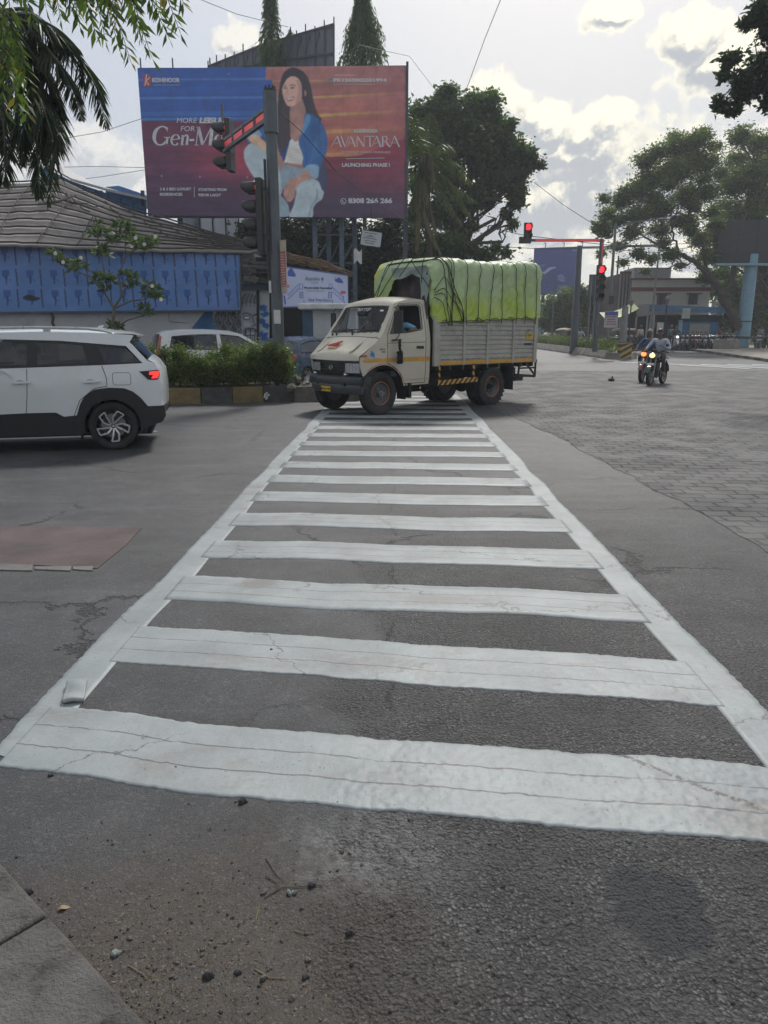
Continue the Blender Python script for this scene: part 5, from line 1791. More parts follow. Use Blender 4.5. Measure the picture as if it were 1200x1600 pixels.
def leaf_quads(pos, size, rng, aspect=.42, droop=.0, tint=None, dirs=None, fold=.15):
 """pos (n,3); returns co, faces, attr of rhombic leaves"""
 n = len(pos)
 if dirs is None:
  d = rng.normal(size=(n, 3)); d[:, 2] = d[:, 2] * .6 - droop
 else:
  d = dirs + rng.normal(size=(n, 3)) * .35
 d /= np.linalg.norm(d, axis=1)[:, None] + 1e-9
 k = rng.normal(size=(n, 3))
 s = np.cross(d, k); s /= np.linalg.norm(s, axis=1)[:, None] + 1e-9
 u = np.cross(s, d)
 L = (size * rng.uniform(.6, 1.25, n))[:, None]
 a = pos
 tip = pos + d * L
 mid = pos + d * L * .45 + u * L * fold
 l_, r_ = mid + s * L * aspect * .5, mid - s * L * aspect * .5
 co = np.stack([a, l_, tip, r_], 1).reshape(-1, 3)
 f = np.arange(n * 4).reshape(n, 4)
 at = np.ones((n, 4))
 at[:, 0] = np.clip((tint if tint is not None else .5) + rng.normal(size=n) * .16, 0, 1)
 at[:, 1] = rng.uniform(0, 1, n)
 return co, f, np.repeat(at, 4, 0)
def clump_leaves(blobs, n, size, rng, sub=14, spread=.33, shell=.55, **kw):
 """blobs: (centre, (rx, ry, rz)); leaves gather in sub-clumps through each blob's volume"""
 vol = np.array([b[1][0] * b[1][1] * b[1][2] for b in blobs]) ** .72
 vol /= vol.sum()
 P_, T_ = [], []
 for (c, r), v in zip(blobs, vol):
  m = max(20, int(n * v))
  ns = max(4, int(sub * (m / (n / len(blobs))) ** .6))
  q = rng.normal(size=(ns, 3)); q /= np.linalg.norm(q, axis=1)[:, None]
  q *= (rng.uniform(0, 1, ns) ** .45)[:, None]
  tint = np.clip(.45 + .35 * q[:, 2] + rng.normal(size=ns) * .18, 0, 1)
  idx = rng.integers(0, ns, m)
  off = rng.normal(size=(m, 3)) * spread * rng.uniform(.35, 1.0, (m, 1))
  off *= np.minimum(1, 1.0 / (np.linalg.norm(off, axis=1)[:, None] + 1e-6))
  p = (q[idx] * (1 - spread * .8) + off) * np.array(r) + np.array(c)
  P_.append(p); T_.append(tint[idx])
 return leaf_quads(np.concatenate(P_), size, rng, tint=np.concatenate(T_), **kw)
BARK = M('bark', (.055, .045, .036), .9, var=.4, scale=9, bump=1, bscale=30)
def limb(mb, a, b_, r0, r1, rng, wob=.08, n=7, sag=.0):
 a, b_ = Vector(a), Vector(b_)
 L = (b_ - a).length
 pts, rr = [], []
 for i in range(n + 1):
  t_ = i / n
  p = a.lerp(b_, t_) + Vector((rng.normal(), rng.normal(), rng.normal())) * wob * L * math.sin(t_ * PI) * .6 + Vector((0, 0, sag * L * math.sin(t_ * PI)))
  pts.append(p); rr.append(r0 + (r1 - r0) * t_)
 mb.tube(pts, rr, 7, cap=True)
 return pts
def tree(name, label, base, blobs, trunk_top, leafmat, n=12000, size=.16, seed=1, r=.22, sub=14, spread=.33, group=None, droop=0, lean=None, aspect=.42, limbs=True, extra_limbs=()):
 rng = np.random.default_rng(seed)
 base = Vector(base)
 t = thing(name, label, 'tree', base, 0, group)
 lb = [(Vector(c) - base, rr) for c, rr in blobs]
 tt = Vector(trunk_top) - base
 b = MB()
 tp_ = limb(b, (0, 0, -.1), tt, r, r * .6, rng, .05, 9)
 if limbs:
  for c, rr in lb:
   k = rng.integers(5, 10)
   s0 = tp_[min(k, len(tp_) - 1)]
   if c.z < s0.z: s0 = tp_[4]
   lp = limb(b, s0, c + Vector((0, 0, -rr[2] * .2)), r * .45, r * .12, rng, .12, 7, .05)
   for j in range(4):
    d = Vector((rng.normal(), rng.normal(), rng.normal())).normalized()
    limb(b, lp[4 + j % 3], c + Vector((d.x * rr[0], d.y * rr[1], d.z * rr[2])) * .8, r * .14, r * .03, rng, .1, 5)
 for (a, c, r0, r1) in extra_limbs: limb(b, Vector(a) - base, Vector(c) - base, r0, r1, rng, .06, 8)
 b.build('trunk', BARK, t, True)
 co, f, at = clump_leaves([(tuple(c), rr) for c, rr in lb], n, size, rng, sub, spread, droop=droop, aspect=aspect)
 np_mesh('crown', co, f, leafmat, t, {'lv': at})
 return t
def pb(x, y, rx, Y, ry=None, dy=0, depth=1.0):
 """crown blob surveyed from the photograph: centre pixel, half width and height in pixels, at distance Y"""
 c = P(x, y, Y + dy)
 k = (P(x + rx, y, Y + dy) - c).length
 kz = (P(x, y + (ry or rx), Y + dy) - c).length
 return ((c.x, c.y, c.z), (k, k * depth, kz))
# ------------------------------------------------------------------ median at the left
MA, MBp = Vector((-5.15, 16.74, 0)), Vector((-1.54, 17.54, 0))
md = (MBp - MA).normalized()
mn = Vector((-md.y, md.x, 0))
YK = M('yellow_kerb_paint', (.155, .115, .048), .85, var=.3, scale=6, dirt=(.06, .055, .05), dirts=3, grime=1.0, bump=.5, bscale=40)
BK = M('black_kerb_paint', (.045, .044, .043), .8, var=.3, scale=6, dirt=(.13, .115, .09), dirts=4.5, grime=.8, bump=.5, bscale=40)
GK = M('grey_kerb_block', (.14, .135, .12), .85, var=.3, scale=6, dirt=(.06, .055, .045), dirts=4, grime=.8, bump=.6, bscale=40)
KH = .37
def mpt(s, o, z): return MA + md * s + mn * o + Vector((0, 0, z))
b = MB()
s0 = -7.0
k = 0
kind = []
while s0 < 4.2:
 L = .72
 mi = (k % 2)
 if s0 > 2.55: mi = 2; L = .8
 q = [(s0 + .006, 0), (s0 + L - .006, 0), (s0 + L - .006, .16), (s0 + .006, .16)]
 jz = random.uniform(-.012, .012)
 b.add([mpt(a, o, -.05) for a, o in q] + [mpt(a, o + (.02 if o < .1 else 0), KH + jz) for a, o in q], [(0, 1, 5, 4), (1, 2, 6, 5), (2, 3, 7, 6), (3, 0, 4, 7), (4, 5, 6, 7), (3, 2, 1, 0)], mi)
 q = [(s0 + .006, 1.25), (s0 + L - .006, 1.25), (s0 + L - .006, 1.41), (s0 + .006, 1.41)]
 b.add([mpt(a, o, -.05) for a, o in q] + [mpt(a, o, KH) for a, o in q], [(0, 1, 5, 4), (1, 2, 6, 5), (2, 3, 7, 6), (3, 0, 4, 7), (4, 5, 6, 7), (3, 2, 1, 0)], mi)
 s0 += L
 k += 1
tag(b.build('median_kerb', [YK, BK, GK], bevel=.014), kind='structure')
SOIL = M('soil', (.06, .048, .036), .95, var=.4, scale=8, bump=1, bscale=30)
b = MB()
rg = np.random.default_rng(5)
b.grid(lambda u, v: mpt(-7 + 11.1 * u, .15 + 1.12 * v, KH - .06 + .07 * math.sin(v * PI) + .03 * vnoise(np.array(u * 60), np.array(v * 6.), 3)), 120, 8)
tag(b.build('median_soil', SOIL, smooth=True), kind='structure')
HEDGE = leaf_mat('hedge_leaf', (.028, .055, .014), (.13, .19, .045), (.20, .19, .06), .38)
ht = thing('hedge', 'dense clipped green hedge on the yellow and black kerbed median', 'hedge', mpt(1.25, .62, KH - .03), math.atan2(md.y, md.x))
rng = np.random.default_rng(3)
blobs = []
for i in range(12):
 x = -2.5 + i * .375
 hh = .44 + .07 * rng.normal()
 if i > 10: hh = .42
 blobs.append(((x, -.10 + .1 * rng.normal(), hh * .95), (.34, .42, hh * 1.0)))
for i in range(16):
 x = -2.4 + rng.uniform(0, 4.3)
 blobs.append(((x, rng.uniform(-.35, .3), .70 + rng.uniform(-.06, .14)), (.2, .2, .22)))
for i in range(14):
 blobs.append(((-2.5 + rng.uniform(0, 4.3), -.42, rng.uniform(.15, .6)), (.22, .13, .22)))
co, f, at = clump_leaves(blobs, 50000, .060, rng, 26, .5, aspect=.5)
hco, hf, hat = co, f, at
b = MB()
for i in range(40):
 x = -2.5 + rng.uniform(0, 4.3)
 limb(b, (x, rng.uniform(-.3, .3), -.05), (x + rng.normal() * .15, rng.uniform(-.4, .35), rng.uniform(.5, .85)), .012, .004, rng, .1, 5)
b.build('stems', BARK, ht)
pts = []
for i in range(60):
 x = -2.5 + rng.uniform(0, 4.3); y = rng.uniform(-.35, .3)
 for j in range(10): pts.append((x + .02 * rng.normal(), y + .02 * rng.normal(), .8 + j * .028 + .0 * i))
co, f, at = leaf_quads(np.array(pts), .045, rng, tint=.85, aspect=.4)
np_mesh('foliage', np.concatenate([hco, co]), np.concatenate([hf, f + len(hco)]), HEDGE, ht, {'lv': np.concatenate([hat, at])})
RUBB = M('rubble_stone', (.15, .145, .13), .9, var=.35, scale=6, bump=.8, bscale=30)
rng = np.random.default_rng(8)
cpt = G(486, 603)
heap = thing('rubble_heap', 'heap of broken grey stones on the median beside the truck', 'rubble', mpt(3.15, .45, KH - .05))
def stone(mb, c, r, rng, n=1):
 q = Matrix.Rotation(rng.uniform(0, 6), 3, Vector((rng.normal(), rng.normal(), rng.normal())).normalized())
 s = [r * rng.uniform(.6, 1.3) for _ in range(3)]
 b0 = len(mb.v)
 mb.ell(c, (s[0], s[1], s[2] * .8), 7, 5, rot=q)
 for i in range(b0, len(mb.v)):
  v = Vector(mb.v[i])
  kk = float(vnoise(np.array(v.x * 3 / r + 5), np.array(v.y * 3 / r + v.z * 4 / r), 7)) - .5
  d = (v - Vector(c))
  mb.v[i] = tuple(v + d * kk * .45)
for i in range(26):
 b = MB()
 a = rng.uniform(0, 6.28); rr = abs(rng.normal()) * .22
 stone(b, (rr * math.cos(a) * 1.5, rr * math.sin(a), max(.03, .24 - rr * .6) * rng.uniform(.5, 1)), rng.uniform(.05, .11), rng)
 b.build('stone', RUBB, heap)
PLAS = M('white_plastic_film', (.52, .53, .53), .4, var=.12)
b = MB()
rng = np.random.default_rng(18)
b.grid(lambda u, v: Vector((.17 * math.sin(v * PI) * math.cos(u * 2 * PI) * (1 + .35 * math.sin(u * 19 + v * 7)), .12 * math.sin(v * PI) * math.sin(u * 2 * PI) * (1 + .3 * math.sin(u * 13)), .09 + .09 * math.cos(v * PI) * (1 + .2 * math.sin(u * 12 + v * 9)))), 26, 14, closeu=True)
o = b.build('plastic_bag', PLAS, smooth=True)
tag(o, 'crumpled white plastic bag lying against the yellow kerb', 'litter')
o.location = G(290, 629); o.rotation_euler.z = .4
b = MB()
b.grid(lambda u, v: Vector((.10 * (u - .5) + .01 * math.sin(v * 8), .14 * (v - .5), .05 + .03 * math.sin(u * 6) + .04 * v)), 8, 8)
o = b.build('paper_scrap', PLAS, smooth=True)
tag(o, 'small white scrap stuck upright on the yellow kerb face', 'litter')
o.location = mpt(2.42, -.02, .14); o.rotation_euler = (1.2, .6, 0)
b = MB()
b.grid(lambda u, v: Vector((.16 * (u - .5), .07 * (v - .5), .008 + .012 * math.sin(u * 6) * math.sin(v * 7))), 10, 8)
o = b.build('paper_scrap', PLAS, smooth=True)
tag(o, 'flat white scrap on the asphalt behind the wheel of the white car', 'litter')
o.location = G(238, 675)
# ------------------------------------------------------------------ traffic signal at the left
PGREY = M('pole_grey_paint', (.085, .10, .115), .5, .2, var=.15, scale=3, dirt=(.05, .05, .05), dirts=5, grime=.4)
HOOD = M('signal_black', (.02, .022, .024), .5, var=.1)
SRED = M('red_led_strip', (.5, .05, .05), .4, emit=(1, .05, .06), es=.18)
base = P(437, 590, 18.1); base.z = KH - .04
TS = thing('traffic_signal', 'grey traffic signal pole rising from the hedge with a red-lit arm over the road', 'traffic light', base)
topz = P(425, 140, 18.1).z - base.z
b = MB()
ro = lambda r_, z: [(r_ * math.cos(PI / 8 + k * PI / 4), r_ * math.sin(PI / 8 + k * PI / 4), z) for k in range(8)]
b.rings([ro(.15, 0), ro(.145, 2), ro(.13, topz - .9)])
b.rings([ro(.17, topz - .9), ro(.165, topz - .05)])
b.build('pole', PGREY, TS, 30)
b = MB()
b.cyl((0, 0, topz - .05), (0, 0, topz), .15, n=12)
for k in range(8):
 a = k * PI / 4
 b.cut(); b.cyl((.11 * math.cos(a), .11 * math.sin(a), topz), (.11 * math.cos(a), .11 * math.sin(a), topz + .07), .018, n=6)
b.build('cap', HOOD, TS)
b = MB()
b.box((0, 0, .02), (.5, .5, .04))
b.build('base_plate', PGREY, TS, bevel=.005)
b = MB()
b.box((-.17, -.02, topz - 2.9), (.05, .12, 2.9))
b.build('cable_duct', HOOD, TS, bevel=.008)
za = topz - .45
ze = za + base.z
lo, hi = 18.1, 40
for _ in range(40):
 m_ = (lo + hi) / 2
 if P(350, 228, m_).z > ze: hi = m_
 else: lo = m_
ae = P(350, 228, lo) - base
armv = Vector((ae.x, ae.y, 0))
al = armv.length
ad = armv.normalized()
A0 = Vector((0, 0, za)) + ad * .15
b = MB()
for dz in (-.12, .12):
 b.bar(A0 + Vector((0, 0, dz)), Vector((ad.x * al, ad.y * al, za + dz)), .10, .07)
nb = 4
for k in range(nb + 1):
 c = A0 + ad * (al - .15) * k / nb
 b.bar(c + Vector((0, 0, -.12)), c + Vector((0, 0, .12)), .10, .10)
b.build('arm', PGREY, TS)
sd = Vector((ad.y, -ad.x, 0))
if sd.y > 0: sd = -sd
for k in range(nb):
 b = MB()
 c0 = A0 + ad * ((al - .15) * k / nb + .09) + sd * .02
 c1 = A0 + ad * ((al - .15) * (k + 1) / nb - .09) + sd * .02
 b.bar(c0, c1, .03, .12)
 b.build('lit_strip', SRED, TS)
def hood_rings(mb, c, d, r, L):
 """open-bottomed visor in front of a lamp, pointing along d"""
 d = Vector(d).normalized()
 sx = Vector((0, 0, 1)).cross(d).normalized()
 rows = []
 for j in range(5):
  t_ = j / 4
  row = []
  for k in range(13):
   a = R(-35 + 250 * k / 12)
   cut_ = L * (1 - .55 * max(0, -math.sin(a)) - .1)
   row.append(Vector(c) + d * (t_ * cut_) + sx * r * math.cos(a) + Vector((0, 0, r * math.sin(a))) - Vector((0, 0, .05 * t_ * L)))
  rows.append(row)
 mb.rings_open(rows)
def signal_head(par, c, d, n, sc=1.0, lit=None, litmat=None, name='signal_head', back=True):
 """housing with n lamps looking along d, centred at c"""
 d = Vector(d).normalized()
 sx = Vector((0, 0, 1)).cross(d).normalized()
 m = Matrix((sx, d, Vector((0, 0, 1)))).transposed()
 H_ = .36 * sc * n
 b = MB()
 b.box(c, (.34 * sc, .12 * sc, H_), m)
 for k in range(n - 1): b.box(Vector(c) + Vector((0, 0, H_ / 2 - (k + 1) * .36 * sc)), (.35 * sc, .15 * sc, .012), m)
 hd = b.build(name, HOOD, par, bevel=.012 * sc)
 for k in range(n):
  p = Vector(c) + Vector((0, 0, H_ / 2 - (k + .5) * .36 * sc)) + d * .07 * sc
  b = MB(); hood_rings(b, p, d, .15 * sc, .34 * sc)
  v = b.build('visor', HOOD, hd, True)
  so = v.modifiers.new('t', 'SOLIDIFY'); so.thickness = .008
  b = MB()
  q = d.to_track_quat('Z', 'Y').to_matrix()
  b.ell(p + d * .005, (.125 * sc, .125 * sc, .03 * sc), 16, 6, rot=q)
  cols = [M('lamp_red_off', (.10, .015, .015), .3), M('lamp_amber_off', (.10, .06, .01), .3), M('lamp_green_off', (.01, .07, .04), .3), HOOD]
  b.build('lamp', (litmat if lit is not None and k in lit else cols[min(k, 3)]), hd, True)
 return hd
LRED = M('lamp_red_lit', (.8, .03, .03), .3, emit=(1, .02, .03), es=3.0)
fd = Vector((-1, .12, 0))
signal_head(TS, Vector((ad.x * al, ad.y * al, za - .10)) + Vector((.16, 0, .10)), fd, 3, 1.18, {0}, LRED)
b = MB()
b.bar(Vector((ad.x * al, ad.y * al, za - .2)), Vector((ad.x * al, ad.y * al, za + 1.0)), .06, .06)
b.build('mounting_bracket', PGREY, TS)
zl = P(408, 338, 18.1).z - base.z
signal_head(TS, Vector((-.30, -.02, zl)), fd, 4, 1.12, {0}, M('lamp_orange_lit', (.8, .15, .03), .3, emit=(1, .12, .03), es=2.0))
b = MB()
for dz in (-.6, .6): b.cut(); b.bar((0, 0, zl + dz), (-.30, -.02, zl + dz), .05, .05)
b.build('clamp', PGREY, TS)
b = MB()
zst = P(437, 495, 17.95).z - base.z
b.box((.01, -.145, zst), (.16, .012, .32))
b.build('sticker', PLAS, TS)
b = MB()
b.box((-.14, -.10, P(437, 448, 17.95).z - base.z), (.06, .012, .28))
b.build('small_plate', PLAS, TS)
z0_, z1_ = P(443, 459, 18).z, P(443, 375, 18).z
nbp = P(442.5, 420, 18); nbp.z = z0_
NB = thing('notice_board', 'narrow red and white printed board strapped to the grey signal pole', 'sign', nbp, R(-35))
hN = z1_ - z0_
b = MB()
b.box((0, 0, hN / 2), (.21, .02, hN))
b.build('board', M('faded_white_board', (.42, .36, .34), .6, var=.2, scale=6), NB)
b = MB()
b.box((0, -.013, hN * .46), (.19, .006, hN * .66))
b.build('red_print', M('faded_red_print', (.40, .13, .12), .6, var=.35, scale=7), NB)
b = MB()
b.box((0, -.013, hN * .90), (.19, .006, hN * .16))
b.build('yellow_print', M('faded_yellow_print', (.42, .40, .25), .6, var=.2), NB)
b = MB()
rng = np.random.default_rng(77)
for k in range(13):
 z = hN * (.16 + k * .048)
 b.cut(); b.box((rng.uniform(-.01, .01), -.018, z), (rng.uniform(.10, .16), .004, .012))
b.build('printed_line', PLAS, NB)
b = MB()
for z in (.12, .8): b.cut(); b.tube([(0, .0, hN * z), (-.2, .05, hN * z), (-.30, .12, hN * z)], .008, 5)
b.build('strap', STEEL, NB)
# ------------------------------------------------------------------ printed pictures (coloured point by point on a fine mesh)
class Canvas:
 """paints flat colours on arrays of picture coordinates"""
 def __init__(s, X, Y):
  s.X, s.Y = X, Y
  s.C = np.zeros(X.shape + (3,))
 def put(s, m, col):
  c = np.array(col, dtype=float)
  if c.ndim == 1: c = c[None, :] / 255.0 if c.max() > 1.5 else c[None, :]
  m = np.clip(m, 0, 1)[..., None]
  s.C = s.C * (1 - m) + c * m
 def fill(s, col): s.put(np.ones_like(s.X), col)
 def smooth(s, pts, n=6):
  pts = np.array(pts, float)
  N = len(pts)
  out = []
  for i in range(N):
   p0, p1, p2, p3 = pts[(i - 1) % N], pts[i], pts[(i + 1) % N], pts[(i + 2) % N]
   for j in range(n):
    t = j / n
    out.append(.5 * ((2 * p1) + (-p0 + p2) * t + (2 * p0 - 5 * p1 + 4 * p2 - p3) * t * t + (-p0 + 3 * p1 - 3 * p2 + p3) * t ** 3))
  return np.array(out)
 def poly(s, pts, col, sm=True, a=1.0):
  pts = s.smooth(pts) if sm else np.array(pts, float)
  m = np.zeros(s.X.shape, bool)
  N = len(pts)
  for i in range(N):
   x0, y0 = pts[i]; x1, y1 = pts[(i + 1) % N]
   if y0 == y1: continue
   c = ((y0 > s.Y) != (y1 > s.Y)) & (s.X < (x1 - x0) * (s.Y - y0) / (y1 - y0) + x0)
   m ^= c
  s.put(m * a, col)
  return m
 def line(s, pts, w, col, a=1.0, soft=.5):
  pts = np.array(pts, float)
  d = np.full(s.X.shape, 1e9)
  for (x0, y0), (x1, y1) in zip(pts, pts[1:]):
   dx, dy = x1 - x0, y1 - y0
   t = np.clip(((s.X - x0) * dx + (s.Y - y0) * dy) / (dx * dx + dy * dy + 1e-9), 0, 1)
   d = np.minimum(d, np.hypot(s.X - x0 - t * dx, s.Y - y0 - t * dy))
  s.put(np.clip((w / 2 - d) / soft + .5, 0, 1) * a, col)
 def ell(s, cx, cy, rx, ry, col, a=1.0, soft=.15):
  d = np.hypot((s.X - cx) / rx, (s.Y - cy) / ry)
  s.put(np.clip((1 - d) / soft + .5, 0, 1) * a, col)
def print_mat(name, rough=.45):
 if name in MATS: return MATS[name]
 m, t, b = new_mat(name)
 at = t.n.new('ShaderNodeAttribute'); at.attribute_name = 'print'
 tcn = t.n.new('ShaderNodeTexCoord')
 n = t.ramp(t.noise(tcn.outputs['Object'], 1.3, 6, .6), .3, .7, .92, 1.08, False)
 t.l.new(t.mix(1, at.outputs['Color'], t.comb(n, n, n), 'MULTIPLY'), b.inputs['Base Color'])
 b.inputs['Roughness'].default_value = rough
 bn = t.n.new('ShaderNodeBump'); bn.inputs['Distance'].default_value = .05; bn.inputs['Strength'].default_value = .35
 t.l.new(t.noise(tcn.outputs['Object'], .8, 4, .5, 1), bn.inputs['Height'])
 t.l.new(bn.outputs[0], b.inputs['Normal'])
 MATS[name] = m
 return m
def lin(c): return np.where(c <= .04045, c / 12.92, ((c + .055) / 1.055) ** 2.4)
def printed(name, TL, TR, BR, BL, nx, ny, painter, mat, parent, gain=1.0, px=None, thick=.03, blur=0):
 """flat print on a quad; painter(canvas) works in the coordinates px = (TL, TR, BR, BL) of the picture"""
 u, v = np.meshgrid(np.linspace(0, 1, nx), np.linspace(0, 1, ny))
 px = [np.array(p, float) for p in px]
 def bl(a, b_, c, d): return (a[None, None] * ((1 - u) * (1 - v))[..., None] + b_[None, None] * (u * (1 - v))[..., None] + c[None, None] * (u * v)[..., None] + d[None, None] * ((1 - u) * v)[..., None])
 W3 = bl(*[np.array(tuple(p)) for p in (TL, TR, BR, BL)])
 uv = bl(*px)
 c = Canvas(uv[..., 0], uv[..., 1])
 painter(c)
 if blur:
  A = c.C
  for _ in range(blur):
   A = np.pad(A, ((1, 1), (1, 1), (0, 0)), 'edge')
   A = (A[:-2, 1:-1] + A[2:, 1:-1] + A[1:-1, :-2] + A[1:-1, 2:] + 2 * A[1:-1, 1:-1]) / 6
  c.C = A
 col = np.ones((ny * nx, 4))
 col[:, :3] = np.clip(lin(np.clip(c.C.reshape(-1, 3), 0, 1)) * gain, 0, .85)
 org = parent.location if parent is not None else Vector((0, 0, 0))
 co = W3.reshape(-1, 3) - np.array(tuple(org))
 f = grid_faces(nx, ny)[:, ::-1]
 o = np_mesh(name, co, f, mat, parent, {'print': col})
 s = o.modifiers.new('thick', 'SOLIDIFY'); s.thickness = thick; s.offset = -1
 return o
PRINT = print_mat('printed_sheet')
# ------------------------------------------------------------------ main billboard
Ybb = 33.5
c4 = [P(215, 107, Ybb), P(635.5, 102, Ybb), P(632, 341, Ybb), P(231, 337, Ybb)]
xl_, xr_ = (c4[0].x + c4[3].x) / 2, (c4[1].x + c4[2].x) / 2
c4 = [Vector((xl_, Ybb, c4[0].z)), Vector((xr_, Ybb, c4[1].z)), Vector((xr_, Ybb, c4[2].z)), Vector((xl_, Ybb, c4[3].z))]
gzb = gz(Ybb)
BB = thing('billboard', 'large blue and red billboard with a seated smiling woman, the widest one', 'billboard', ((xl_ + xr_) / 2, Ybb, gzb))
q2 = lambda x, y: (200 + x / 2.6087, 80 + y / 2.6087)
q7 = lambda x, y: (370 + x / 6.4, 100 + y / 6.4)
def Z7(l): return [q7(*p) for p in l]
def Z2(l): return [q2(*p) for p in l]
def bb_paint(c):
 X, Y = c.X, c.Y
 c.fill((38, 82, 160))
 for (y0, h, col, a) in ((100, 8, (50, 100, 175), .5), (124, 3, (110, 150, 200), .5), (140, 9, (40, 95, 175), .5), (152, 3, (100, 150, 205), .55), (176, 7, (60, 125, 195), .5), (184, 2.4, (120, 170, 210), .5)):
  yy = y0 + (X - 215) * -.008
  c.put((np.abs(Y - yy) < h / 2 * 1.0) * a, col)
 low = Y > 187 - (X - 215) * .006
 tt = np.clip((Y - 187) / 150, 0, 1)[..., None]
 crim = np.array((104, 44, 72)) / 255 * (1 - tt) + np.array((64, 42, 72)) / 255 * tt
 gl = np.exp(-(((X - 380) / 75) ** 2 + ((Y - 248) / 30) ** 2))[..., None]
 crim = crim * (1 - gl * .8) + np.array((190, 66, 84)) / 255 * gl * .8
 st = (fbm(X * .012, Y * .16, 3, 4) - .5)[..., None]
 crim = crim * (1 + st * .5)
 c.C = np.where(low[..., None], crim, c.C)
 right = X > 416 + (Y > 124) * 10 + (Y > 152) * 6
 tr = np.clip((Y - 100) / 145, 0, 1)[..., None]
 org = np.array((168, 112, 108)) / 255 * (1 - tr) + np.array((185, 98, 84)) / 255 * tr
 org = org * (1 + (fbm(X * .01, Y * .12, 3, 8) - .5)[..., None] * .25)
 k = np.clip((X - 560) / 90, 0, 1)[..., None]
 org = org * (1 - k * .35) + np.array((140, 80, 104)) / 255 * k * .35
 rc = np.where(right[..., None] & (Y < 262)[..., None], org, c.C)
 c.C = rc
 for (y0, sl, w_, a) in ((125, -.01, 2.2, .55), (150, -.05, 3.0, .85), (178, -.055, 4.5, .9), (204, -.05, 6, .7), (238, .03, 6, .6)):
  yy = y0 + (X - 500) * sl
  fade = np.clip((650 - X) / 130, 0, 1)
  c.put(((np.abs(Y - yy) < w_ / 2) & right & (X > 425)) * a * fade, (206, 172, 96))
 bnd = 243 - (X - 500) * .03 - (X > 560) * (X - 560) * .35
 lr = right & (Y > bnd)
 t2 = np.clip((Y - 235) / 80, 0, 1)[..., None]
 mar = np.array((142, 46, 66)) / 255 * (1 - t2) + np.array((66, 50, 74)) / 255 * t2
 mar = mar * (1 + (fbm(X * .012, Y * .14, 3, 14) - .5)[..., None] * .45)
 k = np.clip((X - 575) / 60, 0, 1)[..., None]
 mar = mar * (1 - k * .35) + np.array((118, 66, 88)) / 255 * k * .35
 c.C = np.where(lr[..., None], mar, c.C)
 tri = right & (Y > 210) & (Y < 300) & (X > 560)
 c.put(tri * .25, (150, 60, 80))
 for xs_ in (268, 322, 375, 428, 482, 536, 589): c.line([(xs_, 100), (xs_ + 1, 345)], .8, (40, 40, 60), .18)
 for (px_, py_) in ((252, 273), (312, 274), (386, 275), (430, 276), (358, 115)): c.ell(px_, py_, 1.1, 1.1, (190, 190, 200))
 # ---------- seated woman
 hair, hair2, skin, skin2 = (46, 40, 50), (78, 62, 68), (222, 176, 156), (172, 126, 116)
 c.poly(Z7([(560, 36), (650, 62), (712, 130), (745, 230), (772, 370), (810, 480), (850, 540), (800, 560), (740, 540), (700, 620), (560, 900), (500, 960), (430, 860), (395, 700), (400, 500), (418, 340), (440, 180), (480, 80)]), hair)
 rngp = np.random.default_rng(2)
 for i in range(26):
  x0 = 430 + rngp.uniform(0, 110)
  c.line(Z7([(x0 + 20, 380), (x0 + 10 * math.sin(i), 520), (x0 - 5, 700), (x0 + 20 * math.sin(i * 2), 860)]), .6, (90, 68, 72), .35)
 for i in range(14):
  x0 = 640 + rngp.uniform(0, 70)
  c.line(Z7([(x0, 110), (x0 + 50, 260), (x0 + 75, 420), (x0 + 110, 520)]), .6, (84, 70, 80), .35)
 jn, jn2 = (176, 192, 198), (142, 162, 174)
 c.poly(Z7([(430, 960), (560, 980), (700, 990), (760, 1080), (700, 1160), (600, 1190), (480, 1220), (420, 1330), (400, 1100)]), jn2)
 c.poly(Z7([(150, 776), (95, 810), (68, 870), (80, 960), (130, 1060), (190, 1150), (240, 1230), (345, 1260), (420, 1330), (440, 1150), (400, 1010), (320, 900), (240, 820)]), jn)
 c.poly(Z7([(340, 1180), (420, 1290), (500, 1380), (522, 1500), (480, 1530), (400, 1530), (330, 1330)]), jn2)
 c.poly(Z7([(600, 1170), (680, 1135), (760, 1130), (835, 1180), (865, 1260), (850, 1340), (790, 1390), (760, 1440), (735, 1545), (525, 1545), (565, 1400), (590, 1290)]), jn)
 c.line(Z7([(620, 1220), (600, 1350), (560, 1530)]), 1.6, (176, 192, 198), .6)
 c.line(Z7([(800, 1240), (800, 1330), (740, 1420), (710, 1540)]), 2.4, (110, 132, 148), .6)
 c.line(Z7([(110, 860), (170, 1000), (250, 1150)]), 2.5, (176, 192, 198), .45)
 c.line(Z7([(470, 1000), (560, 1080), (600, 1160)]), 1.0, (95, 118, 132), .6)
 c.poly(Z7([(545, 380), (650, 330), (690, 440), (690, 560), (640, 700), (600, 760), (545, 740), (530, 600)]), skin2)
 c.poly(Z7([(600, 540), (660, 560), (630, 700), (600, 750), (560, 700)]), (176, 134, 124))
 c.poly(Z7([(540, 735), (585, 760), (625, 755), (665, 900), (690, 1000), (600, 985), (465, 965), (480, 860)]), (222, 216, 208))
 for i in range(6): c.line(Z7([(520, 790 + i * 30), (590, 830 + i * 25), (670, 900 + i * 18)]), .7, (150, 142, 142), .6)
 c.poly(Z7([(470, 968), (600, 985), (690, 1005), (680, 1035), (560, 1010), (465, 990)]), skin2)
 dn, dn2, dn3 = (44, 96, 158), (92, 150, 196), (30, 62, 112)
 c.poly(Z7([(690, 480), (760, 490), (840, 560), (890, 660), (905, 760), (890, 880), (850, 980), (815, 1080), (760, 1110), (690, 1050), (655, 990), (660, 900), (620, 770), (650, 670), (672, 580)]), dn)
 c.poly(Z7([(700, 490), (740, 520), (700, 630), (650, 690), (665, 600)]), dn2)
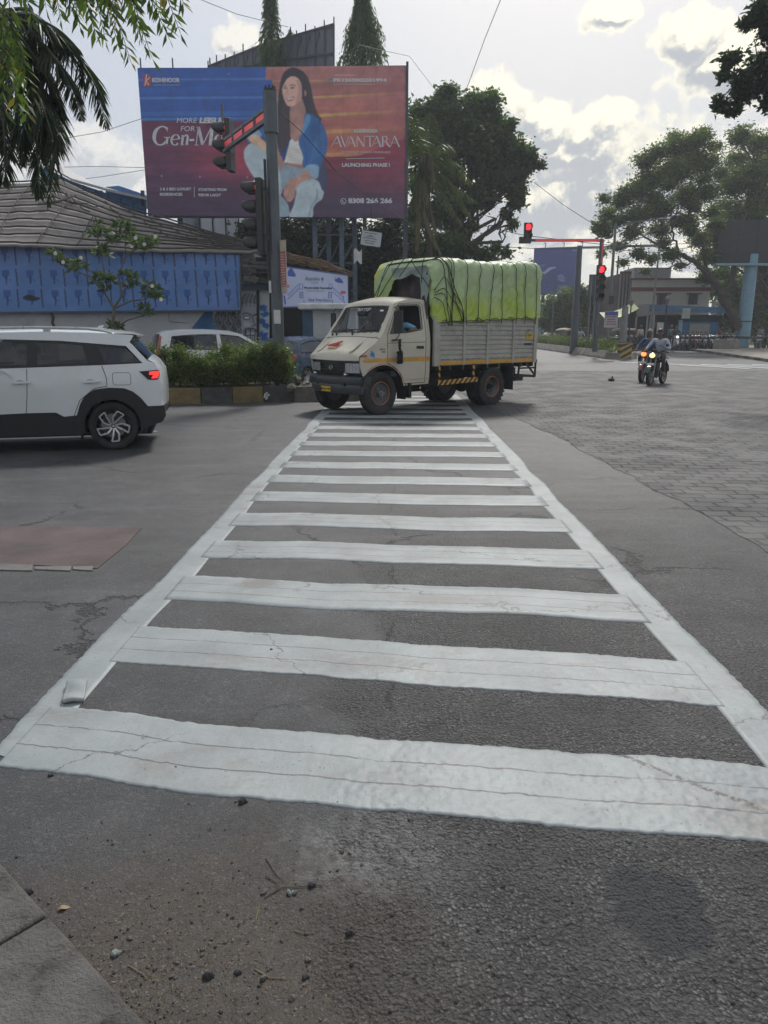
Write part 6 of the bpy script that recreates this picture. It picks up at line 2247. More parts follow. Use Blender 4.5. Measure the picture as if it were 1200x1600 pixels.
 c.poly(Z7([(760, 560), (830, 620), (850, 700), (790, 760), (740, 700)]), dn3, True, .35)
 for i in range(7): c.line(Z7([(730 + i * 8, 960 - i * 30), (800, 900 - i * 30), (880, 880 - i * 36)]), 1.1, dn2, .6)
 c.line(Z7([(655, 690), (690, 830), (700, 980)]), 1.0, dn3, .8)
 c.line(Z7([(830, 560), (820, 700), (850, 900)]), 1.0, dn3, .6)
 c.poly(Z7([(690, 1005), (750, 985), (815, 1010), (810, 1120), (760, 1130), (700, 1080), (665, 1050)]), (138, 172, 196))
 c.poly(Z7([(320, 480), (230, 560), (140, 640), (95, 720), (120, 770), (170, 730), (250, 720), (340, 800)]), dn)
 c.poly(Z7([(150, 640), (210, 640), (250, 700), (140, 720), (100, 730)]), (138, 172, 196))
 c.poly(Z7([(420, 820), (470, 860), (500, 760), (530, 740), (500, 860), (470, 960), (440, 940)]), dn3)
 c.poly(Z7([(850, 980), (890, 1000), (900, 1180), (860, 1260), (820, 1160), (815, 1080)]), (58, 66, 96))
 c.poly(Z7([(130, 705), (200, 690), (260, 740), (330, 800), (400, 850), (430, 880), (380, 900), (270, 850), (180, 790), (120, 745)]), (218, 180, 148))
 c.poly(Z7([(400, 860), (440, 900), (462, 960), (450, 1050), (430, 1060), (420, 980), (405, 1000), (395, 920)]), skin2)
 c.poly(Z7([(610, 1110), (680, 1045), (735, 1090), (740, 1130), (690, 1150), (630, 1180), (590, 1240), (575, 1320), (540, 1366), (505, 1368), (465, 1300), (480, 1220), (530, 1140)]), (190, 144, 128))
 for i in range(4): c.line(Z7([(500 + i * 26, 1200 - i * 6), (484 + i * 26, 1300), (500 + i * 18, 1350)]), .5, (110, 80, 82), .8)
 c.line(Z7([(600, 1110), (625, 1150)]), 1.0, (180, 190, 190))
 sh = (fbm(X * .09, Y * .09, 4, 51) - .5)[..., None] * .22 + (fbm(X * .3, Y * .3, 2, 61) - .5)[..., None] * .10
 c.C = c.C * (1 + sh)
 c.poly(Z7([(472, 190), (500, 140), (560, 112), (625, 135), (655, 200), (665, 290), (630, 360), (590, 395), (545, 412), (508, 402), (482, 360), (462, 300), (456, 250)]), skin)
 c.poly(Z7([(600, 150), (655, 200), (668, 290), (632, 362), (590, 396), (600, 330), (620, 250)]), skin2, True, .6)
 c.poly(Z7([(470, 280), (500, 290), (500, 330), (478, 340)]), (214, 160, 146), True, .6)
 c.poly(Z7([(668, 262), (690, 255), (700, 285), (688, 316), (668, 300)]), skin2)
 c.line(Z7([(478, 212), (500, 205)]), .9, hair, .9); c.line(Z7([(532, 208), (560, 200), (592, 212)]), .9, hair, .9)
 c.ell(*q7(488, 232), 2.0, 1.1, (60, 44, 48)); c.ell(*q7(558, 230), 2.7, 1.2, (60, 44, 48))
 c.line(Z7([(514, 225), (505, 280), (520, 292)]), .8, (140, 98, 92), .7)
 c.poly(Z7([(496, 322), (530, 326), (578, 312), (560, 345), (530, 360), (506, 350)]), (160, 70, 76))
 c.poly(Z7([(502, 326), (532, 330), (570, 318), (552, 340), (528, 348), (508, 341)]), (232, 226, 222))
 c.line(Z7([(590, 300), (585, 340), (560, 372)]), .6, (150, 106, 100), .6)
 c.poly(Z7([(472, 195), (500, 130), (560, 100), (640, 130), (675, 250), (690, 420), (660, 330), (655, 210), (620, 140), (560, 116), (505, 145)]), hair)
 c.C = c.C * .93 + np.array((96, 100, 118)) / 255 * .07      # fade and haze lift mixed into the print colours
pxc = [(215, 107), (635.5, 102), (632, 341), (231, 337)]
bbp = printed('printed_panel', *c4, 470, 270, bb_paint, PRINT, BB, 1.3, pxc, .05, 2)
LW = M('lettering_white', (.62, .64, .68), .5)
LO = BB.location
def bbx(x, y, off=.012):
 """point of the billboard face for a place of the photograph"""
 p = P(x, y, Ybb - off)
 return p - LO
def bb_text(s, x0, y, h, x1=None, mat=None, **kw):
 """line of lettering whose capitals are h pixels high, from x0 to x1"""
 a = bbx(x0, y)
 hh = abs(bbx(x0, y - h / 2).z - bbx(x0, y + h / 2).z)
 t = text_mesh(s, hh / .70, mat or LW, BB, frame(a, (1, 0, 0), (0, -1, 0)), align='LEFT', depth=.004, **kw)
 if x1 is not None:
  xs_ = [v.co.x for v in t.data.vertices]
  want = bbx(x1, y).x - a.x
  have = max(xs_) - min(xs_)
  m0 = min(xs_)
  for v in t.data.vertices: v.co.x = a.x + (v.co.x - m0) * want / have
 return t
bb_text('KOHINOOR', 238, 125.5, 6.5, 281, bold=.01)
bb_text('A TRUSTED NAME IN DEVELOPMENT', 238.5, 133, 1.6, 281)
bb_text('MORE', 276, 188.5, 8, 308, shear=.2)
bb_text('LEISURE', 311, 188.5, 8, 360, shear=.2, bold=.015)
bb_text('FOR', 282, 201.5, 8, 304, shear=.2)
bb_text('2 & 3 BED LUXURY', 250, 295.5, 4.2, 299, bold=.004)
bb_text('RESIDENCES', 250, 303.8, 4.2, 285, bold=.004)
bb_text('STARTING FROM', 310, 296.5, 4.2, 354, bold=.004)
bb_text('\u20b989.90 LAKH*', 310, 305, 4.2, 346, bold=.004)
bb_text('KOHINOOR', 553, 205, 5, 591, bold=.008)
bb_text('DOWNTOWN WAKAD', 533.5, 238, 3.6, 610)
bb_text('LAUNCHING PHASE I', 534.5, 258, 5.4, 609, bold=.008)
bb_text('8308 266 266', 544, 314, 7.2, 613, bold=.012)
bb_text('PR1260002501994', 521, 125.5, 5, 604, bold=.008)
b = MB()
def bl_(x0, y0, x1, y1, w, cutit=True):
 if cutit: b.cut()
 w3 = w * Ybb / 1165
 b.bar(bbx(x0, y0, .014), bbx(x1, y1, .014), w3, .006, up=(0, 1, 0))
bl_(303.5, 292, 303.5, 308, .7); bl_(541, 248, 601, 246.8, .7); bl_(523, 117.5, 553, 117.5, .7); bl_(520, 131.5, 585, 132, .4)
b.build('rule_line', LW, BB)
b = MB()   # red square with a slanting k mark
b.add([bbx(222.5, 117), bbx(235.5, 116.5), bbx(236, 135), bbx(223.5, 135)], [(0, 1, 2, 3)])
lg = b.build('logo_square', M('logo_red', (.45, .08, .07), .5), BB)
b = MB()
for (x0, y0, x1, y1, w_) in ((229, 116, 226.5, 134, 1.5), (234, 121, 227.5, 127, 1.2), (228, 126, 232.5, 133, 1.6)):
 p, q = bbx(x0, y0, .018), bbx(x1, y1, .018)
 b.bar(p, q, w_ * Ybb / 1165, .006, up=(0, 1, 0))
b.build('logo_mark', LW, lg)
b = MB()   # telephone mark in a ring
cc = bbx(536.5, 314.5, .014); rr_ = 4.0 * Ybb / 1165
b.tube([cc + Vector((rr_ * math.cos(a), 0, rr_ * math.sin(a))) for a in [k * PI / 12 for k in range(25)]], .014, 5)
b.tube([cc + Vector((-.045, 0, .05)), cc + Vector((-.04, 0, -.0)), cc + Vector((.0, 0, -.04)), cc + Vector((.05, 0, -.045))], .02, 5)
b.build('telephone_mark', LW, BB)
b = MB()
cc = bbx(516, 125.5, .014); rr_ = 2.4 * Ybb / 1165
b.tube([cc + Vector((rr_ * math.cos(a), 0, rr_ * math.sin(a))) for a in [k * PI / 8 for k in range(17)]], .02, 5)
b.build('ring_mark', M('pale_blue_print', (.2, .38, .62), .5), BB)
def strokes(name, segs, sc, parent, mat, off=.014):
 """letters drawn as thick and thin strokes: (x0, y0, x1, y1, w0, w1) in picture pixels"""
 b = MB()
 for (x0, y0, x1, y1, w0, w1) in segs:
  p, q = bbx(x0, y0, off), bbx(x1, y1, off)
  d = (q - p).normalized()
  s_ = Vector((-d.z, 0, d.x))
  k = Ybb / 1165 / 2
  vs = [p + s_ * w0 * k, p - s_ * w0 * k, q - s_ * w1 * k, q + s_ * w1 * k]
  b.add(vs + [v + Vector((0, .006, 0)) for v in vs], [(0, 1, 2, 3), (4, 5, 6, 7), (0, 1, 5, 4), (1, 2, 6, 5), (2, 3, 7, 6), (3, 0, 4, 7)])
 return b.build(name, mat, parent)
ax = []
def cap(ch, x, w_, top=212.5, bot=229.5, swash=0):
 if ch == 'A':
  ax.extend([(x + w_ * .45, top, x - swash, bot, .8, .6), (x + w_ * .45, top, x + w_, bot, 1.9, 2.1)])
  ax.append((x + w_ * .2, bot - 6, x + w_ * .8, bot - 6.3, .6, .6) if not swash else (x + w_ * .15, bot - 4.5, x + w_ * .72, bot - 8, .6, .6))
 if ch == 'V': ax.extend([(x, top, x + w_ * .5, bot, 2.1, 1.8), (x + w_, top, x + w_ * .5, bot, .8, .8)])
 if ch == 'N': ax.extend([(x, top, x, bot, .9, .9), (x, top, x + w_, bot, 2.1, 2.1), (x + w_, top, x + w_, bot, .9, .9)])
 if ch == 'T': ax.extend([(x, top + .6, x + w_, top + .4, 1.0, 1.0), (x + w_ * .5, top, x + w_ * .5, bot, 2.0, 2.0)])
 if ch == 'R':
  ax.extend([(x, top, x, bot, 2, 2), (x, top + .5, x + w_ * .55, top + .8, .9, 1.2), (x + w_ * .55, top + .8, x + w_ * .62, top + 4.5, 1.6, 1.8), (x + w_ * .62, top + 4.5, x + w_ * .45, top + 8.2, 1.8, 1.0), (x + w_ * .5, top + 8.4, x, top + 8.6, .9, .9), (x + w_ * .4, top + 8.5, x + w_, bot, 2.0, 1.8)])
for ch, x, w_, sw in (('A', 522, 11, 4), ('V', 533, 12, 0), ('A', 543, 12, 0), ('N', 558, 11, 0), ('T', 571, 14, 0), ('A', 583, 12, 2), ('R', 598, 11, 0), ('A', 610, 14, 0)): cap(ch, x, w_, swash=sw)
strokes('avantara_lettering', ax, 1, BB, LW)
gx_ = []
def arcst(cx, cy, rx, ry, a0, a1, n, wt, wn, sl=.12):
 for i in range(n):
  A0_, A1_ = R(a0 + (a1 - a0) * i / n), R(a0 + (a1 - a0) * (i + 1) / n)
  f = lambda a: (cx + rx * math.cos(a) + sl * (ry * math.sin(a)), cy - ry * math.sin(a))
  (x0, y0), (x1, y1) = f(A0_), f(A1_)
  w0, w1 = wn + (wt - wn) * abs(math.cos(A0_)) ** 1.5, wn + (wt - wn) * abs(math.cos(A1_)) ** 1.5
  gx_.append((x0, y0, x1, y1, w0, w1))
arcst(252, 212, 11, 14.5, 45, 318, 20, 5.5, 1.4)
gx_.extend([(261.5, 215, 260, 225, 3.6, 3.6), (256, 214.6, 266, 214.6, 1.1, 1.1), (262, 199, 261, 206, 1.2, .8)])
arcst(274, 218.5, 6, 8.2, 10, 320, 16, 3.6, 1.0); gx_.append((268, 218.3, 280, 217, 1.0, 1.0))
gx_.extend([(286, 211, 284, 226.5, 3.4, 3.4), (293.5, 213, 291.5, 226.5, 3.4, 3.2), (286, 214, 291, 210.8, 1.2, 2.2), (291, 210.8, 293.8, 213, 2.2, 3.2), (282.5, 226.4, 288, 226.4, .9, .9), (290, 226.4, 295, 225, 1.0, .7), (283.5, 212, 286, 211, .8, .8)])
gx_.append((296, 219, 303.5, 218.6, 2.8, 2.8))
gx_.extend([(309.5, 198.5, 306.5, 226.5, 1.3, 1.3), (310, 198.5, 316.5, 226, 4.6, 4.6), (330, 198.5, 316.8, 226.5, 1.3, 1.3), (331.5, 198.5, 328.5, 226.5, 4.8, 4.8), (304, 226.6, 310, 226.6, .9, .9), (325.5, 226.6, 333, 226.6, .9, .9), (307, 198.6, 312, 198.6, .9, .9), (329, 198.6, 334, 198.6, .9, .9)])
arcst(342, 218.5, 6, 8.2, 30, 330, 14, 3.6, 1.0); gx_.extend([(348.5, 211, 347, 224.5, 3.4, 3.4), (347, 224.5, 351, 226, 1.6, .8)])
gx_.extend([(353.5, 211, 361.5, 226.3, 3.4, 3.4), (363, 211, 353, 226.3, 1.1, 1.1)])
strokes('gen_max_lettering', gx_, 1, BB, LW)
FR = M('billboard_steel', (.07, .085, .10), .6, .4, var=.2, dirt=(.08, .06, .045), dirts=4, grime=.4)
b = MB()
wB, hB = xr_ - xl_, c4[0].z - c4[3].z
z0b, z1b = c4[3].z - gzb, c4[0].z - gzb
for z in (z0b - .04, (z0b + z1b) / 2, z1b + .02):
 b.bar((-wB / 2, .14, z), (wB / 2, .14, z), .08, .08)
for k in range(9):
 x = -wB / 2 + wB * k / 8
 b.bar((x, .22, z0b - .1), (x, .22, z1b + .05), .07, .07)
b.bar((wB / 2 + .05, .0, z0b - .1), (wB / 2 + .05, 0, z1b + .25), .08, .10)
b.build('back_frame', FR, BB)
b = MB()
for x in (-wB / 2 + .12, -wB / 2 + 1.45, -wB / 2 + 3.0): b.cut(); b.bar((x, .1, z1b), (x, .1, z1b + .42), .04, .05)
b.build('lamp_bracket', FR, BB)
for i, x in enumerate((1.55, 2.1, 2.75, 3.3)):
 b = MB()
 b.bar((x, 1.0 + (i % 2) * .9, 0), (x, 1.0 + (i % 2) * .9, z1b - 2), .20, .20)
 b.build('column', M('blue_grey_steel', (.10, .14, .19), .6, .3, var=.2), BB)
b = MB()
for z in (2.2, 3.4, 4.6, 5.8):
 b.bar((1.5, 1.0, z), (3.4, 1.0, z), .07, .07); b.bar((1.55, 1.0, z), (2.1, 1.9, z + 1.1), .06, .06); b.bar((2.75, 1.0, z), (3.3, 1.9, z + 1.1), .06, .06); b.bar((2.1, 1.9, z), (2.75, 1.0, z + 1.1), .06, .06)
b.build('bracing', FR, BB)
b = MB()
b.bar((-4.4, .8, 0), (-4.4, .8, z1b - 1), .2, .2)
b.cut()
b.bar((5.6, .8, 0), (5.6, .8, z1b - 1), .2, .2)
b.build('column', FR, BB)
Yrb = 44
RB = thing('billboard', 'dark billboard seen from behind above the larger one', 'billboard', (P(440, 300, Yrb).x, Yrb, gz(Yrb)))
pr = [P(x, y, Yy) - RB.location for x, y, Yy in ((326, 104, 47), (410, 70, 44.5), (522, 37, 41.5))]
pr2 = [P(x, y, Yy) - RB.location for x, y, Yy in ((326, 130, 47), (410, 130, 44.5), (522, 130, 41.5))]
b = MB()
bk = Vector((.03, .08, 0))
b.rings_open([pr, pr2]); b.rings_open([[p + bk for p in pr], [p + bk for p in pr2]])
b.build('back_panel', M('weathered_dark_sheet', (.12, .135, .16), .7, var=.3, scale=.6, dirt=(.06, .06, .07), dirts=.5, grime=.7), RB)
b = MB()
for k in range(15):
 t_ = k / 14
 i = 0 if t_ < .43 else 1
 f_ = t_ / .43 if i == 0 else (t_ - .43) / .57
 a = lerp(pr[i], pr[i + 1], f_); c_ = lerp(pr2[i], pr2[i + 1], f_)
 ex = Vector((0, 0, random.uniform(.05, .4)))
 b.bar(a + ex + Vector((0, -.08, 0)), c_ + Vector((0, -.08, 0)), .07, .06)
 if k < 13: b.bar(a + Vector((0, -.5, -1.1)), a + Vector((.3, -.1, .0)), .05, .05)
for fz in (.02, .5, .95):
 for i in (0, 1):
  b.bar(lerp(pr[i], pr2[i], fz) + Vector((0, -.12, 0)), lerp(pr[i + 1], pr2[i + 1], fz) + Vector((0, -.12, 0)), .06, .08)
b.build('frame', FR, RB)
b = MB()
for x in (-1.5, 1.5, 3): b.cut(); b.bar((x, .3, 0), (x, .3, pr2[1].z + .5), .25, .25)
b.build('column', FR, RB)
# ------------------------------------------------------------------ blue-panelled eating house
YL, YR = 26.3, 28.6
def wl(x): return YL + (YR - YL) * (x + 60) / 435.0
def WP(x, y, off=0): return P(x, y, wl(x) - off)
RH = thing('restaurant_building', 'eating house with blue patterned hoarding, white wall and a bamboo-lashed grey roof', 'building', (-9, 27.5, 0))
RO = RH.location
WWALL = M('whitewashed_wall', (.42, .44, .46), .8, var=.12, scale=1.2, dirt=(.20, .20, .19), dirts=1.1, grime=.6)
b = MB()
for o_ in (0, .2):
 b.rings_open([[Vector((WP(-150, 520).x, wl(-150) + o_, h_)) - RO, Vector((WP(326, 520).x, wl(326) + o_, h_)) - RO] for h_ in (0, 2.5)])
b.build('wall', WWALL, RH)
b = MB()
for (x0, y0, x1, y1) in ((0, 497, 46, 498), (46, 490, 47, 512), (44, 490, 44.6, 512), (235, 500, 292, 505), (264, 488, 264.6, 503)):
 b.cut(); b.bar(WP(x0, y0, .01) - RO, WP(x1, y1, .01) - RO, .02, .02)
b.build('conduit', DARK, RH)
b = MB()
b.tube([WP(81, 487, .05) - RO, WP(83, 497, .05) - RO, WP(82, 505, .05) - RO, WP(86, 512, .05) - RO], .05, 6)
b.build('drain_pipe', M('rusty_brown', (.09, .05, .035), .8), RH)
b = MB()
b.add([WP(286, 530, .01) - RO, WP(330, 530, .01) - RO, WP(333, 484, .01) - RO, WP(322, 484, .01) - RO], [(0, 1, 2, 3)])
b.add([WP(-60, 560, .01) - RO, WP(232, 560, .01) - RO, WP(232, 527, .01) - RO, WP(-60, 529, .01) - RO], [(0, 1, 2, 3)])
b.build('blue_wall_paint', M('wall_blue', (.02, .10, .24), .7, var=.15, dirt=(.1, .12, .15), dirts=3, grime=.5), RH)
def hoard_paint(c):
 X, Y = c.X, c.Y
 c.fill((66, 100, 148))
 c.put(np.clip((fbm(X * .02, Y * .03, 3, 4) - .45) * 2, 0, .4), (90, 120, 176))
 rows = [(388, 418), (421, 449), (450, 480)]
 for r_, (y0, y1) in enumerate(rows):
  for k in range(-3, 14):
   x = 371 - 34.2 * k - .12 * k * k + r_ * 2.2 - 20
   yo = (375 - x) * .012 * (1 - r_ * .6)
   c.line([(x + 14, y0 - yo + 1), (x + 17, y1 - yo - 1)], 1.7, (22, 28, 48), .95)
   c.poly([(x - 7, y0 - yo + 2), (x + 4, y0 - yo + 2), (x + 4.6, y0 - yo + 9), (x + 2, y0 - yo + 13), (x - 2, y0 - yo + 14), (x - 5.5, y0 - yo + 13)], (38, 74, 130), False)
   c.poly([(x - 2.5, y0 - yo + 12), (x + .8, y0 - yo + 12), (x + 1.6, y0 - yo + 19), (x + .6, y1 - yo - 4), (x - .6, y1 - yo - 4), (x - 1, y0 - yo + 18)], (26, 44, 84), False)
   c.line([(x + 3, y0 - yo + 17), (x + 6, y0 - yo + 17), (x + 5.5, y0 - yo + 20)], 1.0, (36, 58, 104), .7)
 c.poly([(24, 464), (33, 460), (43, 463), (51, 466), (40, 470), (28, 468)], (14, 18, 28), True)
px_ = [(-140, 374), (374, 394.5), (375, 484.5), (-140, 489)]
hp = printed('blue_hoarding', *[WP(x, y, .25) for x, y in px_], 560, 110, hoard_paint, PRINT, RH, 1.45, px_, .05, 1)
b = MB()
b.bar(WP(-140, 489.5, .25) - RO, WP(375, 485.3, .25) - RO, .05, .06)
b.bar(WP(375.5, 394, .25) - RO, WP(376.5, 485, .25) - RO, .05, .05)
b.build('hoarding_frame', FR, RH)
eave_px = [(-150, 378), (0, 381), (60, 383), (190, 390), (300, 391), (370, 392), (416, 391)]
ridge_px = [(-150, 290), (0, 289), (95, 281), (195, 326), (300, 356), (370, 376), (414, 385)]
eave = [P(x, y, wl(min(x, 375)) - .9 + .1 * i) for i, (x, y) in enumerate(eave_px)]
ridge = [P(x, y, d) for (x, y), d in zip(ridge_px, (32.5, 32.5, 32.5, 31.5, 30.6, 30.0, 28.6))]
def curve_at(pts, t):
 t = t * (len(pts) - 1)
 i = min(len(pts) - 2, int(t))
 return pts[i].lerp(pts[i + 1], t - i)
def roof_pt(u, v, up=0):
 a, c_ = curve_at(eave, u), curve_at(ridge, u)
 p = a.lerp(c_, v)
 vb = (v * 9) % 1
 lift = .10 * vb * 0 - .07 * math.sin(vb * PI) + .05 * (float(vnoise(np.array(u * 30), np.array(v * 9), 4)) - .5)
 return p + Vector((0, 0, lift + up)) - RO
RF = M('grey_roof_felt', (.21, .19, .178), .85, var=.22, scale=1.4, bump=.6, bscale=25, dirt=(.075, .065, .058), dirts=1.3, grime=.6)
b = MB()
b.grid(lambda u, v: roof_pt(u, v), 120, 82)
o = b.build('roof', RF, RH, 60)
so = o.modifiers.new('t', 'SOLIDIFY'); so.thickness = .08
BAM = M('bamboo_dark', (.035, .03, .027), .8, var=.4, scale=8)
b = MB()
rng = np.random.default_rng(12)
for k in range(10):
 pts = []
 for i in range(70):
  u = i / 69
  pts.append(roof_pt(u, min(1, k / 9 + .012 * float(fbm(np.array(u * 12. + k * 3), np.array(k * 1.), 2, 5))), .07))
 b.cut(); b.tube(pts, .032, 5)
for (u0, v0, u1, v1) in ((.15, 0, .26, 1), (.33, 0, .37, .75), (.41, .0, .43, .55), (.50, 1, .62, .35), (.55, .9, .75, .2), (.62, .95, .80, .15), (.45, .95, .53, .55), (.70, .9, .92, .25), (.28, 1, .42, .6), (.05, .3, .2, .9), (.8, .8, .97, .2), (.30, .55, .45, .80)):
 pts = [roof_pt(u0 + (u1 - u0) * i / 20, v0 + (v1 - v0) * i / 20 + .02 * math.sin(i), .10) for i in range(21)]
 b.cut(); b.tube(pts, .025, 5)
b.build('roof_bamboo', BAM, RH)
b = MB()
b.tube([P(105, 300, 31) - RO, P(114, 318, 30.5) - RO, P(113, 330, 30) - RO, P(118, 345, 29.5) - RO], .05, 6)
b.cut(); b.tube([P(60, 318, 30) - RO, P(90, 314, 30) - RO, P(118, 306, 30.4) - RO], .04, 6)
b.build('dead_branch', M('pale_dry_wood', (.17, .15, .13), .9), RH)
b = MB()
rng = np.random.default_rng(4)
for i in range(14):
 u = rng.uniform(.25, .62); v = rng.uniform(.0, .95)
 b.cut()
 p = roof_pt(u, v, .08)
 b.tube([p, p + Vector((rng.normal() * .3, rng.normal() * .1, rng.normal() * .05))], .012, 4)
b.build('twigs', BAM, RH)
b = MB()
b.box((-3.0, 4.2, 2.3), (14, 4.5, 4.6))
b.build('inner_wall', WWALL, RH)
BS = thing('blue_shelter', 'blue netted rooftop shelter with a thin pale roof behind the bamboo roof', 'shelter', (P(150, 330, 37).x, 37, 0))
BO = BS.location
BLU = M('blue_netting', (.03, .14, .34), .7, var=.25, scale=2)
b = MB()
tp_px, bt_px = [(70, 262), (112, 283), (170, 303), (228, 324)], [(70, 330), (112, 330), (170, 340), (228, 345)]
tA = [P(x, y, 37) - BO for x, y in tp_px]; tB = [P(x, y, 37) - BO for x, y in bt_px]
b.rings_open([tA, tB]); b.rings_open([[p + Vector((0, .1, 0)) for p in tA], [p + Vector((0, .1, 0)) for p in tB]])
b.build('netting', BLU, BS)
b = MB()
for k in range(10):
 t_ = k / 9
 a = curve_at(tA, t_); c_ = curve_at(tB, t_)
 b.bar(a + Vector((0, -.06, 0)), c_ + Vector((0, -.06, 0)), .05, .05)
for f_ in (.25, .5, .75): b.bar(lerp(tA[0], tB[0], f_) + Vector((0, -.07, 0)), lerp(tA[3], tB[3], f_) + Vector((0, -.07, 0)), .04, .04)
b.build('frame', M('blue_frame', (.012, .035, .08), .7), BS)
b = MB()
tr = [P(x, y, 36.2) - BO for x, y in ((60, 250), (112, 279), (165, 294), (228, 308))]
b.rings_open([tr, [p + Vector((.1, 0, -.14)) for p in tr]]); b.rings_open([tr, [p + Vector((0, 3, .3)) for p in tr]])
b.build('roof_sheet', M('pale_roof_sheet', (.28, .29, .30), .6), BS)
b = MB()
tr = [P(x, y, 39) - BO for x, y in ((165, 292), (185, 290), (215, 300), (228, 305), (228, 325), (165, 305))]
b.add(tr + [p + Vector((0, .4, 0)) for p in tr], [(0, 1, 2, 3, 4, 5), (6, 7, 8, 9, 10, 11)] + [(i, (i + 1) % 6, (i + 1) % 6 + 6, i + 6) for i in range(6)])
b.build('blue_ridge', M('blue_sheet', (.05, .16, .36), .6), BS)
b = MB()
for x in (-1.8, .2, 2.2): b.cut(); b.bar((x, .3, 0), (x, .3, 8.2), .15, .15)
b.build('post', M('blue_frame', (.012, .035, .08), .7), BS)
# ------------------------------------------------------------------ mural wall and right wing
MW = thing('mural_wall', 'white wall painted with a grey bearded face and blue clouds', 'wall', (-4.6, 28.9, 0))
MO = MW.location
def mural(c):
 X, Y = c.X, c.Y
 c.fill((186, 190, 192))
 q4 = lambda l: [(210 + x / 3.43, 350 + y / 3.43) for x, y in l]
 g1, g2, g3, g4 = (62, 66, 74), (104, 110, 120), (150, 156, 166), (40, 44, 52)
 c.poly(q4([(400, 470), (440, 530), (470, 560), (430, 580), (400, 560)]), (60, 110, 160), True, .8)
 c.poly(q4([(450, 465), (570, 462), (575, 600), (520, 600), (455, 580), (430, 520)]), g1)
 for i in range(16):
  pts = [(436 + i * 9 + 10 * math.sin(t * 1.4 + i), 466 + t * 17 + 6 * math.sin(i * 2 + t)) for t in range(9)]
  c.line(q4(pts), 1.2, (g3, g2, g4)[i % 3], .9)
 for i in range(8):
  cx_, cy_ = 455 + 16 * i, 500 + 30 * math.sin(i * 1.7)
  pts = [(cx_ + (18 - 1.6 * t) * math.cos(t * .8 + i), cy_ + (18 - 1.6 * t) * math.sin(t * .8 + i)) for t in range(9)]
  c.line(q4(pts), .9, (g3, g4)[i % 2], .9)
 c.poly(q4([(572, 440), (600, 425), (640, 430), (664, 470), (664, 640), (600, 640), (575, 590)]), g3)
 c.poly(q4([(575, 430), (570, 400), (590, 372), (630, 375), (664, 400), (664, 440), (640, 426), (600, 424)]), g2)
 for i in range(8): c.line(q4([(576 + i * 11, 440), (580 + i * 10, 400), (600 + i * 9, 370)]), 1.1, (g4, g3)[i % 2], .9)
 c.line(q4([(575, 482), (600, 474), (625, 486)]), 1.6, g4); c.line(q4([(635, 488), (662, 478)]), 1.6, g4)
 c.ell(*q4([(600, 500)])[0], 6, 3.4, g4); c.ell(*q4([(601, 500)])[0], 4.6, 2.2, (214, 218, 222))
 c.ell(*q4([(652, 498)])[0], 3, 2.4, g4); c.ell(*q4([(652, 498)])[0], 2.2, 1.6, (210, 214, 220))
 c.line(q4([(628, 490), (640, 530), (650, 540), (630, 546)]), 1.3, g4, .8)
 c.poly(q4([(590, 520), (625, 530), (610, 550), (585, 540)]), (180, 186, 194), True, .7)
 c.poly(q4([(580, 570), (600, 555), (640, 556), (662, 575), (640, 578), (610, 575), (590, 600)]), g1)
 for i in range(9): c.line(q4([(585 + i * 9, 565), (588 + i * 8, 600), (595 + i * 7, 640)]), 1.3, (g3, g4, (184, 188, 196))[i % 3], .9)
 for (x, y, rx, ry, a) in ((690, 450, 22, 18, .9), (700, 480, 24, 14, .9), (685, 520, 20, 16, .85), (705, 545, 20, 16, .9), (690, 590, 22, 20, .95), (700, 615, 22, 14, .9)):
  px0, py0 = q4([(x, y)])[0]
  d = np.hypot((X - px0) / (rx / 3.43), (Y - py0) / (ry / 3.43)) + (fbm(X * .4, Y * .4, 3, 3) - .5) * .8
  c.put(np.clip((1.2 - d) * 2.5, 0, 1) * a, (24, 88, 168))
 for (x, y) in ((680, 470), (705, 505), (688, 560), (700, 575)):
  px0, py0 = q4([(x, y)])[0]
  d = np.hypot((X - px0) / 5, (Y - py0) / 2.4) + (fbm(X * .5, Y * .5, 3, 9) - .5) * .9
  c.put(np.clip((1.1 - d) * 2, 0, 1) * .9, (176, 204, 226))
def MWp(x, y, off=0): return P(x, y, 28.7 - off + (x - 335) * .006)
px_ = [(325, 452), (421, 452), (421, 560), (325, 560)]
printed('painted_wall', *[MWp(x, y) for x, y in px_], 160, 160, mural, PRINT, MW, 1.3, px_, .15, 1)
b = MB()
b.bar(MWp(403, 445, .15) - MO, MWp(403, 560, .15) - MO, .09, .09)
b.build('dark_strip', DARK, MW)  # dark bar filling the gap between painted face and blue clouds
b = MB()
for i in range(9):
 b.bar(MWp(338 + i * 7, 523, .3) - MO, MWp(338 + i * 7, 545, .3) - MO, .02, .02)
b.bar(MWp(336, 524, .3) - MO, MWp(398, 524, .3) - MO, .03, .03)
b.bar(MWp(336, 531, .3) - MO, MWp(398, 531, .3) - MO, .02, .02)
b.build('railing', M('brown_rail', (.09, .075, .065), .8), MW)
b = MB()
c0_, c1_ = MWp(376, 449, .2) - MO, MWp(440, 449, .2) - MO
b.bar(c0_, c1_, .10, .22)
b.build('blue_fascia', M('dark_blue_fascia', (.03, .06, .12), .6, var=.2), MW)
b = MB()
rng = np.random.default_rng(9)
for i in range(16):
 y0 = 405 + rng.uniform(0, 36)
 x0 = 374 + rng.uniform(0, 20)
 b.cut(); b.bar(MWp(x0, y0, .4 + rng.uniform(-.2, .2)) - MO, MWp(x0 + rng.uniform(12, 46), y0 + rng.uniform(-4, 8), .4) - MO, .07, .10)
b.build('stacked_timber', M('grey_timber', (.14, .135, .125), .85, var=.4, scale=6), MW)
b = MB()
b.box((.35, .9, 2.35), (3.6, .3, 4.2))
b.build('recess_wall', M('dark_recess', (.02, .022, .026), .9), MW)
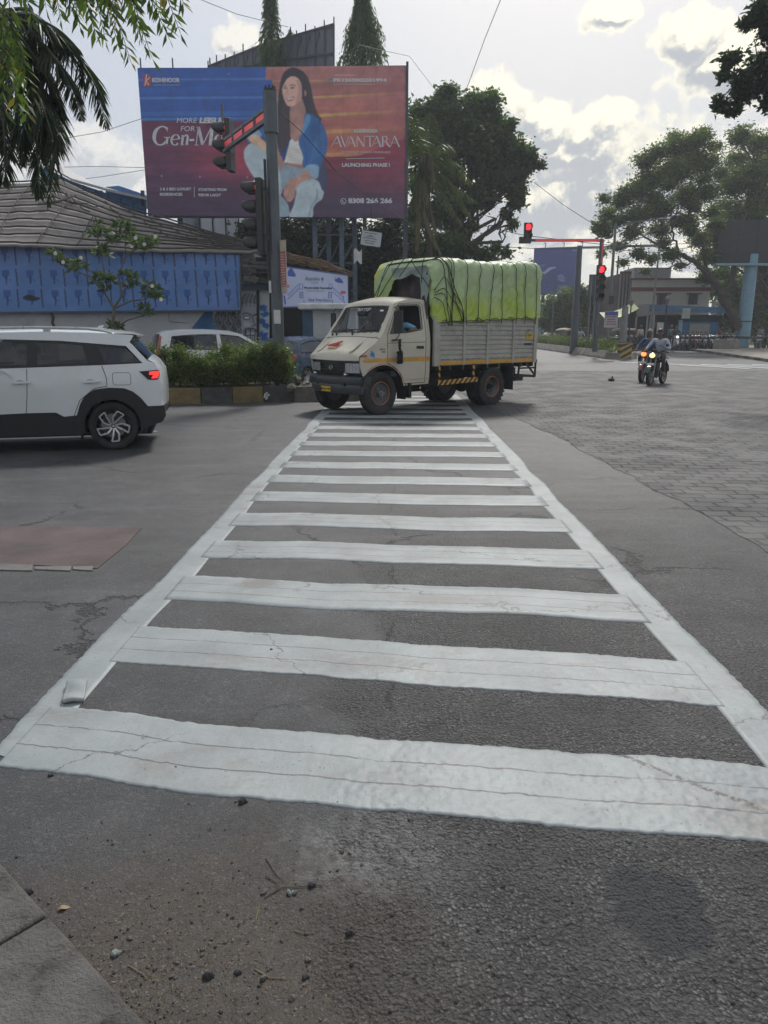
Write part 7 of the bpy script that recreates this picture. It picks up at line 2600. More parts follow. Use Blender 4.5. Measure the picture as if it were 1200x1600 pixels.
b = MB()
b.tube([MWp(398 + 8 * math.cos(a), 436 + 9 * math.sin(a), .5) - MO for a in [k * PI / 8 for k in range(17)]], .02, 5)
b.build('hanging_cable', DARK, MW)
TH_ = thing('lean_to_building', 'lean-to with a brown bamboo-edged roof and a dark open front', 'building', (-2.9, 28.6, 0))
TO = TH_.location
b = MB()
e0 = [P(x, y, 27.0) for x, y in ((425, 398), (450, 404), (490, 412), (520, 420), (552, 428))]
e1 = [P(x, y, 30.5) for x, y in ((425, 388), (455, 396), (490, 404), (520, 413), (548, 424))]
b.grid(lambda u, v: curve_at(e0, u).lerp(curve_at(e1, u), v) - TO + Vector((0, 0, .05 * math.sin(u * 60) * (1 - v))), 60, 10)
o = b.build('roof', M('dry_thatch', (.12, .085, .055), .9, var=.4, scale=5, bump=1, bscale=30), TH_)
so = o.modifiers.new('t', 'SOLIDIFY'); so.thickness = .14
b = MB()
rng = np.random.default_rng(31)
for i in range(22):
 u = rng.uniform(0, .75)
 a = curve_at(e0, u) + Vector((0, -.1, rng.uniform(-.15, .18))) - TO
 c_ = curve_at(e0, u + .25) + Vector((0, -.1, rng.uniform(-.15, .15))) - TO
 b.cut(); b.tube([a, (a + c_) / 2 + Vector((0, 0, .05)), c_], .035, 5)
b.build('bamboo_pole', M('bamboo_brown', (.13, .085, .05), .8, var=.4, scale=6), TH_)
b = MB()
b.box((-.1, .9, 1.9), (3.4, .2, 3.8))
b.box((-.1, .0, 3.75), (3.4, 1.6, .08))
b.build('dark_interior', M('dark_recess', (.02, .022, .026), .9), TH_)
b = MB()
for x in (430, 545): b.cut(); b.bar(Vector((P(x, 500, 27.3).x, 27.3, 0)) - TO, P(x, 425, 27.3) - TO, .12, .12)
b.build('post', DARK, TH_)
def banner(c):
 X, Y = c.X, c.Y
 c.fill((158, 166, 190))
 bl, rd, nk = (62, 78, 150), (170, 80, 95), (70, 78, 100)
 q = lambda x, y: (430 + x / 5.714, 340 + y / 5.714)
 L = lambda l: [q(*p) for p in l]
 for x0 in (110, 535):
  c.poly(L([(x0, 522), (x0 + 2, 480 + (x0 > 300) * 70), (x0 + 30, 450 + (x0 > 300) * 84), (x0 + 55, 480 + (x0 > 300) * 70), (x0 + 70, 525 + (x0 > 300) * 60), (x0, 520 + (x0 > 300) * 50)]), bl)
 for s, x0 in ((1, 110), (-1, 610)):
  for o_ in (0, 45):
   c.line(L([(x0, 690 + o_ * .9 + (s < 0) * 20), (x0 + s * 100, 590 + o_ + (s < 0) * 30)]), .7, bl)
  for k in range(6): c.line(L([(x0 + s * (10 + 16 * k), 685 - 15 * k + (s < 0) * 20), (x0 + s * (10 + 16 * k), 725 - 15 * k + (s < 0) * 20)]), .5, bl)
  xx = x0 + s * 118
  c.line(L([(xx - 14, 590), (xx + 14, 592), (xx + 14, 638), (xx - 14, 636), (xx - 14, 590)]), .7, bl)
  xx = x0 + s * 122
  c.line(L([(xx - 14, 664), (xx + 14, 666), (xx + 14, 715), (xx - 14, 713), (xx - 14, 664)]), .9, (50, 58, 120)); c.line(L([(xx, 664), (xx, 714)]), .6, (50, 58, 120)); c.line(L([(xx - 14, 690), (xx + 14, 690)]), .6, (50, 58, 120))
  c.line(L([(xx + 18 * s * 0 + 22, 735), (xx + 24, 775)]), .9, nk)
 c.ell(*q(605, 668), 4.6, 2.8, rd); c.line(L([(580, 668), (630, 668)]), 1, rd); c.ell(*q(112, 612), 2, 2.5, rd)
 c.line(L([(610, 700), (610, 735)]), 1, bl); c.line(L([(617, 750), (617, 785)]), 1.2, bl); c.line(L([(80, 700), (90, 770)]), 2.5, bl)
 c.ell(*q(418, 548), 1.8, 2.6, nk); c.line(L([(418, 560), (418, 580)]), .7, nk)
BA = thing('banner', 'white printed renovation banner hung under the lean-to roof edge', 'banner', P(492, 478, 26.6))
px_ = [(440, 416), (543, 430), (543.5, 479), (441, 480)]
bc_ = [P(x, y, 26.6 + (x - 440) * .004) for x, y in px_]
printed('printed_sheet', *bc_, 200, 110, banner, PRINT, BA, 1.35, px_, .02)
def bat(s, x, y, h, x1, **kw):
 a = P(x, y, 26.6 + (x - 440) * .004 - .03) - BA.location
 e = P(x1, y + (x1 - x) * .015, 26.6 + (x1 - 440) * .004 - .03) - BA.location
 hh = h * 26.6 / 1165
 t = text_mesh(s, hh / .7, M('banner_ink', (.05, .055, .09), .6), BA, frame(a, e - a, (0, -1, 0)), align='LEFT', depth=.002, **kw)
 return t
bat('Ajooka', 477, 435.5, 5.2, 500, space=1.05)
bat('Rustic Cafe', 486, 441.8, 1.6, 494)
bat('We are Under Renovation', 474.5, 449.5, 3.0, 511, bold=.004, sx=.95)
bat('Thank you for your patience', 480, 454.5, 1.6, 505)
bat('See You Soon', 482, 468.5, 4.4, 512)
b = MB()
ba_l = [p - BA.location for p in bc_]
for i in range(4): b.bar(ba_l[i] + Vector((0, .02, 0)), ba_l[(i + 1) % 4] + Vector((0, .02, 0)), .04, .05)
b.build('frame', M('blue_banner_frame', (.10, .13, .28), .6), BA)
CB = thing('cabin', 'white roadside cabin with a thin overhanging roof and a dark blue door leaf', 'cabin', (P(506, 540, 25).x, 25.4, 0))
CO_ = CB.location
cx0, cx1 = P(489, 520, 25).x - CO_.x, P(556, 520, 25).x - CO_.x
zt_ = P(500, 484, 25).z
b = MB()
b.box(((cx0 + cx1) / 2, .9, zt_ / 2), (cx1 - cx0, 2.4, zt_))
b.box(((cx0 + cx1) / 2 + .1, -.305, zt_ / 2 + .15), ((cx1 - cx0) * .62, .02, zt_ * .68))
b.build('wall', M('cabin_white', (.40, .43, .45), .6, var=.06, dirt=(.24, .25, .25), dirts=1.5, grime=.4), CB)
b = MB()
x0 = P(469, 480, 25).x - CO_.x
b.box(((x0 + cx1) / 2, .8, zt_ + .10), (cx1 - x0 + .1, 2.9, .20))
b.build('roof', M('cabin_roof', (.50, .52, .53), .6), CB, bevel=.05)
b = MB()
b.box(((x0 + cx0) / 2 + .02, -.25, zt_ / 2), (cx0 - x0 - .06, .05, zt_ - .04))
for z in (.5, 1.1, 1.7): b.box(((x0 + cx0) / 2 + .02, -.28, z), (cx0 - x0 - .06, .02, .03))
b.build('door', M('door_blue', (.03, .075, .14), .6, var=.2), CB)
b = MB()
b.box(((cx0 + cx1) / 2, -.32, P(500, 534, 25).z), (cx1 - cx0, .03, .10))
b.build('orange_band', M('orange_band', (.35, .16, .09), .6), CB)
WH = thing('house', 'white flat-roofed house and round tank glimpsed under the big billboard', 'building', (P(335, 400, 39).x, 39, gz(39)))
HO = WH.location
x0, x1 = P(313, 360, 39).x - HO.x, P(374, 360, 39).x - HO.x
zt_ = P(340, 335, 39).z - HO.z + .5
b = MB(); b.box(((x0 + x1) / 2, 2, zt_ / 2), (x1 - x0, 4, zt_)); b.build('wall', M('house_white', (.50, .55, .58), .7, var=.06), WH)
b = MB()
for k in (0, .33, .66, 1): b.cut(); b.bar((x0 + (x1 - x0) * k, -.04, zt_ - 3), (x0 + (x1 - x0) * k, -.04, zt_), .05, .05)
for z in (.6, 1.0): b.cut(); b.bar((x0, -.05, zt_ - 1 - z), (x1, -.05, zt_ - 1 - z), .04, .04)
b.build('wall_batten', DARK, WH)
b = MB(); xc = P(298, 360, 39).x - HO.x; b.cyl((xc, .6, 0), (xc, .6, zt_ - .2), .55, n=20)
b.build('tank', M('tank_grey', (.22, .26, .29), .5), WH, True)
NS = thing('notice_board', 'small tilted white notice board hanging in front of the dark trees', 'sign', P(580, 373, 26))
a = R(8)
m3 = Matrix.Rotation(R(8), 3, 'Y')
b = MB(); b.box((0, 0, 0), (.68, .03, .46), m3); b.build('board', M('notice_white', (.40, .43, .47), .6), NS)
b = MB()
for k, (z, w_) in enumerate(((.17, .40), (.10, .12), (.06, .25), (-.0, .45), (-.08, .38), (-.15, .30))):
 b.cut(); b.box(m3 @ Vector((-.04, -.02, z)), (w_, .006, .018), m3)
b.build('printed_line', FR, NS)
b = MB(); b.cyl((0, .05, .23), (0, .05, 1.0), .012, n=6); b.bar((-.25, .06, -.2), (-.6, .4, -.5), .05, .05); b.build('hanger', DARK, NS)
b = MB()
b.grid(lambda u, v: Vector((-.30 + .28 * (u - .5) - .16, .10 + .05 * math.sin(u * 9), -.55 + .4 * (.5 - v) + .06 * math.sin(u * 7 + v * 5))), 10, 10)
o = b.build('cloth_rag', PLAS, smooth=True)
tag(o, 'torn pale cloth rag caught in the branches below the small notice board', 'rag')
o.location = NS.location
# ------------------------------------------------------------------ right-hand side: divider, signals, shops
def gp(x, Y, up=0):
 """ground position under a photograph column at distance Y"""
 p = P(x, 530, Y)
 return Vector((p.x, Y, gz(Y) + up))
ra, rb = G(838, 545.5), G(944, 561)
rd = (rb - ra); rL = rd.length; rdn = rd.normalized()
rn = Vector((-rdn.y, rdn.x, 0)).normalized()
if rn.y < 0: rn = -rn
def rpt(s, o, z):
 p = ra + rdn * s + rn * o
 return Vector((p.x, p.y, gz(p.y) + z))
DIV = M('divider_concrete', (.20, .185, .165), .85, var=.3, scale=2, dirt=(.10, .085, .07), dirts=2.5, grime=.8, bump=.5, bscale=20)
b = MB()
n = int((rL + 60) / 1.15)
for k in range(n):
 s0, s1 = rL - (k + 1) * 1.15 + .03, rL - k * 1.15 - .03
 for o, sgn in ((0, 1), (1.9, -1)):
  prof = [(o, -.05), (o + sgn * .04, .12), (o + sgn * .24, .46), (o + sgn * .42, .46), (o + sgn * .42, -.05)]
  b.add([rpt(s0, q[0], q[1]) for q in prof] + [rpt(s1, q[0], q[1]) for q in prof], [(i, i + 1, i + 6, i + 5) for i in range(4)] + [(0, 1, 2, 3, 4), (5, 6, 7, 8, 9)])
tag(b.build('divider_kerb', DIV), kind='structure')
b = MB()
b.grid(lambda u, v: rpt(-60 + (rL + 60) * u, .4 + 1.1 * v, .38), 60, 3)
b.add([rpt(rL, 0, .0), rpt(rL + .9, .6, 0), rpt(rL + .9, 1.3, 0), rpt(rL, 1.9, 0), rpt(rL, .1, .40), rpt(rL + .7, .65, .34), rpt(rL + .7, 1.25, .34), rpt(rL, 1.8, .40)], [(0, 1, 5, 4), (1, 2, 6, 5), (2, 3, 7, 6), (4, 5, 6, 7)])
tag(b.build('divider_soil', DIV), kind='structure')
HG2 = leaf_mat('divider_hedge_leaf', (.045, .075, .015), (.12, .16, .04), None, .35)
h2 = thing('hedge', 'long low yellow-green clipped hedge on the concrete road divider', 'hedge', rpt(rL * .5, .95, .36))
rng = np.random.default_rng(41)
blobs = []
for i in range(110):
 s = -40 + (rL + 38.5) * i / 109
 p = rpt(s, .95, .36 + .36) - h2.location
 blobs.append((tuple(p), (.62, .5, .42 + .03 * rng.normal())))
co, f, at = clump_leaves(blobs, 40000, .11, rng, 10, .5, aspect=.55)
np_mesh('foliage', co, f, HG2, h2, {'lv': at})
b = MB()
for i in range(60):
 s = -38 + (rL + 36) * i / 59
 a = rpt(s, .95, .30) - h2.location
 b.tube([a, a + Vector((.05, 0, .5))], .02, 4)
b.build('stems', BARK, h2)
GRS = leaf_mat('grass_tuft_leaf', (.07, .10, .03), (.20, .24, .10), (.5, .5, .42), .3)
rng = np.random.default_rng(42)
pts, dr = [], []
for i in range(340):
 p = rpt(rL - rng.uniform(-.3, 3.6), rng.uniform(.35, 1.0), .38 + rng.uniform(0, .05))
 pts.append(tuple(p)); dr.append((rng.normal() * .5, rng.normal() * .5, 1.0))
co, f, at = leaf_quads(np.array(pts), .38, rng, aspect=.16, dirs=np.array(dr))
tag(np_mesh('grass', co, f, GRS, None, {'lv': at}), 'spiky strap-leaved grass at the near end of the divider', 'grass', kind='stuff')
HZ = thing('hazard_marker', 'concrete end block painted with yellow and black slanting bands, carrying a printed sign post', 'road marker', rpt(rL + .55, .95, 0))
b = MB()
hb = .92
wd = .62
for k in range(-3, 8):
 z0 = -.35 + k * .17
 pts = []
 mi = k % 2
 lo = [(-wd / 2, z0), (wd / 2, z0 + .35), (wd / 2, z0 + .35 + .17), (-wd / 2, z0 + .17)]
 poly_ = [(x, min(max(z, 0), hb)) for x, z in lo]
 if max(p[1] for p in poly_) - min(p[1] for p in poly_) < .01: continue
 b.add([(x, -.3, z) for x, z in poly_] + [(x, .3, z) for x, z in poly_], [(0, 1, 2, 3), (7, 6, 5, 4), (1, 2, 6, 5), (3, 0, 4, 7)], mi)
b.box((0, 0, hb + .01), (wd, .6, .03), mi=0)
b.build('painted_block', [BK, M('marker_yellow', (.42, .29, .04), .6, var=.2, dirt=(.1, .08, .05), dirts=4, grime=.5)], HZ)
b = MB(); b.cyl((-.12, .05, hb), (-.12, .05, 2.9), .19, .17, n=14); b.build('post', M('grey_post', (.19, .19, .185), .7, var=.25, scale=3), HZ, True)
z0, z1 = P(948, 512, rb.y).z - HZ.location.z, P(948, 487, rb.y).z - HZ.location.z
x0, x1 = P(938, 500, rb.y).x - HZ.location.x, P(958.5, 500, rb.y).x - HZ.location.x
b = MB(); b.box(((x0 + x1) / 2, -.24, (z0 + z1) / 2), (x1 - x0, .03, z1 - z0)); sg = b.build('sign_board', M('sign_white', (.36, .36, .38), .6, var=.1), HZ)
b = MB(); b.box(((x0 + x1) / 2, -.262, z1 - .12), (x1 - x0 - .04, .006, .20)); b.build('blue_header', M('sign_blue', (.06, .10, .30), .6), sg)
b = MB()
for k in range(4): b.cut(); b.box(((x0 + x1) / 2, -.262, z1 - .30 - k * .13), ((x1 - x0) * (.8, .6, .7, .8)[k], .006, .05))
b.build('red_print', M('sign_red', (.30, .07, .09), .6), sg)
Yg = 43.5
gb = rpt(rL - 1.2, .95, .36)
gb = Vector((P(935.5, 450, Yg).x, Yg, gz(Yg) + .36))
S2 = thing('traffic_signal', 'far traffic signal with a red-lit arm reaching over the road right of the truck', 'traffic light', gb)
zt2 = P(935, 374, Yg).z - gb.z
b = MB(); b.cyl((0, 0, 0), (0, 0, zt2), .14, .12, 12); b.build('pole', PGREY, S2, True)
xa = P(812, 375, Yg).x - gb.x
b = MB(); b.bar((0, 0, zt2 - .05), (xa, 0, zt2 - .05), .12, .14); b.build('arm', PGREY, S2)
b = MB(); b.bar((-.15, -.08, zt2 - .05), (xa + .9, -.08, zt2 - .05), .03, .10); b.build('lit_strip', M('dim_red_strip', (.4, .05, .05), .4, emit=(1, .06, .07), es=.28), S2)
b = MB(); b.bar((0, -.16, zt2 - .2), (0, -.16, P(935, 411, Yg).z - gb.z), .13, .03); b.build('lit_strip', SRED, S2)
signal_head(S2, Vector((P(824.5, 362, Yg).x - gb.x, -.05, P(824, 362, Yg).z - gb.z)), (0, -1, 0), 2, 1.3, {0}, LRED)
b = MB(); x0 = P(811, 374, Yg).x - gb.x; x1 = P(829, 374, Yg).x - gb.x; b.box(((x0 + x1) / 2, -.06, zt2 - .05), (x1 - x0, .3, .34)); b.build('arm_end_box', HOOD, S2, bevel=.01)
zz = P(934, 446, Yg).z - gb.z
signal_head(S2, Vector((-.02, -.22, zz + .12)), (0, -1, 0), 4, 1.35, {0}, LRED)
def pole(label, x, Y, ytop, r0, r1, mat, name='utility_pole', cat='pole', lean=0, group=None):
 b0 = gp(x, Y)
 t = thing(name, label, cat, b0, 0, group)
 k = ray(600, ytop)
 zt = CAMH + k.z / k.y * Y - b0.z
 b = MB(); b.tube([(0, 0, -.1), (lean * .5, 0, zt * .5), (lean, 0, zt)], [r0, (r0 + r1) / 2, r1], 10)
 b.build('shaft', mat, t, True)
 return t, zt
CPOLE = M('concrete_pole', (.15, .155, .155), .8, var=.2, scale=2)
t_, zt = pole('thick grey tapered pole beside the blue billboard', 897, 50, 384, .27, .17, PGREY)
b = MB(); b.bar((0, 0, zt - .1), (5.5, 1, zt + .1), .10, .10); b.build('arm', PGREY, t_)
t_, zt = pole('tall grey street light pole behind the far traffic signal', 949, 47, 348, .12, .07, CPOLE, 'street_light', 'street light')
b = MB(); b.tube([(0, 0, zt - .3), (1.2, 0, zt + .05), (2.6, 0, zt + .2)], .04, 6); b.tube([(0, 0, zt - 1.2), (1.5, -.4, zt - .9), (3.4, -1, zt + .1)], .03, 6); b.build('arm', CPOLE, t_)
b = MB(); b.ell((2.9, 0, zt + .2), (.38, .14, .08)); b.build('lamp_head', CPOLE, t_, True)
b = MB(); b.box((-.02, -.2, 3.4), (.30, .2, .5)); b.build('switch_box', HOOD, t_)
t_, zt = pole('thin pale pole left of the far traffic signal', 918, 49, 432, .07, .05, CPOLE)
t_, zt = pole('short pale pole right beside the thin pole', 925, 52, 462, .06, .05, CPOLE)
t_, zt = pole('slim slightly leaning pole in front of the cream house', 1015, 52, 393, .09, .06, CPOLE, lean=.12)
t_, zt = pole('dark tall pole rising left of the cream house', 957, 70, 400, .10, .07, DARK)
t_, zt = pole('curved double-arm street light against the blue billboard', 862, 72, 440, .08, .06, CPOLE, 'street_light', 'street light')
b = MB(); b.tube([(0, 0, zt), (.5, 0, zt + .5), (1.6, 0, zt - .4), (2.8, 0, zt - 1.2)], .04, 6); b.tube([(0, 0, zt), (-.5, 0, zt + .5), (-1.5, 0, zt + .6)], .04, 6); b.build('arm', CPOLE, t_)
b = MB(); b.ell((2.9, 0, zt - 1.25), (.3, .12, .08)); b.cut(); b.ell((-1.7, 0, zt + .6), (.3, .12, .08)); b.build('lamp_head', CPOLE, t_, True)
for lab, x, yt in (('lantern street lamp in front of the grey awning board', 982, 466), ('lantern street lamp in front of the cream house wall', 1037, 463)):
 t_, zt = pole(lab, x, 55, yt + 12, .06, .045, DARK, 'street_lamp', 'street lamp', group='lantern lamps along the far pavement')
 b = MB(); b.lathe([(0, zt - .05), (.10, zt), (.17, zt + .34), (.20, zt + .36), (.05, zt + .58), (0, zt + .75)], axis='Z', n=8); b.build('lantern', M('lantern_glass', (.14, .13, .12), .4), t_)
 b = MB(); b.tube([(0, 0, .02), (0, 0, .5)], [.13, .08], 8); b.build('base', DARK, t_)
Yb2 = 100
B2 = thing('billboard', 'small plain blue billboard with a white swoosh, right of the truck', 'billboard', gp(870, Yb2))
O2 = B2.location
def blue_paint(c):
 c.fill((52, 66, 128))
 c.put(np.clip((c.Y - 385) / 80, 0, 1) * .4, (40, 54, 120))
 c.poly([(845, 427), (853, 423), (858, 418), (866, 416.5), (870, 418), (862, 421), (856, 426), (849, 430)], (150, 160, 196))
 c.line([(893, 391), (904, 391.5)], 1.5, (150, 160, 190), .8); c.line([(872, 430), (880, 432), (884, 436)], 1.4, (140, 150, 190), .8)
 c.poly([(873, 432), (878, 428), (883, 434), (884, 440), (874, 438)], (130, 142, 186), True, .7)
 for y in (446, 449, 454): c.line([(874, y), (888, y)], .8, (150, 160, 190), .7)
 for y in (414, 416): c.line([(846, y), (853, y - 1)], .7, (150, 160, 190), .7)
px_ = [(835, 387.5), (909, 385), (902, 460), (835, 462)]
qs = [P(x, y, Yb2) for x, y in px_]
xr2 = (qs[1].x + qs[2].x) / 2
qs[1].x = xr2; qs[2].x = xr2; qs[3].x = qs[0].x
printed('printed_panel', *qs, 150, 150, blue_paint, PRINT, B2, 1.1, [(835, 387.5), (905.5, 385), (905.5, 460), (835, 462)], .2, 1)
b = MB()
for x in (-2, 0, 2): b.cut(); b.bar((x, .5, 0), (x, .5, qs[3].z - O2.z + 2), .3, .3)
b.build('column', FR, B2)
b = MB()
for z in (1.2, 3.0): b.bar((-3.2, .4, qs[3].z - O2.z - z), (3.2, .4, qs[3].z - O2.z - z), .12, .12)
for k in range(9): b.bar((-3 + k * .75, .4, qs[3].z - O2.z - 3), (-3 + k * .75, .4, qs[3].z - O2.z), .10, .10)
b.build('lattice', FR, B2)
b = MB()
for k in range(3):
 x = -2.2 + k * 2.4
 b.cut(); b.tube([(x, -.2, qs[0].z - O2.z), (x - .2, -1.2, qs[0].z - O2.z + .5), (x - .5, -1.6, qs[0].z - O2.z + .45)], .05, 5)
b.build('lamp_arm', FR, B2)
t_, zt = pole('dark narrow board on a post between the poles by the far signal', 920, 60, 440, .06, .05, DARK, 'signboard', 'sign')
z0, z1 = P(920, 462, 60).z - t_.location.z, P(920, 429, 60).z - t_.location.z
b = MB(); b.box((0, -.1, (z0 + z1) / 2), (.62, .08, z1 - z0)); b.build('board', M('dark_board', (.035, .05, .08), .6), t_)
kp = [G(975, 536), G(1040, 543), G(1110, 552.5), G(1200, 565.5), G(1300, 583)]
PVT = M('dusty_pavement', (.25, .225, .19), .85, var=.25, scale=.8, dirt=(.09, .082, .07), dirts=.7, grime=.7, bump=.4, bscale=8)
b = MB()
rows = []
for p in kp: rows.append([Vector((p.x, p.y, gz(p.y) + .15)), Vector((p.x + 6, p.y + 10, gz(p.y + 10) + .16)), Vector((p.x + 30, p.y + 46, gz(p.y + 46) + .2))])
b.rings_open(rows)
tag(b.build('far_pavement', PVT), kind='structure')
b = MB()
for i in range(len(kp) - 1):
 a, c_ = kp[i], kp[i + 1]
 n_ = max(1, int((c_ - a).length / 1.0))
 for k in range(n_):
  p, q = a.lerp(c_, k / n_), a.lerp(c_, (k + .97) / n_)
  b.bar(Vector((p.x, p.y, gz(p.y) + .075)), Vector((q.x, q.y, gz(q.y) + .075)), .18, .17, k % 2)
tag(b.build('far_kerb', [M('kerb_dark', (.09, .085, .075), .85, var=.3), M('kerb_pale', (.17, .16, .14), .85, var=.3)]), kind='structure')
b = MB()
for q in ([(960, 565), (1060, 569), (1062, 570.3), (958, 566.2)], [(1060, 569), (1178, 575.8), (1168, 577), (1050, 570.2)], [(1098, 569), (1215, 575), (1215, 577.2), (1092, 570.4)], [(1138, 569), (1215, 572.3), (1215, 574), (1134, 570.4)], [(1176, 569), (1215, 570.6), (1215, 571.8), (1174, 570.2)], [(1215, 576), (1250, 578), (1240, 580), (1205, 578)]):
 g = [G(*p) for p in q]
 b.add([Vector((p.x, p.y, gz(p.y) + .011)) for p in g], [(0, 1, 2, 3)])
tag(b.build('far_crosswalk_marking', CWP), kind='structure')
Yh = 64
HS = thing('house', 'cream two-storey house with a dull red band and two dark windows', 'building', gp(1046, Yh))
OH = HS.location
def hx(x, Y=Yh): return P(x, 480, Y).x - OH.x
def hz(y, Y=Yh): return P(1046, y, Y).z - OH.z
HCR = M('house_cream', (.50, .48, .43), .8, var=.1, scale=.4, dirt=(.34, .31, .27), dirts=.4, grime=.5)
HRD = M('house_red_band', (.17, .06, .055), .8, var=.15)
x0, x1, zt = hx(985), hx(1107), hz(437)
b = MB()
b.box(((x0 + x1) / 2, 5, zt / 2), (x1 - x0, 10, zt))
b.build('wall', HCR, HS)
b = MB(); b.box(((x0 + x1) / 2, -.03, (hz(449) + hz(455)) / 2), (x1 - x0 + .1, .08, hz(449) - hz(455))); b.build('red_band', HRD, HS)
b = MB(); b.box(((x0 + x1) / 2, 0, zt + .06), (x1 - x0 + .3, .4, .12)); b.build('parapet_cap', HRD, HS)
for xa_, xb_ in ((1026, 1040.5), (1074.5, 1088)):
 wd_ = thing('window', None, None); wd_.parent = HS
 za_, zb_ = hz(476), hz(460)
 b = MB(); b.box(((hx(xa_) + hx(xb_)) / 2, -.01, (za_ + zb_) / 2), (hx(xb_) - hx(xa_), .06, zb_ - za_)); b.build('pane', M('dark_window', (.02, .022, .025), .3), wd_)
 b = MB()
 for k in range(4): x = hx(xa_) + (hx(xb_) - hx(xa_)) * k / 3; b.bar((x, -.06, za_), (x, -.06, zb_), .05, .05)
 b.bar((hx(xa_) - .2, -.25, zb_ + .05), (hx(xb_) + .2, -.25, zb_ + .05), .5, .08)
 b.build('frame', M('window_frame_brown', (.08, .065, .055), .7), wd_)
b = MB(); xa_, xb_ = hx(996), hx(1054); b.box(((xa_ + xb_) / 2, 3, zt + .55), (xb_ - xa_, 3, 1.1)); b.build('roof_room', M('roof_room_grey', (.26, .27, .29), .8, var=.15), HS)
b = MB(); xa_ = hx(967)
b.box(((xa_ + x0) / 2 - .02, 3.5, zt / 2 + .3), (x0 - xa_, 6, zt + .4))
b.build('side_wing', M('side_wing_dark', (.075, .06, .055), .85, var=.3, scale=.8), HS)
b = MB()
for x in (968, 973, 978, 983): b.cut(); b.bar((hx(x), .3, 0), (hx(x), .3, zt + .5), .14, .14)
b.build('wing_post', M('pale_post', (.25, .24, .22), .8), HS)
b = MB(); b.box(((xa_ + x0) / 2, .4, zt + .25), (x0 - xa_, .1, .9)); b.build('brick_parapet', M('brick_red', (.16, .07, .05), .85, var=.3, scale=3), HS)
SHP = thing('shop_row', 'single-storey shops with a long blue fascia under the cream house', 'building', gp(1065, 60.5))
OS = SHP.location
def sx_(x): return P(x, 500, 60.5).x - OS.x
def sz_(y): return P(1065, y, 60.5).z - OS.z
b = MB(); b.rings_open([[(sx_(1004), -.6, sz_(476)), (sx_(1131), -.6, sz_(481))], [(sx_(1003), -.7, sz_(486.5)), (sx_(1131), -.7, sz_(490))]])
b.rings_open([[(sx_(1004), -.6, sz_(476)), (sx_(1131), -.6, sz_(481))], [(sx_(1004), 2.4, sz_(474)), (sx_(1131), 2.4, sz_(478))]])
b.build('fascia', M('fascia_blue', (.035, .10, .20), .7, var=.25, dirt=(.10, .12, .14), dirts=1, grime=.5), SHP)
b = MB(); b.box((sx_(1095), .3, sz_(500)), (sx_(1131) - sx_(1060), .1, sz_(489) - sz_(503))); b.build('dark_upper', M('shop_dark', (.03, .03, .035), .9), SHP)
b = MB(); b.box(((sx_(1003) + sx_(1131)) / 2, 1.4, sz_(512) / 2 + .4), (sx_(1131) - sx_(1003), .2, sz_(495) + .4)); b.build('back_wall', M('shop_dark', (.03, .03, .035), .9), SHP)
b = MB(); b.box(((sx_(1062) + sx_(1124)) / 2, .1, sz_(503) / 2), (sx_(1124) - sx_(1062), .15, sz_(503))); b.build('blue_wall', M('shop_blue', (.03, .12, .26), .7, var=.15), SHP)
b = MB(); b.box(((sx_(1060) + sx_(1066)) / 2, -.1, sz_(500) / 2), (sx_(1066) - sx_(1060), .1, sz_(500))); b.build('pale_blue_pier', M('shop_pale_blue', (.20, .32, .40), .7), SHP)
b = MB(); b.box(((sx_(1078) + sx_(1110)) / 2, .0, sz_(506) / 2), (sx_(1110) - sx_(1078), .1, sz_(506)))
for k in range(9): b.box(((sx_(1078) + sx_(1110)) / 2, -.06, .2 + k * .2), (sx_(1110) - sx_(1078), .02, .03))
b.build('shutter', M('shutter_grey', (.22, .22, .20), .6, var=.15), SHP)
b = MB(); b.box((sx_(1064), -.9, sz_(490)), (sx_(1070.5) - sx_(1058), .06, sz_(482) - sz_(498))); b.build('hanging_sign', M('hanging_sign_pale', (.30, .34, .30), .6, var=.2), SHP)
b = MB(); b.add([(sx_(985), -1.5, sz_(495.5)), (sx_(1002), -1.5, sz_(493.5)), (sx_(1006), -1.0, sz_(477)), (sx_(986), -1.0, sz_(478))], [(0, 1, 2, 3)])
o = b.build('awning_board', M('awning_grey', (.17, .16, .15), .8, var=.15), SHP); o.modifiers.new('t', 'SOLIDIFY').thickness = .06
b = MB()
b.grid(lambda u, v: Vector((sx_(934) + (sx_(985) - sx_(934)) * u, -1.8 + 1.6 * v, sz_(498) + (sz_(483) - sz_(498)) * u + .5 * v - .25 * math.sin(u * PI))), 16, 6)
b.build('awning', M('awning_yellow_green', (.19, .23, .03), .6, var=.12), SHP, True)
for x, yt in ((1002, 490), (1007, 492), (1012, 490), (960, 497), (985, 495)):
 b = MB(); b.bar((sx_(x), -1.4, 0), (sx_(x), -1.4, sz_(yt)), .10, .10); b.build('post', M('pale_post', (.25, .24, .22), .8), SHP)
b = MB(); b.box(((sx_(1016) + sx_(1035)) / 2, .2, sz_(508)), (sx_(1035) - sx_(1016), .1, sz_(503) - sz_(514))); b.build('brown_counter', M('brown_counter', (.16, .11, .08), .8), SHP)
b = MB(); b.box((sx_(1031), -.2, sz_(513)), (.5, .06, .9)); b.build('white_menu', PLAS, SHP)
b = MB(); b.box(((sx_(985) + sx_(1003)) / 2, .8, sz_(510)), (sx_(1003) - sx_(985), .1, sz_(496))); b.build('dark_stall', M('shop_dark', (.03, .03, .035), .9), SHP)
Yl = 60
LD = thing('led_hoarding', 'dark electronic hoarding on a thick pale blue post at the right', 'billboard', gp(1160.5, Yl))
OL = LD.location
BLP = M('pale_blue_post', (.17, .30, .38), .55, var=.12, scale=1, dirt=(.12, .13, .13), dirts=1, grime=.5)
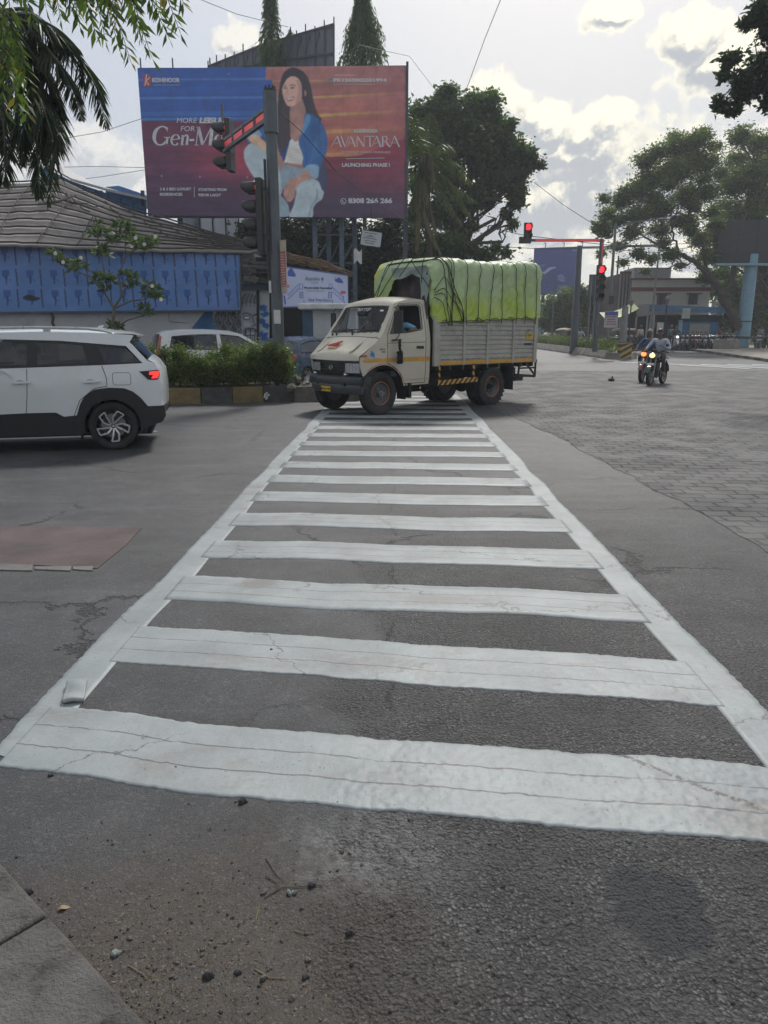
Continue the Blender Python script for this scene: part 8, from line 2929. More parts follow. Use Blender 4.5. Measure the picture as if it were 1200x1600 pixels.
zb = P(1172, 418, Yl).z - OL.z
b = MB(); b.cyl((0, 0, -.2), (0, 0, zb + 1), .52, .47, 24); b.build('post', BLP, LD, True)
b = MB()
for z in (.9, 1.0, 2.2): b.tube([(.54 * math.cos(a), .54 * math.sin(a), z) for a in [k * PI / 10 for k in range(21)]], .03, 5)
b.build('strap', DARK, LD)
xl2, xr3 = P(1118, 385, Yl).x - OL.x, P(1240, 385, Yl).x - OL.x
z0, z1 = P(1160, 413, Yl).z - OL.z, P(1160, 345, Yl).z - OL.z
b = MB(); b.box(((xl2 + xr3) / 2, .1, (z0 + z1) / 2), (xr3 - xl2, .9, z1 - z0)); pn = b.build('screen_housing', M('screen_black', (.006, .007, .008), .5), LD, bevel=.03)
b = MB(); b.box(((xl2 + xr3) / 2, -.45, z0 - .06), (xr3 - xl2 + .3, .7, .16)); b.build('ledge', BLP, LD)
b = MB()
for i in range(5): b.bar((xl2 + (xr3 - xl2) * i / 4, -.362, z0 + .1), (xl2 + (xr3 - xl2) * i / 4, -.362, z1 - .1), .03, .02)
for j in range(1, 4): b.bar((xl2 + .1, -.362, z0 + (z1 - z0) * j / 4), (xr3 - .1, -.362, z0 + (z1 - z0) * j / 4), .03, .02)
b.build('panel_joint', DARK, pn)
b = MB(); b.box((0, 0, .35), (2.0, .9, .7), ty=1.05, tx=1.03)
o = b.build('planter', DIV, bevel=.03); tag(o, 'low grey concrete trough in front of the parked motorcycles', 'planter'); o.location = gp(1131, 57, .15)
protos = []
for i, (lab, col) in enumerate((('black motorcycle parked in the row on the far pavement', (.02, .02, .022)), ('red motorcycle parked in the row on the far pavement', (.25, .03, .03)), ('silver-grey motorcycle parked in the row on the far pavement', (.20, .21, .22)), ('dark blue motorcycle parked in the row on the far pavement', (.03, .05, .12)))):
 m_ = motorcycle(lab, M('parked_bike_paint_%d' % i, col, .3, coat=.5), 'motorcycles parked on the far pavement')
 protos.append(m_)
slots = []
rng = np.random.default_rng(15)
for i, x in enumerate((1064, 1069, 1074.5, 1079, 1085, 1090, 1095.5, 1101, 1107, 1113)): slots.append((x, 57.5 + rng.uniform(-1, 1.0), -1.9 + rng.normal() * .2))
for x in (1118, 1124, 1130, 1137, 1144, 1151): slots.append((x, 61 + rng.uniform(-1, 1), -1.75 + rng.normal() * .25))
for x in (1066, 1080, 1094, 1109): slots.append((x, 60.6, -1.8 + rng.normal() * .3))
for x in (1183, 1191, 1199, 1206): slots.append((x, 58.5 + rng.uniform(-.5, .5), -2.0 + rng.normal() * .2))
for x in (960, 967, 975, 981): slots.append((x, 56.5 + rng.uniform(-1, 1), -.6 + rng.normal() * .3))
used = set()
for i, (x, Y, a) in enumerate(slots):
 k = (i * 7 + i // 3) % 4 if i % 3 else 0
 src = protos[k]
 o = src if k not in used else copy_tree(src)
 used.add(k)
 o.location = gp(x, Y, .16)
 o.rotation_euler.z = a
 colr = ('black', 'red', 'silver-grey', 'dark blue')[k]
 row, n0 = ('front row under the blue shop wall', 0) if i < 10 else ('row behind the concrete trough', 10) if i < 16 else ('back row against the shops', 16) if i < 20 else ('group right of the pale blue post', 20) if i < 24 else ('group under the yellow-green awning', 24)
 o['label'] = '%s motorcycle, %s from the left in the %s' % (colr, ('first', 'second', 'third', 'fourth', 'fifth', 'sixth', 'seventh', 'eighth', 'ninth', 'tenth')[i - n0], row)
WSC = M('white_scooter', (.5, .52, .53), .3, coat=.5)
sc = motorcycle('pale scooter with its headlamp on, ridden out of the parked row', WSC, lamp=M('lit_white_lamp', (.9, .9, .85), .3, emit=(1, .95, .85), es=3))
sc.location = gp(1055.5, 54.5, .15); sc.rotation_euler.z = R(-100)
b = MB()
b.prism([(.42, .30), (.50, .55), (.40, 1.0), (.34, 1.0), (.36, .4), (.0, .26), (-.5, .34), (-.8, .70), (-.75, .80), (-.05, .78), (.0, .36), (.3, .26)], -.17, .17, 'xz')
b.build('leg_shield', WSC, sc, bevel=.04)
person('rider in a dark top on the pale scooter by the parked motorcycles', riding(), sc.location, R(-100), SKIN, M('dark_cloth', (.05, .05, .07), .8), M('dark_trousers', (.03, .03, .04), .8), HAIR)
def standing(k=1):
 return dict(pelvis=(0, 0, .96), chest=(0, 0, 1.30), neck=(.02, 0, 1.47), head=(.04, 0, 1.62), shoulderl=(0, .19, 1.41), shoulderr=(0, -.19, 1.41), elbowl=(-.02, .25, 1.12), elbowr=(-.02, -.25, 1.12),
    handl=(.06, .26, .86), handr=(.06, -.26, .86), hipl=(0, .10, .92), hipr=(0, -.10, .92), kneel=(.03 * k, .11, .50), kneer=(-.03 * k, -.11, .50), footl=(.05 * k, .11, .09), footr=(-.06 * k, -.11, .09), face=(1, 0, 0))
for lab, x, Y, a, cs in (('person in a white shirt standing by the stall posts', 1000, 57.5, -1.2, (.45, .45, .46)), ('person in a brown shirt standing before the dark stall', 993, 58, -2.0, (.12, .08, .06)), ('person in a red shirt standing behind the parked row', 1120, 63, -1.6, (.30, .04, .05)), ('person in a grey shirt standing at the far right among parked bikes', 1188, 61, -1.5, (.22, .23, .24)), ('person in a teal shirt walking beside the shop counter', 1048, 57.0, -1.7, (.05, .16, .18))):
 person(lab, standing(), gp(x, Y, .16), a, SKIN, M('cloth_' + lab.split()[3], cs, .8), M('dark_trousers', (.03, .03, .04), .8), HAIR)
def rickshaw(label, x, Y, a, grp):
 t = thing('auto_rickshaw', label, 'auto-rickshaw', gp(x, Y), a, grp)
 BODY = M('rickshaw_black', (.03, .028, .026), .4, var=.15); CAN = M('rickshaw_canopy', (.20, .17, .11), .7, var=.2)
 b = MB()
 b.rings([[(x_, s * w_, z) for s, z in ((-1, .35), (1, .35), (1, h_), (-1, h_))] for x_, w_, h_ in ((-1.1, .62, .85), (-.3, .64, .85), (.1, .60, .55), (.7, .45, .55), (.95, .35, .95), (1.1, .18, .9))])
 b.build('body', BODY, t, bevel=.03)
 b = MB()
 b.rings([[(x_, w_ * math.cos(q), z_ + .18 * math.sin(q)) for q in [PI * k / 8 for k in range(9)]] for x_, w_, z_ in ((-1.12, .62, 1.45), (-.3, .66, 1.52), (.5, .60, 1.48), (.78, .52, 1.38))])
 b.box((-1.08, 0, 1.15), (.06, 1.2, .7))
 b.build('canopy', CAN, t, 50)
 b = MB(); b.add([(.98, -.38, .95), (.98, .38, .95), (.78, .46, 1.42), (.78, -.46, 1.42)], [(0, 1, 2, 3)]); b.build('windscreen', GLSD, t)
 b = MB()
 for s in (-1, 1): b.cut(); b.bar((.96, s * .40, .9), (.76, s * .5, 1.45), .04, .04); b.cut(); b.bar((-.3, s * .62, .85), (-.3, s * .64, 1.5), .04, .04)
 b.build('pillar', BODY, t)
 for x_, y_ in ((.95, 0), (-.75, .52), (-.75, -.52)):
  wt = thing('wheel', None, None); wt.parent = t; wt.location = (x_, y_, .22)
  b = MB(); tyre(b, .22, .10, 0, .6, 20); b.build('tyre', RUB, wt); b = MB(); b.cyl((0, -.04, 0), (0, .04, 0), .13, n=12); b.build('rim', STEEL, wt)
 b = MB(); b.ell((1.12, 0, .78), (.05, .09, .09), 10, 6); b.build('headlight', LENS, t, True)
 b = MB(); b.box((-.6, 0, .95), (.5, 1.0, .15)); b.box((-.85, 0, 1.15), (.12, 1.0, .4)); b.build('seat', M('rickshaw_seat', (.16, .05, .03), .7), t)
 return t
rickshaw('brown-topped auto-rickshaw behind the divider hedge, left of the poles', 880, 66, R(-115), 'auto-rickshaws beyond the divider')
rickshaw('auto-rickshaw with a pale top parked before the awning, behind the printed sign', 970, 59, R(175), 'auto-rickshaws beyond the divider')
m_ = copy_tree(protos[2]); m_.location = gp(906, 58); m_.rotation_euler.z = -1.7; m_['label'] = 'grey motorcycle coming along beyond the divider hedge near the thick pole'; m_['group'] = 'motorcycles riding beyond the divider'
person('rider in a pale shirt on the motorcycle beyond the divider hedge', riding(), m_.location, -1.7, SKIN, M('pale_blue_shirt', (.34, .38, .46), .8), M('dark_trousers', (.03, .03, .04), .8), HAIR)
m_ = copy_tree(protos[0]); m_.location = gp(913, 61); m_.rotation_euler.z = -1.6; m_['label'] = 'black motorcycle just behind the grey one beyond the divider hedge'; m_['group'] = 'motorcycles riding beyond the divider'
person('rider in a dark top on the black motorcycle beyond the divider hedge', riding(), m_.location, -1.6, SKIN, M('dark_cloth', (.05, .05, .07), .8), M('dark_trousers', (.03, .03, .04), .8), HAIR)
VN = thing('van', 'small white van far beyond the divider hedge', 'van', gp(858, 84), R(-100))
b = MB()
b.rings([[(x_, s * .75, z) for s, z in ((-1, .3), (1, .3), (1, h_), (-1, h_))] for x_, h_ in ((-1.7, 1.75), (1.0, 1.8), (1.35, 1.2), (1.8, .95), (1.85, .6))])
b.build('body', WPAINT, VN, bevel=.06)
b = MB(); b.add([(1.06, -.62, 1.68), (1.06, .62, 1.68), (1.38, .66, 1.2), (1.38, -.66, 1.2)], [(0, 1, 2, 3)]); o = b.build('windscreen', GLSD, VN); o.location.x = .03
for x_ in (-1.2, 1.2):
 for y_ in (-.66, .66): car_wheel(VN, x_, y_, .28, .16)
for lab, x0, x1, yt, Y, col in (('pale blue-grey low block far down the street behind the truck tail', 842, 880, 472, 140, (.32, .36, .38)), ('cream block far beyond the poles', 925, 965, 480, 120, (.33, .30, .26)), ('grey block behind the trees at the far right', 1150, 1260, 470, 100, (.22, .22, .22))):
 t = thing('building', lab, 'building', gp((x0 + x1) / 2, Y))
 xa_, xb_ = P(x0, 500, Y).x - t.location.x, P(x1, 500, Y).x - t.location.x
 zt = P((x0 + x1) / 2, yt, Y).z - t.location.z
 b = MB(); b.box(((xa_ + xb_) / 2, 4, zt / 2), (xb_ - xa_, 8, zt)); b.build('wall', M('wall_' + lab[:6].strip(), col, .8, var=.1), t)
 n_ = max(2, int((xb_ - xa_) / 2.5))
 for k in range(n_):
  for j in range(max(1, int(zt / 3))):
   b = MB(); b.box((xa_ + (k + .5) * (xb_ - xa_) / n_, -.02, 1.7 + j * 3), (1.1, .06, 1.1)); b.build('window', M('dark_window', (.02, .022, .025), .3), t)
 b = MB(); b.box(((xa_ + xb_) / 2, 4, zt + .1), (xb_ - xa_ + .4, 8.4, .2)); b.build('roof', M('wall_cap_grey', (.18, .18, .18), .8), t)
b = MB(); b.box((0, 0, 2.4), (6, .3, 4.8))
o = b.build('blue_hoarding_wall', M('bright_blue_sheet', (.04, .20, .42), .6, var=.1)); tag(o, 'bright blue sheet fence far down the street beside the truck tail', 'fence'); o.location = gp(846, 118)
b = MB(); stone(b, (0, 0, .05), .10, np.random.default_rng(2)); stone(b, (.03, 0, .14), .05, np.random.default_rng(5))
o = b.build('stone', M('dark_stone', (.04, .04, .042), .8), smooth=False); tag(o, 'small dark stone lying alone on the pavers beside the front motorcycle', 'stone'); o.location = G(955, 596)
# ------------------------------------------------------------------ trees
DKLEAF = leaf_mat('dark_leaf', (.030, .056, .028), (.095, .145, .058), None, .42)
MIDLEAF = leaf_mat('mid_leaf', (.032, .058, .018), (.12, .17, .05), (.18, .17, .06), .45)
GRNLEAF = leaf_mat('bright_leaf', (.035, .065, .015), (.12, .18, .04), None, .42)
Yt = 46
bl = [pb(*a) for a in ((660, 186, 26, Yt), (697, 146, 20, Yt), (680, 175, 24, Yt), (712, 195, 34, Yt), (742, 170, 28, Yt), (764, 160, 18, Yt), (772, 185, 16, Yt), (735, 225, 38, Yt), (782, 215, 24, Yt), (795, 195, 13, Yt), (802, 240, 24, Yt), (826, 248, 20, Yt), (838, 258, 11, Yt), (780, 275, 30, Yt), (806, 296, 20, Yt), (806, 318, 14, Yt), (790, 335, 10, Yt), (803, 348, 10, Yt), (755, 250, 28, Yt), (690, 240, 34, Yt), (650, 225, 26, Yt), (655, 290, 24, Yt), (700, 290, 24, Yt), (815, 275, 14, Yt), (722, 325, 20, Yt), (748, 305, 24, Yt), (688, 330, 26, Yt), (655, 335, 24, Yt), (768, 310, 14, Yt), (735, 355, 13, Yt))]
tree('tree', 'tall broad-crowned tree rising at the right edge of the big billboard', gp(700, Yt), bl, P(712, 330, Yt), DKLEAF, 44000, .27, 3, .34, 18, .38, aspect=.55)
Yt = 42
bl = [pb(*a) for a in ((655, 400, 26, Yt), (690, 392, 30, Yt), (722, 388, 24, Yt), (748, 398, 18, Yt), (776, 392, 12, Yt), (640, 370, 22, Yt), (790, 398, 10, Yt), (700, 430, 40, Yt), (760, 430, 34, Yt))]
tree('tree', 'low dark leafy tree behind the truck tarpaulin', gp(700, Yt), bl, P(700, 440, Yt), DKLEAF, 14000, .24, 5, .2, 14, .4, aspect=.55)
Yt = 38
bl = [pb(*a) for a in ((395, 370, 28, Yt), (420, 350, 26, Yt), (450, 372, 34, Yt), (490, 360, 36, Yt + 2), (530, 372, 38, Yt), (560, 400, 40, Yt), (600, 372, 34, Yt), (620, 410, 34, Yt), (590, 440, 38, Yt), (550, 450, 34, Yt), (520, 400, 30, Yt), (470, 400, 30, Yt), (430, 400, 28, Yt), (615, 345, 18, Yt))]
tree('tree', 'dense dark tree filling the gap under the big billboard', gp(540, Yt), bl, P(530, 400, Yt), leaf_mat('ivy_leaf', (.010, .020, .013), (.030, .050, .024), None, .2), 30000, .24, 7, .3, 16, .45, aspect=.55)  # ivy's own deep green, darker than the other trees
Yt = 41
bl = [pb(*a) for a in ((560, 470, 60, Yt), (640, 470, 60, Yt), (500, 480, 50, Yt), (700, 480, 60, Yt), (780, 480, 60, Yt))]
tree('tree', 'bushy dark tree low behind the truck and the white cabin', gp(640, Yt), bl, P(640, 470, Yt), DKLEAF, 14000, .28, 8, .25, 16, .45, aspect=.55)
def ashoka(label, x, Y, ytop, ybot, wpx, seed):
 b0 = gp(x, Y)
 zt = CAMH + ray(x, ytop).z / ray(x, ytop).y * Y
 zb_ = CAMH + ray(x, ybot).z / ray(x, ybot).y * Y
 xx = P(x, (ytop + ybot) / 2, Y).x
 t = thing('ashoka_tree', label, 'tree', (xx, Y, b0.z), 0, 'drooping mast trees behind the billboards')
 rng = np.random.default_rng(seed)
 b = MB(); limb(b, (0, 0, -.1), (0, 0, zt - b0.z), .16, .03, rng, .01, 9); b.build('trunk', BARK, t, True)
 pos, dr = [], []
 n = int(260 * (zt - zb_))
 W_ = wpx * Y / 1165
 H_ = zt - zb_
 for i in range(int(H_ * 26 * max(1, wpx / 20))):
  h = rng.uniform(0, 1) ** .8
  z0 = zb_ + H_ * h - b0.z
  a = rng.uniform(0, 2 * PI)
  rr = W_ * (1 - h ** 2.2) * rng.uniform(.55, 1.1) + .12
  L_ = rng.uniform(.9, 1.8)
  for j in range(34):
   s_ = j / 33
   r_ = rr * (s_ ** .6)
   p = (r_ * math.cos(a), r_ * math.sin(a), z0 - L_ * s_ ** 1.6)
   pos.append((p[0] + rng.normal() * .05, p[1] + rng.normal() * .05, p[2]))
   dr.append((math.cos(a) * .5 + rng.normal() * .4, math.sin(a) * .5 + rng.normal() * .4, -1.4))
 co, f, at = leaf_quads(np.array(pos), .26, rng, aspect=.24, dirs=np.array(dr))
 np_mesh('crown', co, f, DKLEAF, t, {'lv': at})
ashoka('slim drooping mast tree behind the big billboard, leftmost of the three', 423, 43, -50, 135, 20, 21)
ashoka('short drooping mast tree between the two taller ones', 455, 44, 42, 135, 15, 22)
ashoka('broad-based drooping mast tree with a pointed top, rightmost of the three', 567, 43, -40, 135, 42, 23)
def frond(mbs, cos, pts, L, rng, w=.035, n=70, droop=.5, taper=True, spread=.9):
 """feather leaf: spine through pts with leaflets of length L"""
 pts = [Vector(p) for p in pts]
 sp = []
 for i in range(len(pts) - 1):
  p0, p1, p2, p3 = pts[max(i - 1, 0)], pts[i], pts[i + 1], pts[min(i + 2, len(pts) - 1)]
  for j in range(10):
   t = j / 10
   sp.append(.5 * ((2 * p1) + (p2 - p0) * t + (2 * p0 - 5 * p1 + 4 * p2 - p3) * t * t + (-p0 + 3 * p1 - 3 * p2 + p3) * t ** 3))
 sp.append(pts[-1])
 mbs.tube(sp, [.028 * (1 - .85 * i / len(sp)) for i in range(len(sp))], 5)
 P0, Dr = [], []
 for k in range(n):
  t = .06 + .94 * k / n
  f = t * (len(sp) - 1)
  i = min(len(sp) - 2, int(f))
  p = sp[i].lerp(sp[i + 1], f - i)
  d = (sp[i + 1] - sp[i]).normalized()
  s = d.cross(Vector((0, 0, 1)))
  if s.length < .1: s = d.cross(Vector((0, 1, 0)))
  s.normalize()
  ll = L * (math.sin(PI * min(1, t * .9 + .12)) ** .6 if taper else 1)
  for sg in (-1, 1):
   for r_ in range(1):
    dd = (s * sg * spread + d * .55 + Vector((0, 0, -droop)) + Vector(rng.normal(size=3) * .13)).normalized()
    P0.append((p, dd, ll * rng.uniform(.8, 1.12), w * rng.uniform(.8, 1.2)))
 for (p, dd, ll, ww) in P0:
  s = dd.cross(Vector((rng.normal(), rng.normal(), rng.normal()))).normalized() * ww / 2
  m_ = p + dd * ll * .35 - Vector((0, 0, .02 * ll))
  e = p + dd * ll - Vector((0, 0, .22 * ll))
  q = p + dd * ll * .72 - Vector((0, 0, .09 * ll))
  cos.append([tuple(p), tuple(m_ + s), tuple(q + s * .8), tuple(e), tuple(q - s * .8), tuple(m_ - s)])
def fronds_mesh(name, cos, mat, par, tints=None, rng=None):
 co = np.array(cos).reshape(-1, 3)
 n = len(cos)
 f = []
 i = np.arange(n)[:, None] * 6
 f = np.concatenate([i + np.array([[0, 1, 2, 5]]) * 0 + np.array([[0, 1, 5, 5]])[:, :4] * 0 + np.array([[1, 2, 4, 5]]), ], 0)
 tri = np.concatenate([i + np.array([[0, 1, 5]]), i + np.array([[2, 3, 4]])], 0)
 tris = np.concatenate([tri, i + np.array([[1, 2, 4]]), i + np.array([[1, 4, 5]])], 0)
 at = np.ones((n, 4)); at[:, 0] = np.clip(.5 + rng.normal(size=n) * .2, 0, 1); at[:, 1] = rng.uniform(0, 1, n)
 return np_mesh(name, co, tris, mat, par, {'lv': np.repeat(at, 6, 0)})
Yp = 35
pc = P(657, 262, Yp)
PT = thing('palm_tree', 'coconut palm with drooping fronds between the billboard and the broad tree', 'tree', (pc.x + .9, Yp, gz(Yp)))
rng = np.random.default_rng(33)
b = MB()
cc = pc - PT.location
limb(b, (0, 0, -.1), cc, .17, .12, rng, .03, 10)
b.build('trunk', BARK, PT, True)
b = MB(); cos, cosb = [], []
for i, (x1, y1, x2, y2) in enumerate(((640, 205, 632, 165), (668, 205, 672, 175), (690, 225, 712, 235), (705, 250, 738, 290), (700, 280, 738, 345), (690, 300, 722, 350), (650, 300, 640, 330), (636, 240, 615, 270), (630, 270, 600, 330), (690, 245, 725, 262), (655, 220, 650, 180), (680, 270, 748, 318))):
 dy = rng.uniform(-1.5, 1.5)
 frond(b, cos, [cc, P(x1, y1, Yp + dy * .5) - PT.location, P(x2, y2, Yp + dy) - PT.location], .62, rng, .05, 60, .75)
for (x1, y1, x2, y2) in ((664, 330, 690, 398), (655, 330, 650, 395), (668, 300, 684, 370), (672, 240, 678, 290)):
 frond(b, cosb, [cc, P(x1, y1, Yp - .6) - PT.location, P(x2, y2, Yp - .9) - PT.location], .55, rng, .05, 60, 1.3, spread=.4)
b.build('frond_rib', M('frond_rib', (.12, .12, .05), .6), PT)
fronds_mesh('fronds', cos, leaf_mat('palm_leaf', (.035, .060, .025), (.10, .13, .05), None, .35), PT, rng=rng)
fronds_mesh('dry_fronds', cosb, leaf_mat('dry_palm_leaf', (.09, .08, .045), (.18, .16, .10), None, .3), PT, rng=rng)
Yt = 60
rb_ = [(1090, 222, 24), (1062, 232, 26), (1030, 238, 22), (1008, 252, 20), (1018, 282, 30), (1060, 268, 30), (1098, 255, 28), (1000, 300, 24), (972, 312, 20), (945, 312, 12), (950, 335, 16), (990, 338, 24), (1030, 325, 26), (1070, 305, 26), (1030, 358, 20), (985, 365, 18), (948, 362, 16), (928, 360, 9), (965, 385, 14), (940, 395, 10), (998, 398, 15), (1020, 405, 12), (1050, 398, 16), (1075, 345, 20), (1062, 415, 10), (1105, 300, 22), (1010, 425, 8), (975, 410, 9), (1090, 375, 18), (1115, 230, 14)]
bl = [pb(x, y, r, Yt, r * .8, dy=(i % 5 - 2) * 1.2) for i, (x, y, r) in enumerate(rb_)] + [pb(x, y, 15, Yt, 11, dy=(i % 3 - 1)) for i, (x, y) in enumerate(((1045, 262), (1078, 240), (1020, 310), (1048, 290), (1085, 325), (1010, 335), (965, 345), (1060, 345), (1110, 330), (1118, 350), (1100, 280), (1125, 270), (940, 350), (975, 300), (1035, 380), (1080, 360), (1110, 400), (1055, 215), (1100, 210)))]
bp_ = gp(1155, Yt, .15)
ex = []
def PX(x, y): return P(x, y, Yt)
path = [(1152, 512), (1138, 484), (1128, 462), (1118, 444), (1104, 426), (1085, 408), (1060, 396), (1035, 385), (1010, 372)]
for (a, c_), (r0, r1) in zip(zip(path, path[1:]), ((.45, .40), (.40, .36), (.36, .30), (.30, .25), (.25, .2), (.2, .15), (.15, .11), (.11, .07))): ex.append((PX(*a), PX(*c_), r0, r1))
for (a, c_, r0, r1) in (((1132, 470), (1145, 430), .28, .22), ((1145, 430), (1150, 380), .22, .16), ((1150, 380), (1165, 330), .16, .1), ((1104, 426), (1098, 380), .16, .1), ((1098, 380), (1075, 340), .1, .07), ((1075, 340), (1085, 290), .07, .05), ((1060, 396), (1048, 350), .1, .06), ((1048, 350), (1075, 300), .06, .04), ((1035, 385), (1032, 330), .08, .05), ((1010, 372), (980, 350), .07, .04), ((1085, 408), (1040, 420), .07, .04)): ex.append((PX(*a), PX(*c_), r0, r1))
tree('tree', 'wide open-canopied tree with a leaning forked trunk in front of the cream house', PX(1152, 512), bl, PX(1138, 484), MIDLEAF, 52000, .25, 9, .5, 20, .44, aspect=.42, limbs=False, extra_limbs=ex)
bl = [pb(x, y, r, 64, r * .85, dy=(i % 4) * 1.5) for i, (x, y, r) in enumerate(((1158, 215, 22), (1185, 222, 24), (1200, 250, 30), (1150, 250, 22), (1175, 280, 34), (1140, 290, 26), (1200, 310, 34), (1130, 330, 26), (1165, 340, 34), (1210, 370, 40), (1120, 365, 24), (1108, 400, 20), (1100, 430, 16), (1140, 395, 30), (1235, 260, 36)))]
tree('tree', 'taller leafy tree at the right frame edge above the dark hoarding', gp(1215, 64), bl, P(1200, 400, 64), MIDLEAF, 40000, .28, 10, .35, 20, .48, aspect=.45)
bl = [pb(x, y, r, 74, dy=(i % 3) * 2) for i, (x, y, r) in enumerate(((1110, 455, 22), (1130, 430, 30), (1150, 460, 34), (1185, 440, 40), (1175, 490, 40), (1205, 500, 44), (1135, 500, 26), (1215, 430, 40), (1220, 470, 40)))]
tree('tree', 'bright green tree mass behind the thick pale blue post', gp(1185, 74), bl, P(1180, 470, 74), GRNLEAF, 26000, .36, 12, .3, 14, .45, aspect=.5)
for lab, Y, bls, n, seed in (('bushy green tree behind the blue billboard post', 78, ((868, 480, 20), (885, 465, 16), (895, 490, 20), (860, 505, 18), (880, 505, 22), (900, 505, 18), (850, 498, 10)), 9000, 51), ('pale green tree left of the far signal', 72, ((905, 455, 12), (915, 475, 16), (930, 455, 16), (940, 475, 15), (925, 500, 18), (945, 500, 16), (945, 450, 10)), 9000, 52), ('small tree left of the cream house', 76, ((958, 470, 12), (965, 485, 12), (955, 495, 12), (962, 455, 8)), 4000, 53)):
 bl = [pb(x, y, r, Y) for x, y, r in bls]
 tree('tree', lab, gp(bls[1][0], Y), bl, P(bls[1][0], bls[1][1] + 20, Y), GRNLEAF if seed != 51 else MIDLEAF, n, .34, seed, .15, 12, .45, aspect=.5)
for i, (x0, x1, y0, Y, lab) in enumerate(((842, 872, 500, 150, 'hazy distant tree far down the street beside the truck tail'), (872, 912, 496, 155, 'hazy distant tree behind the auto-rickshaw'), (912, 960, 500, 150, 'hazy distant tree behind the printed sign'), (955, 1000, 490, 130, 'distant tree between the awning and the cream house'))):
 bl = [pb(x0 + (x1 - x0) * (k + .5) / 5, y0 + 18 + (k * 7 % 5), (x1 - x0) / 4.2, Y) for k in range(5)]
 tree('tree', lab, gp((x0 + x1) / 2, Y), bl, P((x0 + x1) / 2, y0 + 22, Y), MIDLEAF, 3500, .6, 60 + i, .3, 12, .45, aspect=.55)
rng = np.random.default_rng(90)
bl = []
for i in range(110):
 x = -700 + i * 24 + rng.uniform(-8, 8)
 if 830 < x < 1000: continue
 Y = 190 + rng.uniform(-12, 12)
 bl.append(((P(x, 500, Y).x, Y, gz(Y) + rng.uniform(1.5, 4.0)), (6, 5, rng.uniform(3.5, 6.5))))
co, f, at = clump_leaves(bl, 30000, 1.0, rng, 10, .5, aspect=.6)
tag(np_mesh('wood', co, f, DKLEAF, None, {'lv': at}), 'far-off belt of trees along the horizon', 'trees', kind='stuff')
Yn = 21
bl = [pb(*a) for a in ((1188, 22, 22, Yn), (1168, 35, 12, Yn), (1210, 40, 26, Yn), (1143, 92, 17, Yn, 14), (1165, 125, 24, Yn, 20), (1190, 105, 20, Yn), (1195, 140, 22, Yn), (1130, 118, 10, Yn), (1127, 160, 12, Yn, 15), (1145, 172, 13, Yn, 14), (1160, 150, 16, Yn), (1215, 160, 24, Yn), (1240, 90, 50, Yn))]
ex = [(P(1300, 260, Yn), P(1240, 130, Yn), .09, .06), (P(1240, 130, Yn), P(1190, 130, Yn), .05, .025), (P(1190, 130, Yn), P(1150, 160, Yn), .025, .012), (P(1240, 130, Yn), P(1205, 170, Yn), .04, .02), (P(1190, 130, Yn), P(1178, 60, Yn), .02, .01)]
t = tree('tree', 'dark glossy-leaved tree reaching in at the upper right corner', gp(1330, Yn), bl, P(1300, 260, Yn), leaf_mat('glossy_dark_leaf', (.016, .034, .020), (.045, .075, .035), None, .25), 10500, .17, 71, .16, 12, .38, aspect=.5, limbs=False, extra_limbs=ex)
Yf = 24.6
fb = gp(176, Yf)
FT = thing('frangipani_tree', 'frangipani with leaf rosettes and a few white flowers before the blue hoarding', 'tree', fb)
rng = np.random.default_rng(81)
FL = lambda x, y, d=0: P(x, y, Yf + d) - FT.location
b = MB()
for pts, rr in (([(0, 0, 0), FL(176, 515), FL(178, 482)], (.07, .06, .05)), ([FL(178, 482), FL(165, 460), FL(160, 445)], (.045, .035, .025)), ([FL(178, 482), FL(190, 462), FL(199, 445)], (.045, .035, .025)), ([FL(178, 482), FL(205, 470), FL(225, 468), FL(236, 462)], (.035, .03, .025, .02)), ([FL(165, 460), FL(140, 432), FL(120, 424), FL(92, 405)], (.03, .028, .022, .016)), ([FL(168, 455), FL(162, 420), FL(158, 400), FL(152, 366)], (.03, .026, .022, .016)), ([FL(190, 462), FL(186, 430), FL(196, 400), FL(196, 372)], (.035, .03, .024, .016)), ([FL(196, 400), FL(212, 390), FL(232, 382)], (.025, .02, .014)), ([FL(176, 515), FL(200, 500), FL(226, 492)], (.035, .025, .018))):
 b.tube(pts, rr, 8)
b.build('trunk', M('frangipani_bark', (.10, .09, .08), .8, var=.3), FT, True)
pos, dr, tn = [], [], []
tips = [(152, 352), (160, 362), (145, 364), (185, 352), (196, 350), (188, 368), (205, 362), (214, 372), (204, 378), (226, 376), (241, 378), (233, 384), (158, 388), (150, 396), (167, 396), (84, 397), (92, 404), (108, 408), (120, 410), (114, 421), (155, 430), (168, 434), (150, 440), (165, 450), (174, 440), (195, 428), (208, 432), (200, 446), (210, 444), (232, 446), (243, 450), (238, 462), (246, 464), (230, 458), (226, 480), (230, 490), (176, 376), (218, 386), (98, 412), (128, 416), (178, 508), (186, 512)]
for (x, y) in tips:
 c0 = FL(x, y, rng.uniform(-.5, .5))
 for k in range(34):
  a = rng.uniform(0, 2 * PI)
  el = rng.uniform(-.5, .9)
  d = Vector((math.cos(a) * math.cos(el), math.sin(a) * math.cos(el), math.sin(el)))
  pos.append(tuple(c0 + d * .03)); dr.append(tuple(d * 3))
co, f, at = leaf_quads(np.array(pos), .26, rng, aspect=.30, dirs=np.array(dr), fold=.1)
np_mesh('crown', co, f, leaf_mat('frangipani_leaf', (.030, .055, .022), (.10, .15, .055), None, .35), FT, {'lv': at})
b = MB()
